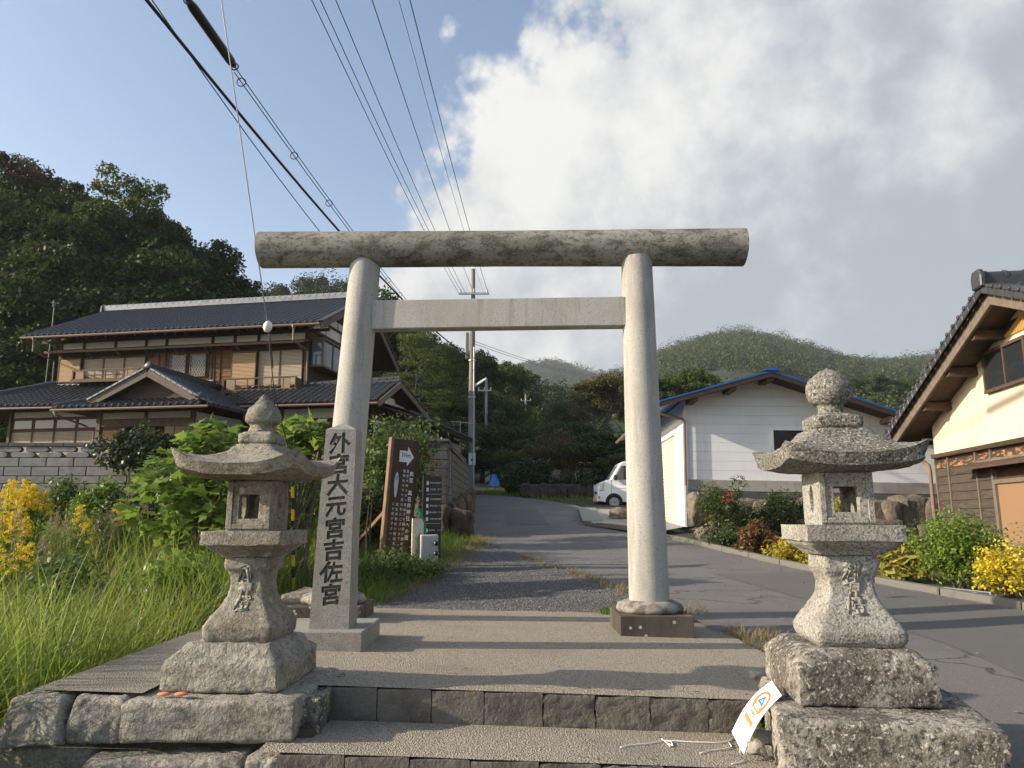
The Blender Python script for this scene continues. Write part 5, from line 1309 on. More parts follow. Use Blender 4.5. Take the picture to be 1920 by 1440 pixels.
# ================================================================ hills
def hill(name, ridge, D, Dn, zb, label, mat, seed, drop=0.0, back=260):
    """terrain rising to the ridge line: ridge = pixels, D its distance, Dn where the slope starts; returns a surface sampler"""
    us = np.array([r[0] for r in ridge], float); pts = [P(u, v, D) for u, v in ridge]
    xs = np.array([p.x for p in pts]); zs = np.array([p.z for p in pts]) - drop
    def surf(x, y):
        xx = x * D / max(y, 1.0); zr = float(np.interp(xx, xs, zs)); s = min(1, max(0, (y - Dn) / (D - Dn)))
        zr += D * (.0080 * noise.noise(Vector((x * 22 / D, seed, 0))) + .0060 * noise.noise(Vector((x * 70 / D, seed, 4))))
        z = zb + (zr - zb) * (s ** .85) * 1.0
        z += (.05 * (zr - zb)) * noise.noise(Vector((x * 6 / D * 2, y * 6 / D * 2, seed))) * (1 - s) * 3 * s
        if y > D: z = zr - (y - D) * .5
        return z
    V = []; Fc = []; nx, ny = 50, 26
    for j in range(ny):
        q = j / (ny - 1) * 1.12; y = Dn + (D - Dn) * q
        for i in range(nx):
            x = (xs[0] + (xs[-1] - xs[0]) * i / (nx - 1)) * y / D; V.append((x, y, surf(x, y)))
    for j in range(ny - 1):
        for i in range(nx - 1): a = j * nx + i; Fc.append((a, a + 1, a + nx + 1, a + nx))
    tag(link(name, np_mesh(name, np.array(V), np.array(Fc), mat, True)), label, 'hill', kind='structure')
    return surf, xs
m_hill = M('wooded_slope', (.030, .040, .017), .98, [('n', .05, .4, .7, (.05, .055, .022), .7)])
def forest(name, label, surf, xs, D, Dn, n, R, per, leaf, mat, seed, smin=.35):
    rg = np.random.default_rng(seed); cs = []; rs = []
    for i in range(n):
        q = smin + (1 - smin) * rg.random() ** .75; y = Dn + (D - Dn) * q * 1.01
        x = rg.uniform(xs[0], xs[-1]) * y / D; s = R * rg.uniform(.5, 1.1) * (1 + .6 * (rg.random() < .12))
        z = surf(x, y)
        k = 5
        for _ in range(k): cs.append((x + rg.normal() * s * .38, y + rg.normal() * s * .38, z + s * rg.uniform(.15, 1.0))); rs.append((s * .42, s * .42, s * .40))
    v, f = leaf_cloud(cs, np.array(rs), per, leaf, rg, .75, .45, .7, .6, .35)
    tag(link(name, np_mesh(name, v, f, mat)), label, 'woodland', kind='stuff')
lf_hill = leaf_mat('hill_foliage', (.040, .062, .020), (.070, .095, .028), (.11, .11, .034), .5, .2, layers=[('n', .09, .42, .62, (.022, .036, .014), .75), ('n', .05, .52, .66, (.085, .095, .03), .6)])
lf_hill_d = leaf_mat('hill_foliage_dark', (.022, .036, .012), (.048, .066, .020), (.08, .08, .024), .4, .2, layers=[('n', .18, .42, .62, (.014, .024, .009), .7)])
s_, x_ = hill('right_mountain', [(1100, 745), (1180, 705), (1235, 674), (1290, 654), (1330, 640), (1360, 634), (1400, 632), (1440, 638), (1500, 655), (1560, 676), (1640, 688), (1700, 684), (1760, 682), (1850, 694), (1960, 700), (2100, 720)], 680, 190, 12, 'wooded mountain behind the white storehouse', m_hill, 1.0)
forest('mountain_woodland', 'dense woodland covering the mountain on the right', s_, x_, 680, 190, 2100, 7.0, 38, 1.0, lf_hill, 3, .25)
s_, x_ = hill('far_mountain', [(820, 720), (900, 700), (960, 694), (985, 684), (1020, 680), (1060, 690), (1120, 700), (1180, 704), (1260, 715), (1400, 740)], 1250, 600, 30, 'distant blue grey mountain seen through the gate', m_hill, 2.0)
forest('far_woodland', 'hazy woodland on the distant mountain', s_, x_, 1250, 600, 1600, 9, 14, 2.0, lf_hill_d, 4, .4)
s_, x_ = hill('middle_hill', [(900, 785), (950, 756), (1000, 748), (1050, 740), (1110, 736), (1170, 728), (1240, 730), (1330, 745), (1480, 745), (1650, 735), (1800, 730), (2000, 730)], 260, 95, 8, 'low wooded hill in the valley', m_hill, 3.0)
forest('valley_woodland', 'mixed woodland filling the valley behind the village', s_, x_, 260, 95, 620, 3.6, 40, .62, lf_hill, 5, .1)
s_, x_ = hill('left_hill', [(300, 615), (430, 597), (490, 568), (530, 550), (600, 543), (650, 556), (700, 583), (740, 607), (800, 655), (850, 685), (920, 712), (990, 750), (1060, 800)], 175, 80, 6, 'wooded hill rising behind the tiled house', m_hill, 4.0)
forest('hill_woodland', 'woodland covering the hill behind the tiled house', s_, x_, 175, 80, 520, 3.4, 60, .50, lf_hill_d, 6, .1)
s_, x_ = hill('wood_slope', [(-400, 520), (-100, 480), (60, 460), (200, 490), (330, 570), (420, 600), (500, 640), (560, 680)], 70, 46, 3.2, 'wooded slope behind the left trees', m_hill, 5.0)
forest('wood_undergrowth', 'dark undergrowth filling the wood behind the tiled house', s_, x_, 70, 46, 190, 3.0, 90, .42, lf_hill_d, 7, .0)

# ================================================================ plants near the viewer
def blades(pts, h, w, lean, rg, segs=5, dirs=None):
    """curved tapering blades: pts (n,3), h heights, w widths, lean (how far the tip travels, in heights)"""
    n = len(pts); a = rg.uniform(0, 2 * math.pi, n) if dirs is None else dirs
    d = np.stack([np.cos(a), np.sin(a), np.zeros(n)], 1); s = np.stack([-np.sin(a), np.cos(a), np.zeros(n)], 1)
    tw = rg.normal(0, .5, n)[:, None]; s = unit(s + d * tw)
    V = np.zeros((n, segs + 1, 2, 3))
    for k in range(segs + 1):
        t = k / segs; bend = lean * t ** 2
        c = pts + d * (h * bend)[:, None] + np.array([0, 0, 1]) * (h * (t - .38 * lean * t ** 3))[:, None]
        ww = (w * (1 - t) ** .7 * .5 + .0004)[:, None]
        V[:, k, 0] = c - s * ww; V[:, k, 1] = c + s * ww
    base = (np.arange(n) * (segs + 1) * 2)[:, None]
    F_ = np.concatenate([base + np.array([[2 * k, 2 * k + 1, 2 * k + 3, 2 * k + 2]]) for k in range(segs)], 1).reshape(-1, 4)
    return V.reshape(-1, 3), F_
def scatter(rg, n, fn):
    o = []
    while len(o) < n:
        p = fn(rg)
        if p is not None: o.append(p)
    return np.array(o)
def clump_noise(x, y, s=1.3): return noise.noise(Vector((x * s, y * s, 3.3)))
m_grass = leaf_mat('grass_blade', (.155, .235, .024), (.26, .325, .055), (.42, .37, .13), .45, .52, .45)
m_grass_g = leaf_mat('green_grass_blade', (.09, .16, .022), (.15, .22, .04), (.26, .26, .08), .4, .4, .5)
m_dry = leaf_mat('dry_grass', (.26, .19, .085), (.36, .28, .14), (.17, .16, .06), .6, .3, .7)
def field(rg):
    y = 2.7 + 11.5 * rg.random() ** 1.5; x = -2.52 - (rg.random() ** 1.15) * (2.2 + y * .72)
    if clump_noise(x, y) < rg.uniform(-.8, .15): return None
    return (x, y, H(x, y) - .03)
g1 = np.random.default_rng(21); pts = scatter(g1, 24000, field)
hgt = np.array([.68 + .42 * clump_noise(p[0], p[1], .7) for p in pts]) * g1.uniform(.5, 1.25, len(pts)) + .12 * (pts[:, 0] > -3.2) + .06
dr = g1.uniform(0, 6.28, len(pts)) * .6 + g1.normal(.3, 1.1, len(pts)) * .4
v, f = blades(pts, np.clip(hgt, .25, 1.2), g1.uniform(.008, .019, len(pts)), g1.uniform(.08, .95, len(pts)), g1, dirs=dr)
tag(link('tall_grass', np_mesh('tall_grass', v, f, m_grass, True)), 'tall bright green grass filling the field left of the gate', 'grass', kind='stuff')
# thin seeding stalks, paler
pts = scatter(g1, 1500, field); v, f = blades(pts, g1.uniform(.6, 1.15, len(pts)), g1.uniform(.004, .008, len(pts)), g1.uniform(.2, .8, len(pts)), g1)
pts2 = scatter(g1, 1300, field); v2, f2 = blades(pts2, g1.uniform(.3, .8, len(pts2)), g1.uniform(.006, .013, len(pts2)), g1.uniform(1.0, 2.2, len(pts2)), g1); f = np.concatenate([f, f2 + len(v)]); v = np.concatenate([v, v2])
tag(link('dry_stalks', np_mesh('dry_stalks', v, f, m_dry, True)), 'thin pale stalks standing among the tall grass', 'dry grass', kind='stuff')
def verge(rg):
    y = rg.uniform(8.0, 17.5); x = rg.uniform(-3.4, gl(min(y, 15.2)) + .08 if y < 14.2 else xl(y) - .02)
    return (x, y, H(x, y) - .02)
pts = scatter(g1, 9000, verge); k = np.clip((pts[:, 0] + 1.9) / .9, 0, 1)
v, f = blades(pts, g1.uniform(.12, .42, len(pts)) * (1.25 - .75 * k), g1.uniform(.006, .013, len(pts)), g1.uniform(.2, 1.0, len(pts)), g1)
tag(link('verge_grass', np_mesh('verge_grass', v, f, m_grass_g, True)), 'short grass and weeds on the verge around the signboards', 'grass', kind='stuff')
def dryfn(rg):
    k = rg.random()
    if k < .50:
        y = rg.uniform(8.4, 16.5); x = gl(min(y, 15.2)) + rg.normal(-.05, .16)
    elif k < .78:
        y = rg.uniform(7.9, 13.0); x = gr(y) + rg.normal(.02, .09)
        if clump_noise(x, y, 2.2) < -.05: return None
    else:
        y = rg.uniform(5.3, 7.95); x = 1.9 + rg.normal(.03, .05) - .2 * (y > 7.2) * rg.random() * 2
        if clump_noise(x, y, 2.0) < 0: return None
    return (x, y, (H(x, y) if x < 1.88 or y > 7.9 else rz(y)) - .01)
pts = scatter(g1, 4200, dryfn)
v, f = blades(pts, g1.uniform(.05, .20, len(pts)), g1.uniform(.004, .008, len(pts)), g1.uniform(.4, 1.5, len(pts)), g1)
tag(link('dry_grass', np_mesh('dry_grass', v, f, m_dry, True)), 'dry yellow grass tufts along the edges of the gravel and paving', 'dry grass', kind='stuff')
def tuft(label, u, v_, z, n, h, mat, rad=.08, name='grass_tuft'):
    p = PG(u, v_, z); rg = np.random.default_rng(int(u)); q = np.array([(p.x + rg.normal() * rad, p.y + rg.normal() * rad, p.z) for _ in range(n)])
    vv, ff = blades(q, rg.uniform(.4, 1.2, n) * h, rg.uniform(.004, .009, n), rg.uniform(.3, 1.1, n), rg)
    c = Vector((p.x, p.y, p.z)); tag(link(name, np_mesh(name, vv - np.array(c), ff, mat, True), None, c), label, 'grass tuft')
tuft('dry grass tuft beside the right lantern plinth at the paving edge', 1440, 1198, -.06, 120, .13, m_dry)
tuft('green grass tuft left of the right gate pillar base', 1140, 1150, -.02, 150, .10, m_grass_g, .05)
tuft('bright grass clump in front of the white concrete post', 845, 985, .35, 500, .50, m_grass_g, .22)
tuft('green weed growing under the leaning card', 1422, 1385, -.16, 50, .10, m_grass_g, .03)
def shrub(name, label, c, r, n_cl, per, size, mat, cat='shrub', seed=0, aspect=.5, up=.4, stems=6, g=None, group=None, mat2=None, frac2=.12, clr=.34, stem_mat=None):
    """leaf clumps over an ellipsoid crown on a few stems"""
    rg = np.random.default_rng(100 + seed); c = Vector(c); r = np.array(r, float)
    z0 = (H(c.x, c.y) if g is None else g)
    t = thing(name, label, cat, (c.x, c.y, z0), 0, group)
    d = unit(rg.normal(size=(n_cl, 3))); d[:, 2] = d[:, 2] * .9 + .1
    q = rg.random(n_cl) ** .45
    lump = np.array([1 + .55 * noise.noise(Vector(x) * 1.9 + Vector((seed * 3.1, 0, 0))) for x in d])[:, None]
    cs = d * r * q[:, None] * .86 * lump + np.array([0, 0, c.z - z0]); cs[:, 2] = np.maximum(cs[:, 2], .05)
    rr = np.full(n_cl, r.mean() * clr) * rg.uniform(.6, 1.3, n_cl)
    v, f = leaf_cloud(cs, rr, per, size, rg, aspect, up, .55, .3)
    v[:, 2] = np.maximum(v[:, 2], .01)
    mats = [mat] + ([mat2] if mat2 else [])
    mi = None
    if mat2:
        sel = (rg.random(n_cl) < frac2); mi = np.repeat(sel, per).astype(int)
    link('foliage', np_mesh('foliage', v, f, None, mats=mats, mi=mi), t)
    mb = MB()
    for i in range(stems):
        e = cs[rg.integers(n_cl)]; s = Vector((rg.normal() * r[0] * .15, rg.normal() * r[1] * .15, -.05))
        m = s.lerp(Vector(e), .5) + Vector((rg.normal() * .05, rg.normal() * .05, .05)); mb.tube([s, m, Vector(e)], [.016, .012, .005], 5)
    part('stems', mb, stem_mat or m_bark, t)
    return t
lf_box = leaf_mat('box_leaf', (.115, .195, .026), (.19, .265, .048), (.24, .28, .075), .5, .4, .4)
lf_yel = leaf_mat('golden_leaf', (.36, .30, .035), (.52, .42, .05), (.20, .22, .04), .5, .4, .45)
lf_flow = leaf_mat('yellow_flower', (.62, .48, .03), (.72, .58, .06), None, 0, .35, .5)
lf_var = leaf_mat('variegated_leaf', (.22, .24, .05), (.48, .42, .10), (.33, .12, .06), .4, .4, .45)
lf_nan = leaf_mat('nandina_leaf', (.045, .075, .026), (.085, .115, .035), (.13, .14, .04), .4, .3, .4)
lf_nred = leaf_mat('nandina_red_leaf', (.28, .065, .03), (.20, .07, .035), (.15, .10, .04), .5, .35, .4)
lf_brn = leaf_mat('bronze_leaf', (.12, .058, .03), (.20, .10, .04), (.13, .13, .04), .6, .3, .45)
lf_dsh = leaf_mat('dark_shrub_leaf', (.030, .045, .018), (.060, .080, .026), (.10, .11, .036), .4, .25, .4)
lf_fig = leaf_mat('fig_leaf', (.14, .235, .035), (.21, .30, .055), (.30, .35, .10), .4, .45, .42, objr=((.11, .18, .03), .6))
lf_msh = leaf_mat('green_shrub_leaf', (.06, .105, .026), (.11, .155, .04), (.19, .21, .06), .4, .35, .45)
pb_ = P(1800, 1045, 9.7)
shrub('round_bush', 'large round bright green bush below the cream house', (pb_.x, 9.75, .52), (.66, .60, .52), 210, 46, .048, lf_box, 'bush', 1, .5, .4, 10, clr=.26)
shrub('flowering_bush', 'yellow flowering bush at the right edge beside the round bush', (P(1905, 1095, 8.9).x, 8.95, .33), (.46, .40, .32), 90, 40, .045, lf_yel, 'bush', 2, .6, .5, 6, mat2=lf_flow, frac2=.5, clr=.3)
shrub('variegated_shrub', 'yellow and green long leaved shrub left of the round bush', (P(1690, 1065, 10.4).x, 10.4, .40), (.40, .38, .40), 50, 26, .17, lf_var, 'shrub', 3, .26, .5, 8, clr=.4)
shrub('golden_shrub', 'golden leaved low shrub on the kerb left of the right lantern', (P(1478, 1040, 12.3).x + .05, 12.4, .42), (.42, .36, .24), 70, 34, .05, lf_yel, 'shrub', 4, .6, .5, 5)
shrub('golden_shrub', 'second golden leaved shrub, half hidden behind the right lantern shaft', (P(1540, 1050, 12.0).x, 11.7, .36), (.5, .36, .25), 70, 34, .05, lf_yel, 'shrub', 5, .6, .5, 5)
shrub('bronze_shrub', 'bronze red leaved shrub between the golden shrub and the nandina', (P(1420, 1020, 13.3).x, 13.3, .55), (.42, .4, .36), 60, 34, .075, lf_brn, 'shrub', 6, .55, .5, 6)
shrub('nandina', 'tall nandina with red tipped leaves at the corner of the boulder wall', (P(1350, 935, 15.2).x, 15.2, 1.15), (.58, .5, .62), 80, 60, .075, lf_nan, 'shrub', 7, .3, .2, 14, mat2=lf_nred, frac2=.16, clr=.3)
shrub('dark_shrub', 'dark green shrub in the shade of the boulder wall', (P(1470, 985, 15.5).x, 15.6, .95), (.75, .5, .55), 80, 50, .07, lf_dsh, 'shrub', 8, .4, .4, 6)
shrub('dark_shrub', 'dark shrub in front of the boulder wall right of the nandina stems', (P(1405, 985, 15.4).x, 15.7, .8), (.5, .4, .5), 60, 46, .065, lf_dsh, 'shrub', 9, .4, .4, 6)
shrub('low_shrub', 'low green shrub at the foot of the nandina', (P(1365, 1030, 14.6).x, 14.6, .55), (.5, .35, .28), 50, 40, .06, lf_nan, 'shrub', 10, .4, .4, 5)
shrub('small_yellow_plant', 'small yellow green plant on the boulder wall seen through the right lantern', (P(1572, 940, 14.5).x, 14.5, 1.15), (.16, .14, .26), 26, 16, .09, lf_var, 'plant', 11, .4, .5, 4)
# left field
shrub('dark_shrub', 'dark green shrub below the pierced wall, beside the goldenrod', (P(125, 920, 12.5).x, 12.5, 1.15), (.75, .5, .42), 80, 40, .075, lf_msh, 'shrub', 12, .5, .5, 5)
shrub('leafy_shrub', 'bright leafy shrub below the pierced wall in the middle of the field', (P(195, 915, 11.6).x, 11.6, 1.12), (.42, .4, .50), 70, 40, .075, lf_box, 'shrub', 13, .5, .5, 6)
shrub('dark_shrub', 'dark shrub left of the fig, in front of the wall end', (P(250, 950, 11.2).x, 11.2, .85), (.5, .4, .5), 60, 40, .07, lf_dsh, 'shrub', 14, .5, .5, 5)
shrub('dark_shrub', 'shadowed shrub low in the field left of the fig', (P(215, 985, 10.4).x, 10.4, .65), (.55, .4, .35), 50, 40, .06, lf_msh, 'shrub', 15, .5, .5, 5)
shrub('wall_creeper', 'dark creeper trailing over the right end of the pierced wall', (P(268, 850, 22.9).x, 22.9, 2.95), (1.5, .4, .80), 150, 46, .13, lf_dsh, 'creeper', 16, .7, .4, 4, g=1.9)
shrub('bank_shrub', 'big dark shrub on the bank behind the brown signboard', (P(728, 840, 14.2).x, 14.3, 1.75), (1.0, .7, 1.15), 150, 56, .09, lf_msh, 'shrub', 17, .5, .4, 10)
shrub('bank_shrub', 'tall shrub behind the left gate pillar with russet tips', (P(752, 800, 15.5).x, 15.6, 2.3), (.75, .6, .75), 100, 50, .09, lf_dsh, 'shrub', 18, .5, .4, 8, mat2=lf_brn, frac2=.18)
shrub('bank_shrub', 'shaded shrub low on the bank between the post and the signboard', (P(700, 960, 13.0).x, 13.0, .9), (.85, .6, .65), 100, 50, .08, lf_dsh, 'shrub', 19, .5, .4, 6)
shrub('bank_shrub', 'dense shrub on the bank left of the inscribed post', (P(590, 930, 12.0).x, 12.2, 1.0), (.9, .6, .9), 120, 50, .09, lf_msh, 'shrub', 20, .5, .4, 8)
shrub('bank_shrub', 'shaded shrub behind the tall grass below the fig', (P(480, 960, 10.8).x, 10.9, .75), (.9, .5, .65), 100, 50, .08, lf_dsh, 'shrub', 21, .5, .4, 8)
shrub('sapling', 'thin sapling with a few large leaves right of the left gate pillar', (P(698, 835, 10.2).x, 10.2, 1.55), (.12, .12, .55), 14, 5, .12, lf_msh, 'plant', 22, .4, .3, 2)
shrub('weed_patch', 'leafy green weeds at the foot of the brown signboard', (P(715, 1085, 9.9).x, 9.9, .26), (.75, .55, .20), 110, 36, .05, lf_msh, 'weeds', 23, .55, .6, 4)
shrub('weed_patch', 'leafy weeds on the verge edge beside the gravel', (P(800, 1085, 10.4).x, 10.5, .25), (.35, .4, .14), 50, 30, .045, lf_msh, 'weeds', 24, .55, .6, 4)

shrub('bank_shrub', 'green shrub filling the bank right behind the large fig bush', (P(345, 905, 11.6).x, 11.6, 1.15), (.95, .5, .8), 130, 50, .09, lf_msh, 'shrub', 25, .5, .4, 6)
shrub('weed_patch', 'broad leaved weeds among the tall grass at the left', (P(120, 1030, 7.2).x, 7.2, .25), (.5, .5, .4), 60, 26, .075, lf_msh, 'weeds', 26, .5, .5, 5)
shrub('weed_patch', 'broad leaved weeds among the tall grass nearest the left lantern', (P(330, 1040, 7.0).x, 7.0, .3), (.4, .4, .35), 50, 26, .07, lf_box, 'weeds', 27, .5, .5, 5)
# fig: big lobed leaves, each a piece of its own
def fig_leaf():
    pts = [(0, 0), (.16, .10), (.36, .12), (.30, .30), (.46, .56), (.24, .56), (.17, .70), (0, 1.0), (-.17, .70), (-.24, .56), (-.46, .56), (-.30, .30), (-.36, .12), (-.16, .10)]
    v = [(x, y, -.16 * y * y + .10 * abs(x)) for x, y in pts] + [(0, .35, .0), (0, .70, -.07)]
    f = [(0, 1, 14), (1, 2, 3, 14), (3, 4, 5, 14), (5, 6, 15, 14), (6, 7, 15), (7, 8, 15), (8, 9, 14, 15), (9, 10, 11, 14), (11, 12, 13, 14), (13, 0, 14)]
    mb = MB().add(v, f); return mb
FIG = fig_leaf(); FIGM = FIG.mesh('fig_leaf', lf_fig, True, fixn=False)
def fig(label, boxes, n_obj, n_rest, seed, base):
    """boxes: (centre, radii, weight)"""
    rg = np.random.default_rng(seed); b = Vector(base); b.z = H(b.x, b.y)
    t = thing('fig_bush', label, 'fig bush', b); mb = MB(); rest = MB()
    wts = np.array([q[2] for q in boxes], float); wts /= wts.sum(); anchors = []
    for c, r, w in boxes:
        for _ in range(6):
            d = unit(rg.normal(size=(1, 3)))[0]; e = Vector(c) + Vector(d * np.array(r) * .8) - b
            s = Vector((rg.normal() * .15, rg.normal() * .15, 0)); m = s.lerp(e, .55) + Vector((0, 0, .12))
            mb.tube([s, m, e], [.022, .015, .006], 5)
    part('stems', mb, M('fig_bark', (.15, .13, .10), .9), t)
    for i in range(n_obj + n_rest):
        c, r, w = boxes[rg.choice(len(boxes), p=wts)]
        d = unit(rg.normal(size=(1, 3)))[0]; q = (.35 + .65 * rg.random()) ** .5
        p = Vector(c) + Vector(d * np.array(r) * q) - b
        out = Vector((d[0], d[1], .10)) + Vector(rg.normal(size=3) * .35); out.normalize()
        up = (Vector((0, 0, 1)) + Vector((d[0], d[1] - .3, d[2])) * .7 + Vector(rg.normal(size=3) * .30)).normalized()
        x = out.cross(up).normalized(); up = x.cross(out)
        s = rg.uniform(.09, .19); m = Matrix.Translation(p) @ Matrix((x, out, up)).transposed().to_4x4() @ Matrix.Diagonal((s, s, s, 1))
        if d[1] < .75 and i < n_obj * 1.0 or i < n_obj:
            o = link('fig_leaf', FIGM, t); o.matrix_local = m
        else: rest.add([tuple(m @ Vector(v)) for v in FIG.v], FIG.f)
    if rest.v: tag(link('inner_leaves', rest.mesh('inner_leaves', lf_fig, True, fixn=False), t), kind='stuff')
def pc(u, v, Y): return tuple(P(u, v, Y))
fig('large fig bush with big lobed leaves behind the left lantern', [(pc(400, 830, 8.9), (.36, .35, .28), 1.6), (pc(335, 890, 8.7), (.42, .4, .34), 1.8), (pc(300, 950, 8.3), (.34, .4, .36), 1.2), (pc(400, 930, 8.4), (.42, .35, .40), 1.8), (pc(455, 880, 9.0), (.30, .3, .40), 1.0), (pc(375, 1000, 8.2), (.45, .4, .30), 1.1)], 300, 900, 31, (-3.6, 8.8, 0))
fig('smaller fig bush between the left lantern and the inscribed post', [(pc(570, 815, 9.4), (.32, .3, .25), 1.4), (pc(600, 850, 9.3), (.28, .3, .30), 1.0), (pc(540, 855, 9.3), (.25, .3, .32), 1.0), (pc(575, 930, 9.2), (.35, .3, .5), .8)], 230, 420, 32, (-2.7, 9.3, 0))

# goldenrod and seeding plumes
def goldenrod(u, v, Y, h, seed, label, n=1, group='goldenrod in the left field'):
    rg = np.random.default_rng(seed); p = P(u, v, Y); g = H(p.x, Y); top = p.z - g
    t = thing('goldenrod', label, 'goldenrod', (p.x, Y, g), 0, group); sb = MB(); lc, ll, fc, fr = [], [], [], []
    for k in range(n):
        a = rg.uniform(0, 6.28); q = rg.uniform(0, .30); e = Vector((q * math.cos(a), q * math.sin(a), top * rg.uniform(.80, 1.0)))
        s = Vector((e.x * .4, e.y * .4, 0)); sb.tube([s, s.lerp(e, .5) + Vector((0, 0, .05)), e], [.009, .007, .003], 5)
        for i in range(12): lc.append(s.lerp(e, .25 + .55 * i / 12) + Vector((rg.normal() * .05, rg.normal() * .05, 0)))
        for i in range(16):
            z = i / 16; b = rg.uniform(0, 6.28); rr = .14 * (1 - z) + .02
            for j in range(3):
                w = (j + 1) / 3; fc.append(e + Vector((rr * w * math.cos(b), rr * w * math.sin(b), -.30 + .30 * z + .04 * w - .03 * w * w))); fr.append((.030, .030, .020))
    part('stem', sb, M('green_stem', (.10, .12, .04), .8), t)
    v_, f_ = leaf_cloud(np.array(lc), np.full(len(lc), .06), 8, .09, rg, .22, .3); link('leaves', np_mesh('leaves', v_, f_, m_grass_g), t)
    v_, f_ = leaf_cloud(np.array(fc), np.array(fr), 12, .019, rg, .7, .5); link('flower_plume', np_mesh('flower_plume', v_, f_, leaf_mat('goldenrod_flower', (.74, .55, .02), (.84, .66, .04), (.55, .44, .05), .4, .3)), t)
for i, (u, v, Y, n, lb) in enumerate(((30, 890, 9.6, 7, 'tallest goldenrod clump at the left edge, next to the pierced wall'), (72, 895, 9.8, 7, 'goldenrod clump with the widest yellow plumes, right of the leftmost one'), (5, 935, 9.0, 6, 'goldenrod clump cut by the left edge of the picture'), (50, 950, 8.8, 4, 'lower goldenrod clump in front of the tall ones'),
        (152, 945, 9.6, 2, 'small goldenrod standing alone among grey seed heads'), (200, 925, 10.2, 1, 'single thin goldenrod stem in front of the leafy shrub'), (18, 990, 8.0, 3, 'low goldenrod nearest the viewer on the far left'))):
    goldenrod(u, v, Y, 1, 60 + i, lb, n)
def plume(u, v, Y, seed, label):
    rg = np.random.default_rng(seed); p = P(u, v, Y); g = H(p.x, Y); top = p.z - g; t = thing('seed_plume', label, 'grass plume', (p.x, Y, g), 0, 'seeding grass plumes in the left field')
    sb = MB(); fc = []
    for k in range(5):
        e = Vector((rg.normal() * .13, rg.normal() * .1, top * rg.uniform(.85, 1))); sb.tube([(e.x * .3, e.y * .3, 0), (e.x * .6, e.y * .6, top * .6), e], [.004, .003, .002], 4)
        for i in range(26): z = rg.random(); fc.append(e + Vector((rg.normal() * .035 * (1.2 - z), rg.normal() * .035 * (1.2 - z), -.34 + .36 * z)))
    part('stalk', sb, m_dry, t)
    v_, f_ = leaf_cloud(np.array(fc), np.full(len(fc), .02), 6, .022, rg, .35, .6); tag(link('seed_head', np_mesh('seed_head', v_, f_, leaf_mat('seed_head', (.26, .20, .15), (.36, .29, .22), None, 0, .4, .8)), t), kind='stuff')
for i, (u, v, Y, lb) in enumerate(((30, 935, 8.6, 'greyish seed plume in front of the goldenrod at the left'), (118, 950, 9.0, 'greyish seed plume right of the goldenrod clumps'), (172, 965, 9.4, 'brown seed plume left of the leafy shrub foot'), (222, 945, 9.8, 'tall brown seed plume near the fig'), (70, 1000, 7.6, 'low grey seed plume nearest the viewer'), (262, 905, 10.8, 'brown seed plume against the end of the pierced wall'))):
    plume(u, v, Y, 80 + i, lb)
for i, (u, v, Y, s, lb) in enumerate(((572, 1107, 7.9, .17, 'rounded tan stone lying behind the left gate pillar base'), (600, 1118, 7.6, .10, 'small stone beside the rounded tan one'))):
    p = P(u, v, Y); solo('field_stone', rough_block(s * 1.4, s, s * 1.3, s * .55, 10, 6, ((5, .05), (18, .015)), 51 + i * 3), M('tan_stone', (.36, .31, .23), .95, [('n', 5, .45, .7, (.22, .19, .14), .7)], [('n', 30, .01)]), lb, 'stone', smooth=RAD(50), recentre=False, loc=(p.x, p.y, H(p.x, p.y)))

# fallen leaves on the lane and paving
def litter(rg):
    y = 4.6 + 16 * rg.random() ** 1.6; x = rg.uniform(-1.0 if y < 7.8 else xl(y), xr(y))
    if 7.8 < y < 13 and x < gr(y): return None
    if abs(x - xr(y)) > .7 and rg.random() < .55: return None
    return (x, y, (pz(x) if (x < 1.85 and y < 7.85) else rz(y) + .012) + .012)
lt = scatter(g1, 260, litter); v, f = leaf_cloud(lt, np.full(len(lt), .004), 1, .038, g1, .6, 1.6, 0, .1, .3)
tag(link('fallen_leaves', np_mesh('fallen_leaves', v, f, leaf_mat('fallen_leaf', (.24, .17, .07), (.33, .26, .12), (.14, .09, .05), .5, .1))), 'scattered dry leaves lying on the lane', 'fallen leaves', kind='stuff')

# ================================================================ signboards on the left verge
m_sign = M('brown_signboard', (.075, .040, .022), .55, [('n', 3, .4, .7, (.05, .027, .016), .7, (1, 1, 6))])
m_sign_e = M('sign_edge', (.20, .125, .075), .7, [('n', 8, .45, .7, (.12, .075, .045), .6)])
m_lett = M('white_lettering', (.80, .79, .76), .6)
def vtext(s): return '\n'.join(s)
def put_text(parent, body, x, z_top, y, size, mat, vertical=True, center=True, name='lettering', bold=.0, spacing=1.0, sx=1.0):
    me = text_mesh(vtext(body) if vertical else body, size, mat, 0.0, 'CENTER' if center else 'LEFT', name, bold, spacing, 1)
    a = np.array([v.co for v in me.vertices]); dz = z_top - a[:, 1].max()
    for v in me.vertices: v.co = (x + v.co.x * sx, y, v.co.y + dz)
    return tag(link(name, me, parent), kind='stuff')
sg = thing('brown_signboard', 'tall brown wooden signboard with white Japanese writing and a 300m arrow', 'signboard', (-1.72, 11.1, .14), RAD(33), tilt=RAD(3.8))
W2, z0, z1 = .20, .17, 1.97
part('board', MB().box(-W2, W2, -.02, .02, z0, z1), m_sign, sg, bevel=.003)
part('side_rail', MB().box(-W2 - .05, -W2 - .001, -.05, .05, z0 - .30, z1 + .01), m_sign_e, sg, bevel=.005)
part('side_rail', MB().box(W2 + .001, W2 + .03, -.03, .04, z0 - .28, z1), m_wood_d, sg, bevel=.004)
part('foot_post', MB().tube([(W2 - .03, .03, -.25), (W2 - .03, .03, .2)], .028, 10), m_metal_g, sg)
ar = MB(); ya = -.0245
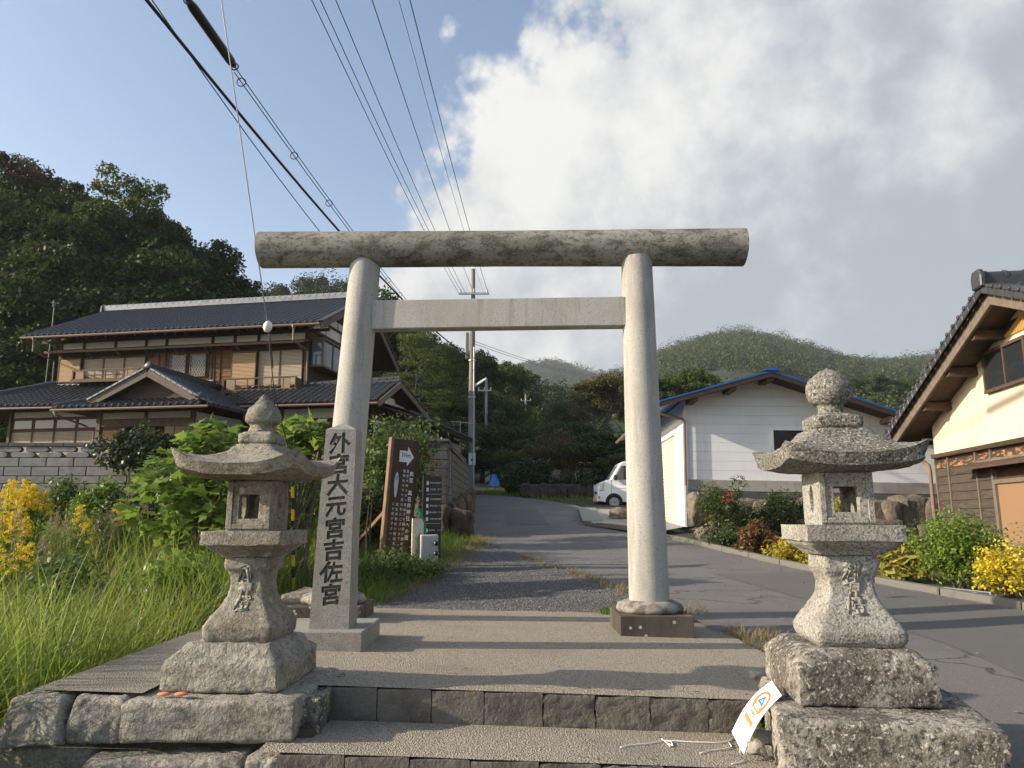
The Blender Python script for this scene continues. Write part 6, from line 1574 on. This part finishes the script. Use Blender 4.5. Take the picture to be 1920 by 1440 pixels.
ar.prism([(-.085, ya, 1.63), (.045, ya, 1.63), (.045, ya, 1.57), (.15, ya, 1.715), (.045, ya, 1.865), (.045, ya, 1.80), (-.085, ya, 1.80)], (0, .003, 0))
part('arrow', ar, m_white, sg)
put_text(sg, '300m', .02, 1.775, -.0265, .105, M('black_print', (.03, .03, .03), .6), vertical=False, sx=.66, bold=.001)
put_text(sg, '奥宮　真名井神社への道', .135, 1.50, -.0225, .078, m_lett, bold=.001, spacing=1.2, sx=.9)
put_text(sg, '豊受大神さまへ奉納する願掛け鯉絵馬は', .072, 1.52, -.0225, .050, m_lett, spacing=1.42, sx=.9)
put_text(sg, '籠神社お守り授与所にございます。', .015, 1.52, -.0225, .050, m_lett, spacing=1.42, sx=.9)
put_text(sg, '真名井神社の鯉絵馬掛け棚', -.055, 1.02, -.0225, .050, m_lett, spacing=1.42, sx=.9)
put_text(sg, 'にお掛け下さい。', -.115, 1.02, -.0225, .050, m_lett, spacing=1.42, sx=.9)
em = part('emblem', MB().prism([(-.10 + .036 * math.cos(t) * (1 if math.sin(t) > 0 else .8), -.0245, 1.28 + .19 * math.sin(t)) for t in np.linspace(0, 2 * math.pi, 20, endpoint=False)], (0, .003, 0)), M('pale_emblem', (.55, .58, .60), .5, [('n', 30, .5, .7, (.42, .42, .50), .5)]), sg)
part('emblem_crest', MB().prism([(-.10 + .020 * math.cos(t), -.0265, 1.39 + .035 * math.sin(t)) for t in np.linspace(0, 2 * math.pi, 10, endpoint=False)], (0, .0018, 0)), M('teal_print', (.16, .38, .36), .5), em)
br = thing('timber_brace', 'brown timber braces propping the signboard from the left', 'brace', (-2.25, 11.6, H(-2.25, 11.6)))
for a, b in ((pc(744, 935, 11.2), pc(668, 1020, 11.8)), (pc(734, 1005, 11.2), pc(690, 1062, 11.7)), (pc(682, 1000, 11.75), pc(682, 1052, 11.75))):
    part('brace_bar', MB().bar(a, b, .055, .055), m_sign_e, br, world=True, bevel=.004)
gs_ = thing('green_sign', 'small green sign plate fixed on the brace beside the signboard', 'sign', pc(733, 918, 11.25), RAD(-25), tilt=RAD(12))
part('plate', MB().box(-.07, .07, -.01, .01, -.09, .09), M('green_paint', (.02, .22, .13), .5), gs_, bevel=.004); part('back', MB().box(.071, .085, -.012, .02, -.092, .092), m_white, gs_)
# dark direction panel with pictograms
ip_ = thing('direction_panel', 'narrow dark brown direction panel with rows of white pictograms', 'direction sign', (P(810, 1000, 11.6).x, 11.6, .2), RAD(22))
part('panel', MB().box(-.135, .135, -.03, .02, 0, 1.38), M('dark_panel', (.052, .042, .034), .5), ip_, bevel=.004)
part('side_plate', MB().box(-.16, -.137, -.04, .03, .45, 1.385), m_metal_d, ip_)
pm = MB(); rows = [1.27, 1.17, 1.02, .92, .82, .72, .55]
for z in rows:
    pm.box(-.11, -.075, -.0335, -.0305, z - .025, z + .03)
part('pictogram', pm, m_lett, ip_)
for z, s in zip(rows, ('真名井神社', '丹後国一宮', '元伊勢籠神社', '傘松公園', '観光案内', '天橋立観光船', '駐車場')): put_text(ip_, s, -.055, z + .02, -.032, .030, m_lett, vertical=False, center=False)
for z, s in zip(rows, ('300m', '500m', '400m', '600m', '500m', '1.1km', '200m')): put_text(ip_, s, .075, z + .02, -.032, .026, m_lett, vertical=False, center=False)
pl = MB()
for z in (1.10, .655): pl.box(-.11, .12, -.0335, -.0305, z, z + .004)
part('dividing_line', pl, m_lett, ip_)
cp = P(803, 1015, 10.9)
co_ = thing('concrete_post', 'short white concrete post in front of the direction panel', 'post', (cp.x, 10.95, H(cp.x, 10.95) - .05), RAD(15))
part('post', rough_block(.125, .10, .60, .015, 10, 8, ((10, .005), (40, .003)), 4), M('pale_concrete', (.42, .415, .39), .9, [('n', 6, .5, .7, (.36, .35, .32), .6, (1, 1, .4))], [('n', 60, .003)]), co_, smooth=RAD(50))
for z in (.34, .48): part('clamp', MB().lathe([(0, .03), (.03, .035), (.05, .02)], 10).xf(Matrix.Translation((.09, -.10, z)) @ Matrix.Rotation(math.pi / 2, 4, 'X')), m_metal_d, co_)
nb_ = thing('notice_card', 'white notice card with a green edge standing between the signboard and the concrete post', 'notice', (P(783, 1010, 11.0).x, 11.0, H(-1.4, 11) - .02), RAD(58))
part('card', MB().box(-.13, .13, -.008, .008, .02, .80), M('mottled_card', (.62, .60, .50), .7, [('n', 18, .52, .60, (.45, .30, .16), .7), ('n', 11, .55, .65, (.30, .36, .15), .6)]), nb_)
part('green_edge', MB().prism([(.131, -.02, .0), (.17, -.02, .0), (.17, -.02, .72), (.02, -.02, .95), (-.03, -.02, .95), (.131, -.02, .74)], (0, .04, 0)), M('green_paint', (.02, .22, .13), .5), nb_)
# striped guard on the guy wire anchor
gp = P(556, 985, 8.6); gt_ = P(548, 870, 8.45)
gz0 = H(gp.x, 8.6)
gd = thing('guy_wire_guard', 'yellow and black striped tube on the guy wire behind the left lantern', 'guard tube', (gp.x, 8.6, gz0))
a = Vector((0.01, 0, 0)); b = Vector((gt_.x - gp.x, -.15, gt_.z - gz0)); n = 12
for i in range(n): part('stripe', MB().tube([a.lerp(b, i / n), a.lerp(b, (i + .985) / n)], .019, 10), M('guard_yellow', (.62, .42, .02), .5) if i % 2 else m_black, gd, smooth=RAD(40))

# leaning paper card with printed mark and white string
cA, cB = P(1376, 1412, 3.90), P(1443, 1290, 4.12)
cdt = thing('leaning_card', 'white printed card with an orange ring leaning against the right block', 'card', (cA.x, cA.y, -.19))
c0, c1 = Vector(P(1372, 1372, 3.95)), Vector(P(1394, 1415, 3.83)); d0, d1 = Vector(P(1447, 1276, 4.05)), Vector(P(1466, 1304, 3.93))
def card_pt(s, t, lift=0.0):
    """s across 0..1, t up 0..1, bulging towards the steps"""
    p = c0.lerp(c1, s).lerp(d0.lerp(d1, s), t); n = (c1 - c0).cross(d0 - c0).normalized()
    if n.x > 0: n = -n
    return p + n * (.040 * math.sin(math.pi * t) + lift)
v = []; f = []
for l in (0, -.002):
    for j in range(13):
        for i in range(4): v.append(tuple(card_pt(i / 3, j / 12, l)))
for o in (0, 52):
    for j in range(12):
        for i in range(3): a = o + j * 4 + i; f.append((a, a + 1, a + 5, a + 4))
for j in range(12): f.append((j * 4, j * 4 + 4, 52 + j * 4 + 4, 52 + j * 4)); f.append((j * 4 + 3, 52 + j * 4 + 3, 52 + j * 4 + 7, j * 4 + 7))
for i in range(3): f.append((i, 52 + i, 53 + i, i + 1)); f.append((48 + i, 49 + i, 101 + i, 100 + i))
part('card', MB().add(v, f), M('white_card', (.82, .81, .77), .45), cdt, world=True)
def on_card(poly, mat, name):
    mb = MB().add([tuple(card_pt(x, y, .0012)) for x, y in poly[0]], poly[1]); return part(name, mb, mat, cdt, world=True, fixn=False)
rv = []; rf_ = []; K = 40
for i in range(K):
    t = 2 * math.pi * i / K
    thick = .075 - .035 * math.sin(t)
    for k in (1, 0): rv.append((.50 + (.34 if k else .34 - thick * 1.5) * math.cos(t), .64 + (.215 if k else .215 - thick) * math.sin(t)))
for i in range(K): j = (i + 1) % K; rf_.append((2 * i, 2 * i + 1, 2 * j + 1, 2 * j))
m_or = M('orange_print', (.70, .22, .06), .5); m_bl = M('blue_print', (.06, .20, .62), .5); m_gp = M('grey_print', (.38, .38, .38), .5)
on_card((rv, rf_), m_or, 'printed_ring')
def rectf(x0, x1, y0, y1, n=5):
    vv = []; ff = []
    for j in range(n + 1): y = y0 + (y1 - y0) * j / n; vv += [(x0, y), (x1, y)]
    for j in range(n): ff.append((2 * j, 2 * j + 1, 2 * j + 3, 2 * j + 2))
    return vv, ff
on_card(rectf(.20, .80, .30, .365), m_or, 'printed_bar')
on_card(([(.30, .62), (.70, .62), (.50, .78), (.42, .65), (.58, .65), (.50, .715)], [(0, 3, 5, 2), (3, 0, 1, 4), (4, 1, 2, 5)]), m_bl, 'printed_triangle')
for x in (.585, .525, .465): on_card(rectf(.32, .68, x, x + .035, 2), M('pale_print', (.55, .62, .70), .5), 'printed_stripe')
on_card(rectf(.15, .80, .24, .262), m_gp, 'printed_text'); on_card(rectf(.22, .72, .19, .205), m_gp, 'printed_text'); on_card(rectf(.38, .70, .14, .152), m_gp, 'printed_text')
on_card(rectf(.30, .62, .915, .925), M('pale_print', (.55, .62, .70), .5), 'printed_text')
def gstr(pts, z=-.168, r=.0032):
    rs = [PG(u, v, z - .02 * 0) for u, v in pts]; rs = [Vector((p.x, p.y, -.172 - .032 * p.x + .008)) for p in rs]
    sm = []
    for i in range(len(rs) - 1):
        for q in np.linspace(0, 1, 4, endpoint=False): sm.append(rs[i].lerp(rs[i + 1], q))
    return MB().tube(sm + [rs[-1]], r, 6)
m_str = M('white_string', (.74, .72, .66), .8)
sgt = thing('white_string', 'white string tied to the card and trailing over the lower step', 'string', PG(1300, 1386, -.2))
for pts in ([(1163, 1396), (1180, 1391), (1215, 1387), (1245, 1380), (1262, 1380), (1300, 1381), (1345, 1381), (1366, 1378), (1373, 1372)], [(1240, 1377), (1250, 1384), (1262, 1390), (1258, 1382), (1247, 1380), (1256, 1391)], [(1312, 1402), (1330, 1396), (1360, 1392), (1372, 1388), (1366, 1380)], [(1371, 1420), (1385, 1417), (1396, 1412)]):
    part('cord', gstr(pts), m_str, sgt, world=True, smooth=True)
lp = [Vector(P(1394 + 7 * math.cos(t), 1408 + 9 * math.sin(t), 3.82 + .02 * math.sin(t))) for t in np.linspace(0, 6.0, 14)]
part('loop', MB().tube(lp, .003, 6), m_str, sgt, world=True, smooth=True)

# ================================================================ utility poles and wires
m_pole = M('pole_concrete', (.30, .285, .255), .9, [('n', 1.2, .45, .65, (.17, .15, .12), .8, (1, 1, .25)), ('n', 60, .55, .68, (.38, .36, .33), .4)])
m_ins = M('insulator', (.60, .60, .58), .3)
def pole(u, vt, vb, D, r, label, arms=(), extra=()):
    p = P(u, vt, D); g = H(p.x, D) - .3; pb_ = P(vb[0], vb[1], D) if vb else None
    t = thing('utility_pole', label, 'utility pole', (p.x, D, g)); h = p.z - g
    part('shaft', MB().tube([(0, 0, h * q) for q in np.linspace(0, 1, 8)], [r * (1 - .38 * q) for q in np.linspace(0, 1, 8)], 16), m_pole, t, smooth=RAD(50))
    for (x0, x1, v) in arms:
        z = P(u, v, D).z - g; a, b = (x0 - u) / F_PX * D, (x1 - u) / F_PX * D
        ca = part('crossarm', MB().box(a, b, -r - .08, -r, z - .05, z + .05), m_metal_g, t)
        for q in np.linspace(.06, .94, 3): part('insulator', MB().lathe([(0, .02), (.05, .05), (.10, .035), (.16, .055), (.22, .02)], 8, (a + (b - a) * q, -r - .04, z + .05)), m_ins, ca)
    return t, g
t1, g1_ = pole(887, 505, None, 37, .19, 'tallest utility pole with a crossarm, right behind the gate', [(860, 919, 553)])
part('band', MB().tube([(0, 0, 5.0), (0, 0, 5.06)], .205, 16), m_metal_g, t1); part('band', MB().tube([(0, 0, 6.9), (0, 0, 6.96)], .2, 16), m_metal_g, t1)
part('conduit', MB().tube([(.10, -.20, .2), (.10, -.19, 7.6)], .035, 6), m_metal_g, t1)
part('street_lamp', MB().bar((.15, -.1, 5.6), (.75, -.3, 5.95), .12, .10).bar((0, 0, 5.55), (.16, -.1, 5.62), .05, .05), m_white, t1, bevel=.01)
part('pole_plate', MB().box(-.12, .22, -.215, -.205, 1.6, 2.2), m_white, t1); part('plate_mark', MB().box(.0, .10, -.2175, -.2155, 1.8, 1.9), m_metal_d, t1)
part('junction_box', MB().box(-.34, -.18, -.1, .1, 7.0, 8.4), m_pole, t1, bevel=.02)
part('ladder_peg', MB().tube([(-.3, 0, 9.5), (.3, 0, 9.5)], .012, 5), m_metal_g, t1)
part('switch', MB().box(.18, .45, -.1, .1, 12.0, 12.14), m_metal_d, t1)
pole(912, 712, None, 60, .17, 'second utility pole, slimmer, by the blue tarpaulin', [(896, 922, 733)])
pole(986, 740, None, 88, .2, 'distant utility pole standing alone among the valley trees', [(976, 996, 752)])
pole(928, 778, None, 66, .09, 'thin dark pole right of the second utility pole')
ht = thing('tv_aerial', 'television aerial on a thin mast left of the upper roof', 'aerial', (P(103, 567, 35).x, 35, 3.0))
zt = P(103, 567, 35).z - 3
m_aer = M('dull_metal', (.16, .155, .15), .6)
part('mast', MB().tube([(0, 0, 0), (0, 0, zt)], .028, 6), m_aer, ht); part('elements', MB().bar((-.18, 0, zt), (.22, 0, zt - .05), .04, .05).bar((-.05, 0, zt + .1), (-.05, 0, zt - .25), .10, .06).bar((.12, -.2, zt - .15), (.12, .2, zt - .15), .02, .02), m_aer, ht)
a2 = thing('tv_aerial', 'small television aerial on a mast left of the tall utility pole foot', 'aerial', (P(863, 790, 36).x, 36, 2.0)); zt = P(863, 790, 36).z - 2
part('mast', MB().tube([(0, 0, 0), (0, 0, zt)], .025, 6), m_metal_g, a2)
am = MB()
for k in range(6): am.bar((-.4 + k * .18, -.18, zt - .02 * k), (-.4 + k * .18, .18, zt - .02 * k), .02, .02)
am.bar((-.45, 0, zt), (.6, 0, zt - .1), .025, .025); part('elements', am, m_metal_g, a2)
m_wire = M('black_wire', (.025, .025, .027), .6)
def wire(a, b, r, sag, label, ext=1.0, name='power_line', group=None, n=26, mat=None, parent=None):
    """a hanging wire from a on the pole through b overhead, carried on past b towards the next pole behind the viewer"""
    a, b = Vector(a), Vector(b); e = a + (b - a) * ext; pts = []
    for q in np.linspace(0, 1, n):
        s = q * ext; p = a + (b - a) * s; p.z -= sag * 4 * s * (1 - s) if s <= 1 else -sag * 1.2 * (s - 1); pts.append(p)
    mb = MB().tube(pts, r, 6)
    return solo(name, mb, mat or m_wire, label, 'wire', group=group, smooth=True)
GW = 'thin wires running overhead to the crossarm of the tall pole'
LWr = 'thin black wire running overhead to the crossarm of the tall pole'
for (pu, pv, tu, Yt) in ((862, 552, 585, 12.5), (868, 552, 601, 12.5), (874, 552, 630, 12.5), (888, 548, 698, 12.5), (908, 552, 748, 12.5), (916, 552, 769, 12.5)):
    wire(P(pu, pv, 36.8), P(tu, 0, Yt), .010 if tu != 748 else .006, .25, LWr, 1.5, group=GW)
thick = wire(P(880, 668, 36.8), P(275, 0, 8.6), .026, .55, 'thick black cable crossing the sky at the upper left', 1.25, 'telephone_cable')
wire(P(880, 672, 36.8), P(285, 0, 8.7), .009, 1.3, 'thin twisted wire hanging beside the thick black cable', 1.25, 'telephone_wire')
ca, cb = P(880, 690, 36.8), P(440, 125, 11.0)
wire(ca, cb, .009, .42, 'upper of the paired strands carrying the spiral hangers', 1.0, 'hanger_strand'); wire(ca + Vector((0, 0, -.22)), cb + Vector((.0, 0, -.10)), .009, .40, 'lower of the paired strands carrying the spiral hangers', 1.0, 'hanger_strand')
def hang(s):
    p = ca.lerp(cb, s); p.z -= .42 * 4 * s * (1 - s) + .07; return p
for s in (.99, .90, .82, .745, .68, .62, .565, .515, .47, .43, .39, .35, .31):
    p = hang(s); ringp = [p + Vector((.0 + .075 * math.cos(t), .0, .075 * math.sin(t) - .03)) for t in np.linspace(0, 2 * math.pi, 14)]
    solo('cable_ring', MB().tube(ringp, .009, 5), m_wire, 'wire ring clipping together the paired strands below the black closure', 'cable ring', group='wire rings on the paired strands', smooth=True)
c2 = P(352, 0, 9.6)
cl = thing('cable_closure', 'long black cable closure tube hanging from the strands at the upper left', 'cable closure', cb)
part('tube', MB().tube([cb, cb.lerp(c2, .05), cb.lerp(c2, .1), cb.lerp(c2, .9), cb.lerp(c2, .95), c2], [.03, .06, .075, .075, .06, .04], 12), M('closure_plastic', (.018, .018, .02), .4), cl, world=True, smooth=RAD(50))
for q in (.0, 1.0): part('end_ring', MB().tube([cb.lerp(c2, q) + Vector((.06 * math.cos(t), .0, .06 * math.sin(t))) for t in np.linspace(0, 6.28, 12)], .012, 5), m_wire, cl, world=True)
part('carrier_wire', MB().tube([c2, c2 + (c2 - cb) * 1.5], .02, 6), m_wire, cl, world=True)
# guy wire with its egg insulator
e0 = P(502, 612, 7.6); e1 = P(415, 0, 6.2)
wire(e0, e1, .0065, .0, 'steel guy wire slanting up to the left from the white egg insulator', 1.6, 'guy_wire', n=6, mat=m_metal_g)
lo2 = MB().tube([e0, P(514, 735, 7.95), Vector((gt_.x, 8.45, gt_.z))], .006, 6).tube([e0 + Vector((.02, 0, -.04)), P(512, 690, 7.85)], .006, 6)
solo('guy_wire', lo2, m_wire, 'lower guy wire from the egg insulator down behind the left lantern', 'wire', smooth=True)
solo('egg_insulator', MB().lathe([(-.065, .006), (-.055, .028), (-.02, .046), (.015, .046), (.05, .028), (.062, .006)], 16).xf(Matrix.Translation(e0) @ Matrix.Rotation(.12, 4, 'Y')), M('porcelain', (.72, .71, .66), .3), 'white egg shaped insulator on the guy wire in front of the tiled house', 'insulator', smooth=True)
for (a, b, lb) in ((P(912, 735, 60), P(985, 752, 88), 'sagging wire between the second pole and the distant pole'), (P(930, 785, 66), P(984, 795, 88), 'low sagging wire between the thin pole and the distant pole'), (P(932, 790, 66), P(984, 800, 88), 'lowest sagging wire between the thin pole and the distant pole'), (P(890, 640, 37), P(1150, 700, 120), 'upper wire running right from the tall pole across the valley'), (P(890, 645, 37), P(1150, 703, 120), 'lower wire running right from the tall pole across the valley'), (P(700, 590, 30), P(880, 690, 36.8), 'service wire from the tiled house to the tall pole'), (P(740, 600, 31), P(884, 760, 36.8), 'lower service wire from the tiled house to the tall pole')):
    wire(a, b, .012, .8, lb, 1.0, 'service_wire', n=14)

# ================================================================ white van
vn = thing('white_van', 'small white van parked facing left beside the storehouse', 'van', (3.28, 28.6, 1.245))
m_vp = M('white_car_paint', (.78, .79, .80), .25, spec=.6)
prof = [(.05, .32), (.0, .55), (.02, .86), (.10, 1.02), (.30, 1.10), (.48, 1.13), (.86, 1.74), (.98, 1.82), (1.4, 1.86), (3.2, 1.86), (3.33, 1.78), (3.38, 1.1), (3.38, .34), (3.0, .28), (.2, .28)]
def van_sec(y, inset):
    cx, cz = 1.7, 1.0
    return [(x + (cx - x) * (inset * .05 if z < 1.2 else inset * .05), y, z - (inset * .03 if z > 1.7 else 0)) for x, z in prof]
secs = []
for y, ins in ((0, .9), (.03, .25), (.10, 0), (1.38, 0), (1.44, .25), (1.47, .9)): secs.append(van_sec(y, ins))
body = MB().loft(secs)
part('body', body, m_vp, vn, smooth=RAD(35))
m_cg = M('car_glass', (.03, .045, .05), .05, spec=.7)
def vpanel(name, pts, y, mat, parent=None, th=.012): return part(name, MB().prism([(x, y, z) for x, z in pts], (0, th, 0)), mat, parent or vn)
vpanel('side_window', [(.62, 1.13), (1.30, 1.13), (1.30, 1.66), (.93, 1.66)], -.012, m_cg)
vpanel('side_window', [(1.42, 1.13), (2.3, 1.13), (2.3, 1.66), (1.42, 1.66)], -.012, m_cg)
part('windscreen', MB().prism([(.475, .12, 1.165), (.86, .20, 1.72), (.86, 1.27, 1.72), (.475, 1.35, 1.165)], (-.012, 0, .008)), M('pale_windscreen', (.22, .30, .33), .06, spec=.8), vn)
hd = vpanel('headlight', [(.055, .72), (.20, .74), (.23, 1.00), (.10, .98)], -.013, M('lamp_lens', (.55, .57, .58), .1, spec=.8)); part('headlight', MB().box(-.012, .03, 1.15, 1.42, .74, .98), M('lamp_lens', (.55, .57, .58), .1, spec=.8), vn)
part('lamp_bezel', MB().prism([(.05, -.014, .70), (.21, -.014, .72), (.24, -.014, 1.01), (.225, -.014, 1.01), (.20, -.014, .735), (.05, -.014, .715)], (0, .004, 0)), m_metal_d, hd)
part('bumper', MB().box(-.03, .10, .05, 1.42, .30, .52), m_vp, vn, bevel=.03)
part('grille', MB().box(-.006, .02, .35, 1.12, .60, .68), m_metal_d, vn); part('number_plate', MB().box(-.045, -.031, .57, .90, .36, .52), M('plate_yellow', (.65, .48, .05), .5), vn)
part('indicator', MB().box(.01, .08, -.016, .02, .42, .50), M('amber', (.6, .25, .03), .3), vn)
part('door_seam', MB().box(.52, .53, -.004, .002, .40, 1.12).box(.52, 1.36, -.004, .002, .80, .806).box(1.355, 1.365, -.004, .002, .40, 1.70), m_metal_d, vn)
part('mirror', MB().box(.62, .74, -.16, -.03, 1.10, 1.30), m_metal_d, vn, bevel=.02); part('door_handle', MB().box(1.18, 1.32, -.03, -.004, .92, .95), m_metal_d, vn)
put_text(vn, '小松商店', 1.02, 1.0, -.006, .10, M('van_print', (.35, .36, .38), .5), vertical=False)
for x in (.62, 2.72):
    ww = part('wheel', MB().lathe([(0, .01), (0, .20), (-.02, .262), (.03, .275), (.13, .275), (.15, .25), (.15, .01)], 28).xf(Matrix.Translation((x, -.035, .275)) @ Matrix.Rotation(-math.pi / 2, 4, 'X')), m_black, vn, smooth=RAD(40))
    part('rim', MB().lathe([(-.006, .01), (-.012, .06), (-.004, .07), (-.020, .12), (-.006, .165), (-.022, .185), (0, .19)], 24).xf(Matrix.Translation((x, -.06, .275)) @ Matrix.Rotation(-math.pi / 2, 4, 'X')), m_metal_g, ww, smooth=RAD(40))
    part('hub', MB().box(x - .035, x + .035, -.092, -.06, .265, .285).box(x - .010, x + .010, -.094, -.06, .24, .31), m_metal_d, ww)
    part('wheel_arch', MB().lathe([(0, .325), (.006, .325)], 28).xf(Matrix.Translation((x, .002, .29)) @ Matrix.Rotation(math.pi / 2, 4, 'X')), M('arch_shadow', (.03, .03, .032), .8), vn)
solo('blue_crate', MB().box(4.3, 4.75, 28.2, 28.5, 1.24, 1.36).box(4.33, 4.72, 28.23, 28.47, 1.361, 1.38), M('blue_plastic', (.03, .16, .50), .4), 'blue crate on the ground behind the front wheel of the van', 'crate', bevel=.01)

# ================================================================ things at the bend of the lane
tpv = P(927, 886, 50); tg_ = H(tpv.x, 50) 
rg = np.random.default_rng(3); rings = []
for z, r in ((0, .46), (.25, .40), (.5, .28), (.8, .16), (1.1, .08), (1.22, .02)):
    rings.append([(r * math.cos(t) * (1 + .22 * math.sin(5 * t + z * 4)) * .85, r * math.sin(t) * (1 + .22 * math.cos(4 * t)), z + .03 * math.sin(7 * t)) for t in np.linspace(0, 2 * math.pi, 28, endpoint=False)])
tz = P(927, 915, 50).z
solo('blue_tarpaulin', MB().loft(rings).xf(Matrix.Translation((tpv.x, 50, tz))), M('blue_tarp', (.03, .20, .58), .45), 'bright blue tarpaulin draped over a heap at the bend of the lane', 'tarpaulin', smooth=RAD(20))
q0 = P(903, 907, 56)
vb_ = thing('poster_board', 'white board with green and blue swooshes beside the second utility pole', 'poster board', (q0.x + .2, 56, q0.z - .15))
part('panel', MB().box(-.28, .40, -.03, .03, .1, 1.25), m_white, vb_)
part('print', MB().prism([(-.27, -.034, .35), (.39, -.034, .80), (.39, -.034, .98), (-.27, -.034, .55)], (0, .003, 0)), M('green_print', (.03, .22, .17), .5), vb_)
part('print', MB().prism([(-.27, -.034, .12), (.39, -.034, .12), (.39, -.034, .40), (.05, -.034, .20), (-.27, -.034, .33)], (0, .003, 0)), M('navy_print', (.03, .08, .28), .5), vb_)
part('print', MB().box(-.20, .32, -.034, -.031, 1.08, 1.18), M('navy_print', (.03, .08, .28), .5), vb_)
part('foot', MB().box(-.25, -.2, -.02, .02, -.5, .1).box(.32, .37, -.02, .02, -.5, .1), m_metal_g, vb_)
q1 = P(908, 862, 57)
solo('blue_banner', MB().prism([(q1.x - .15, 57, q1.z - 1.3), (q1.x + .25, 57, q1.z - 1.3), (q1.x + .22, 57, q1.z), (q1.x - .18, 57, q1.z)], (0, .03, 0)), M('navy_cloth', (.02, .07, .24), .7), 'dark blue upright banner behind the poster board', 'banner')
# hut with a rusty roof
hp = P(1060, 900, 46); hz_ = H(hp.x, 46) - .2
hut = thing('rusty_hut', 'low hut with a rusty pink sheet roof behind the bare trees', 'hut', (hp.x, 46, hz_), RAD(8))
zr0 = P(1060, 868, 46).z - hz_
part('wall', MB().box(-2.2, 2.4, .1, 3, 0, zr0 - .1), M('tan_boards', (.30, .22, .15), .9, [('n', 2, .4, .7, (.17, .13, .09), .7)]), hut)
part('roof', MB().prism([(-2.6, -.4, zr0 - .2), (2.8, -.4, zr0 - .05), (2.8, 1.6, zr0 + .5), (-2.6, 1.6, zr0 + .35)], (0, 0, .06)), M('rusty_sheet', (.34, .19, .15), .7, [('n', 4, .45, .7, (.20, .12, .10), .7)]), hut)
part('door', MB().box(-.3, .6, .06, .098, 0, zr0 - .5), m_wood_d, hut); part('window', MB().box(1.1, 1.9, .06, .098, zr0 - 1.2, zr0 - .5), m_glass2, hut)
# low stone wall and verge at the garden edge
gwl = thing('garden_wall', 'low dark stone garden wall along the far side of the lane', 'stone wall', (.5, 33.5, 1.6))
pts = []; rr_ = random.Random(8)
for k in range(20):
    x = .6 + k * .42; y = 33.6 - .06 * k; pts.append(((x, y, H(x, y) + .28), (.25, .22, .30), k + .7))
stones(gwl, pts, MATS['dark_rock'])
def farverge(rg):
    y = rg.uniform(31, 42); x = rg.uniform(-1.5, 6.5)
    if y < 33.6 and x < xr(y) + .2: return None
    if y < 36.4 and x < xr(y) + .1: return None
    return (x, y, H(x, y) - .02)
pts = scatter(g1, 3500, farverge); v, f = blades(pts, g1.uniform(.10, .30, len(pts)), g1.uniform(.02, .04, len(pts)), g1.uniform(.3, 1.0, len(pts)), g1, 3)
tag(link('far_verge_grass', np_mesh('far_verge_grass', v, f, m_grass, True)), 'sunlit grass at the bend of the lane', 'grass', kind='stuff')
for i, (u, v, Y, r, lb) in enumerate(((1000, 895, 35.5, (1.2, .7, .8), 'dark hedge bush along the garden at the bend of the lane'), (1060, 915, 34.5, (1.6, .6, .55), 'low dark hedge in front of the rusty roofed hut'), (1115, 905, 33.5, (1.0, .6, .7), 'dark hedge bush left of the white van'), (965, 905, 36, (.9, .6, .7), 'green bush nearest the blue tarpaulin'))):
    p = P(u, v, Y); shrub('hedge_bush', lb, (p.x, Y, p.z), r, 60, 46, .16, lf_dsh if i != 3 else lf_msh, 'hedge', 40 + i, .6, .4, 5)
# utility cover and leaves on the lane
solo('blue_cover', MB().lathe([(0, .16), (.006, .16), (.008, .15), (.008, .001)], 24, tuple(PG(1915, 1310, rz(4.7) + .004))), M('blue_lid', (.10, .25, .45), .6), 'round blue utility cover in the lane at the right edge', 'utility cover', smooth=RAD(40))

# ================================================================ air
def build_haze():
    m = bpy.data.materials.new('haze_air'); m.use_nodes = True; nt = m.node_tree; nt.nodes.clear()
    o = N(nt, 'ShaderNodeOutputMaterial'); v = N(nt, 'ShaderNodeVolumePrincipled'); v.inputs['Color'].default_value = (.80, .86, .92, 1); v.inputs['Density'].default_value = HAZE; v.inputs['Anisotropy'].default_value = 0.2
    nt.links.new(v.outputs[0], o.inputs['Volume'])
    b = MB().box(-1450, 1450, -62, 1600, -5, 360)
    tag(link('haze', b.mesh('haze', m)), 'thin pale haze filling the valley air', 'haze', kind='stuff')
HAZE = .00024
build_haze()
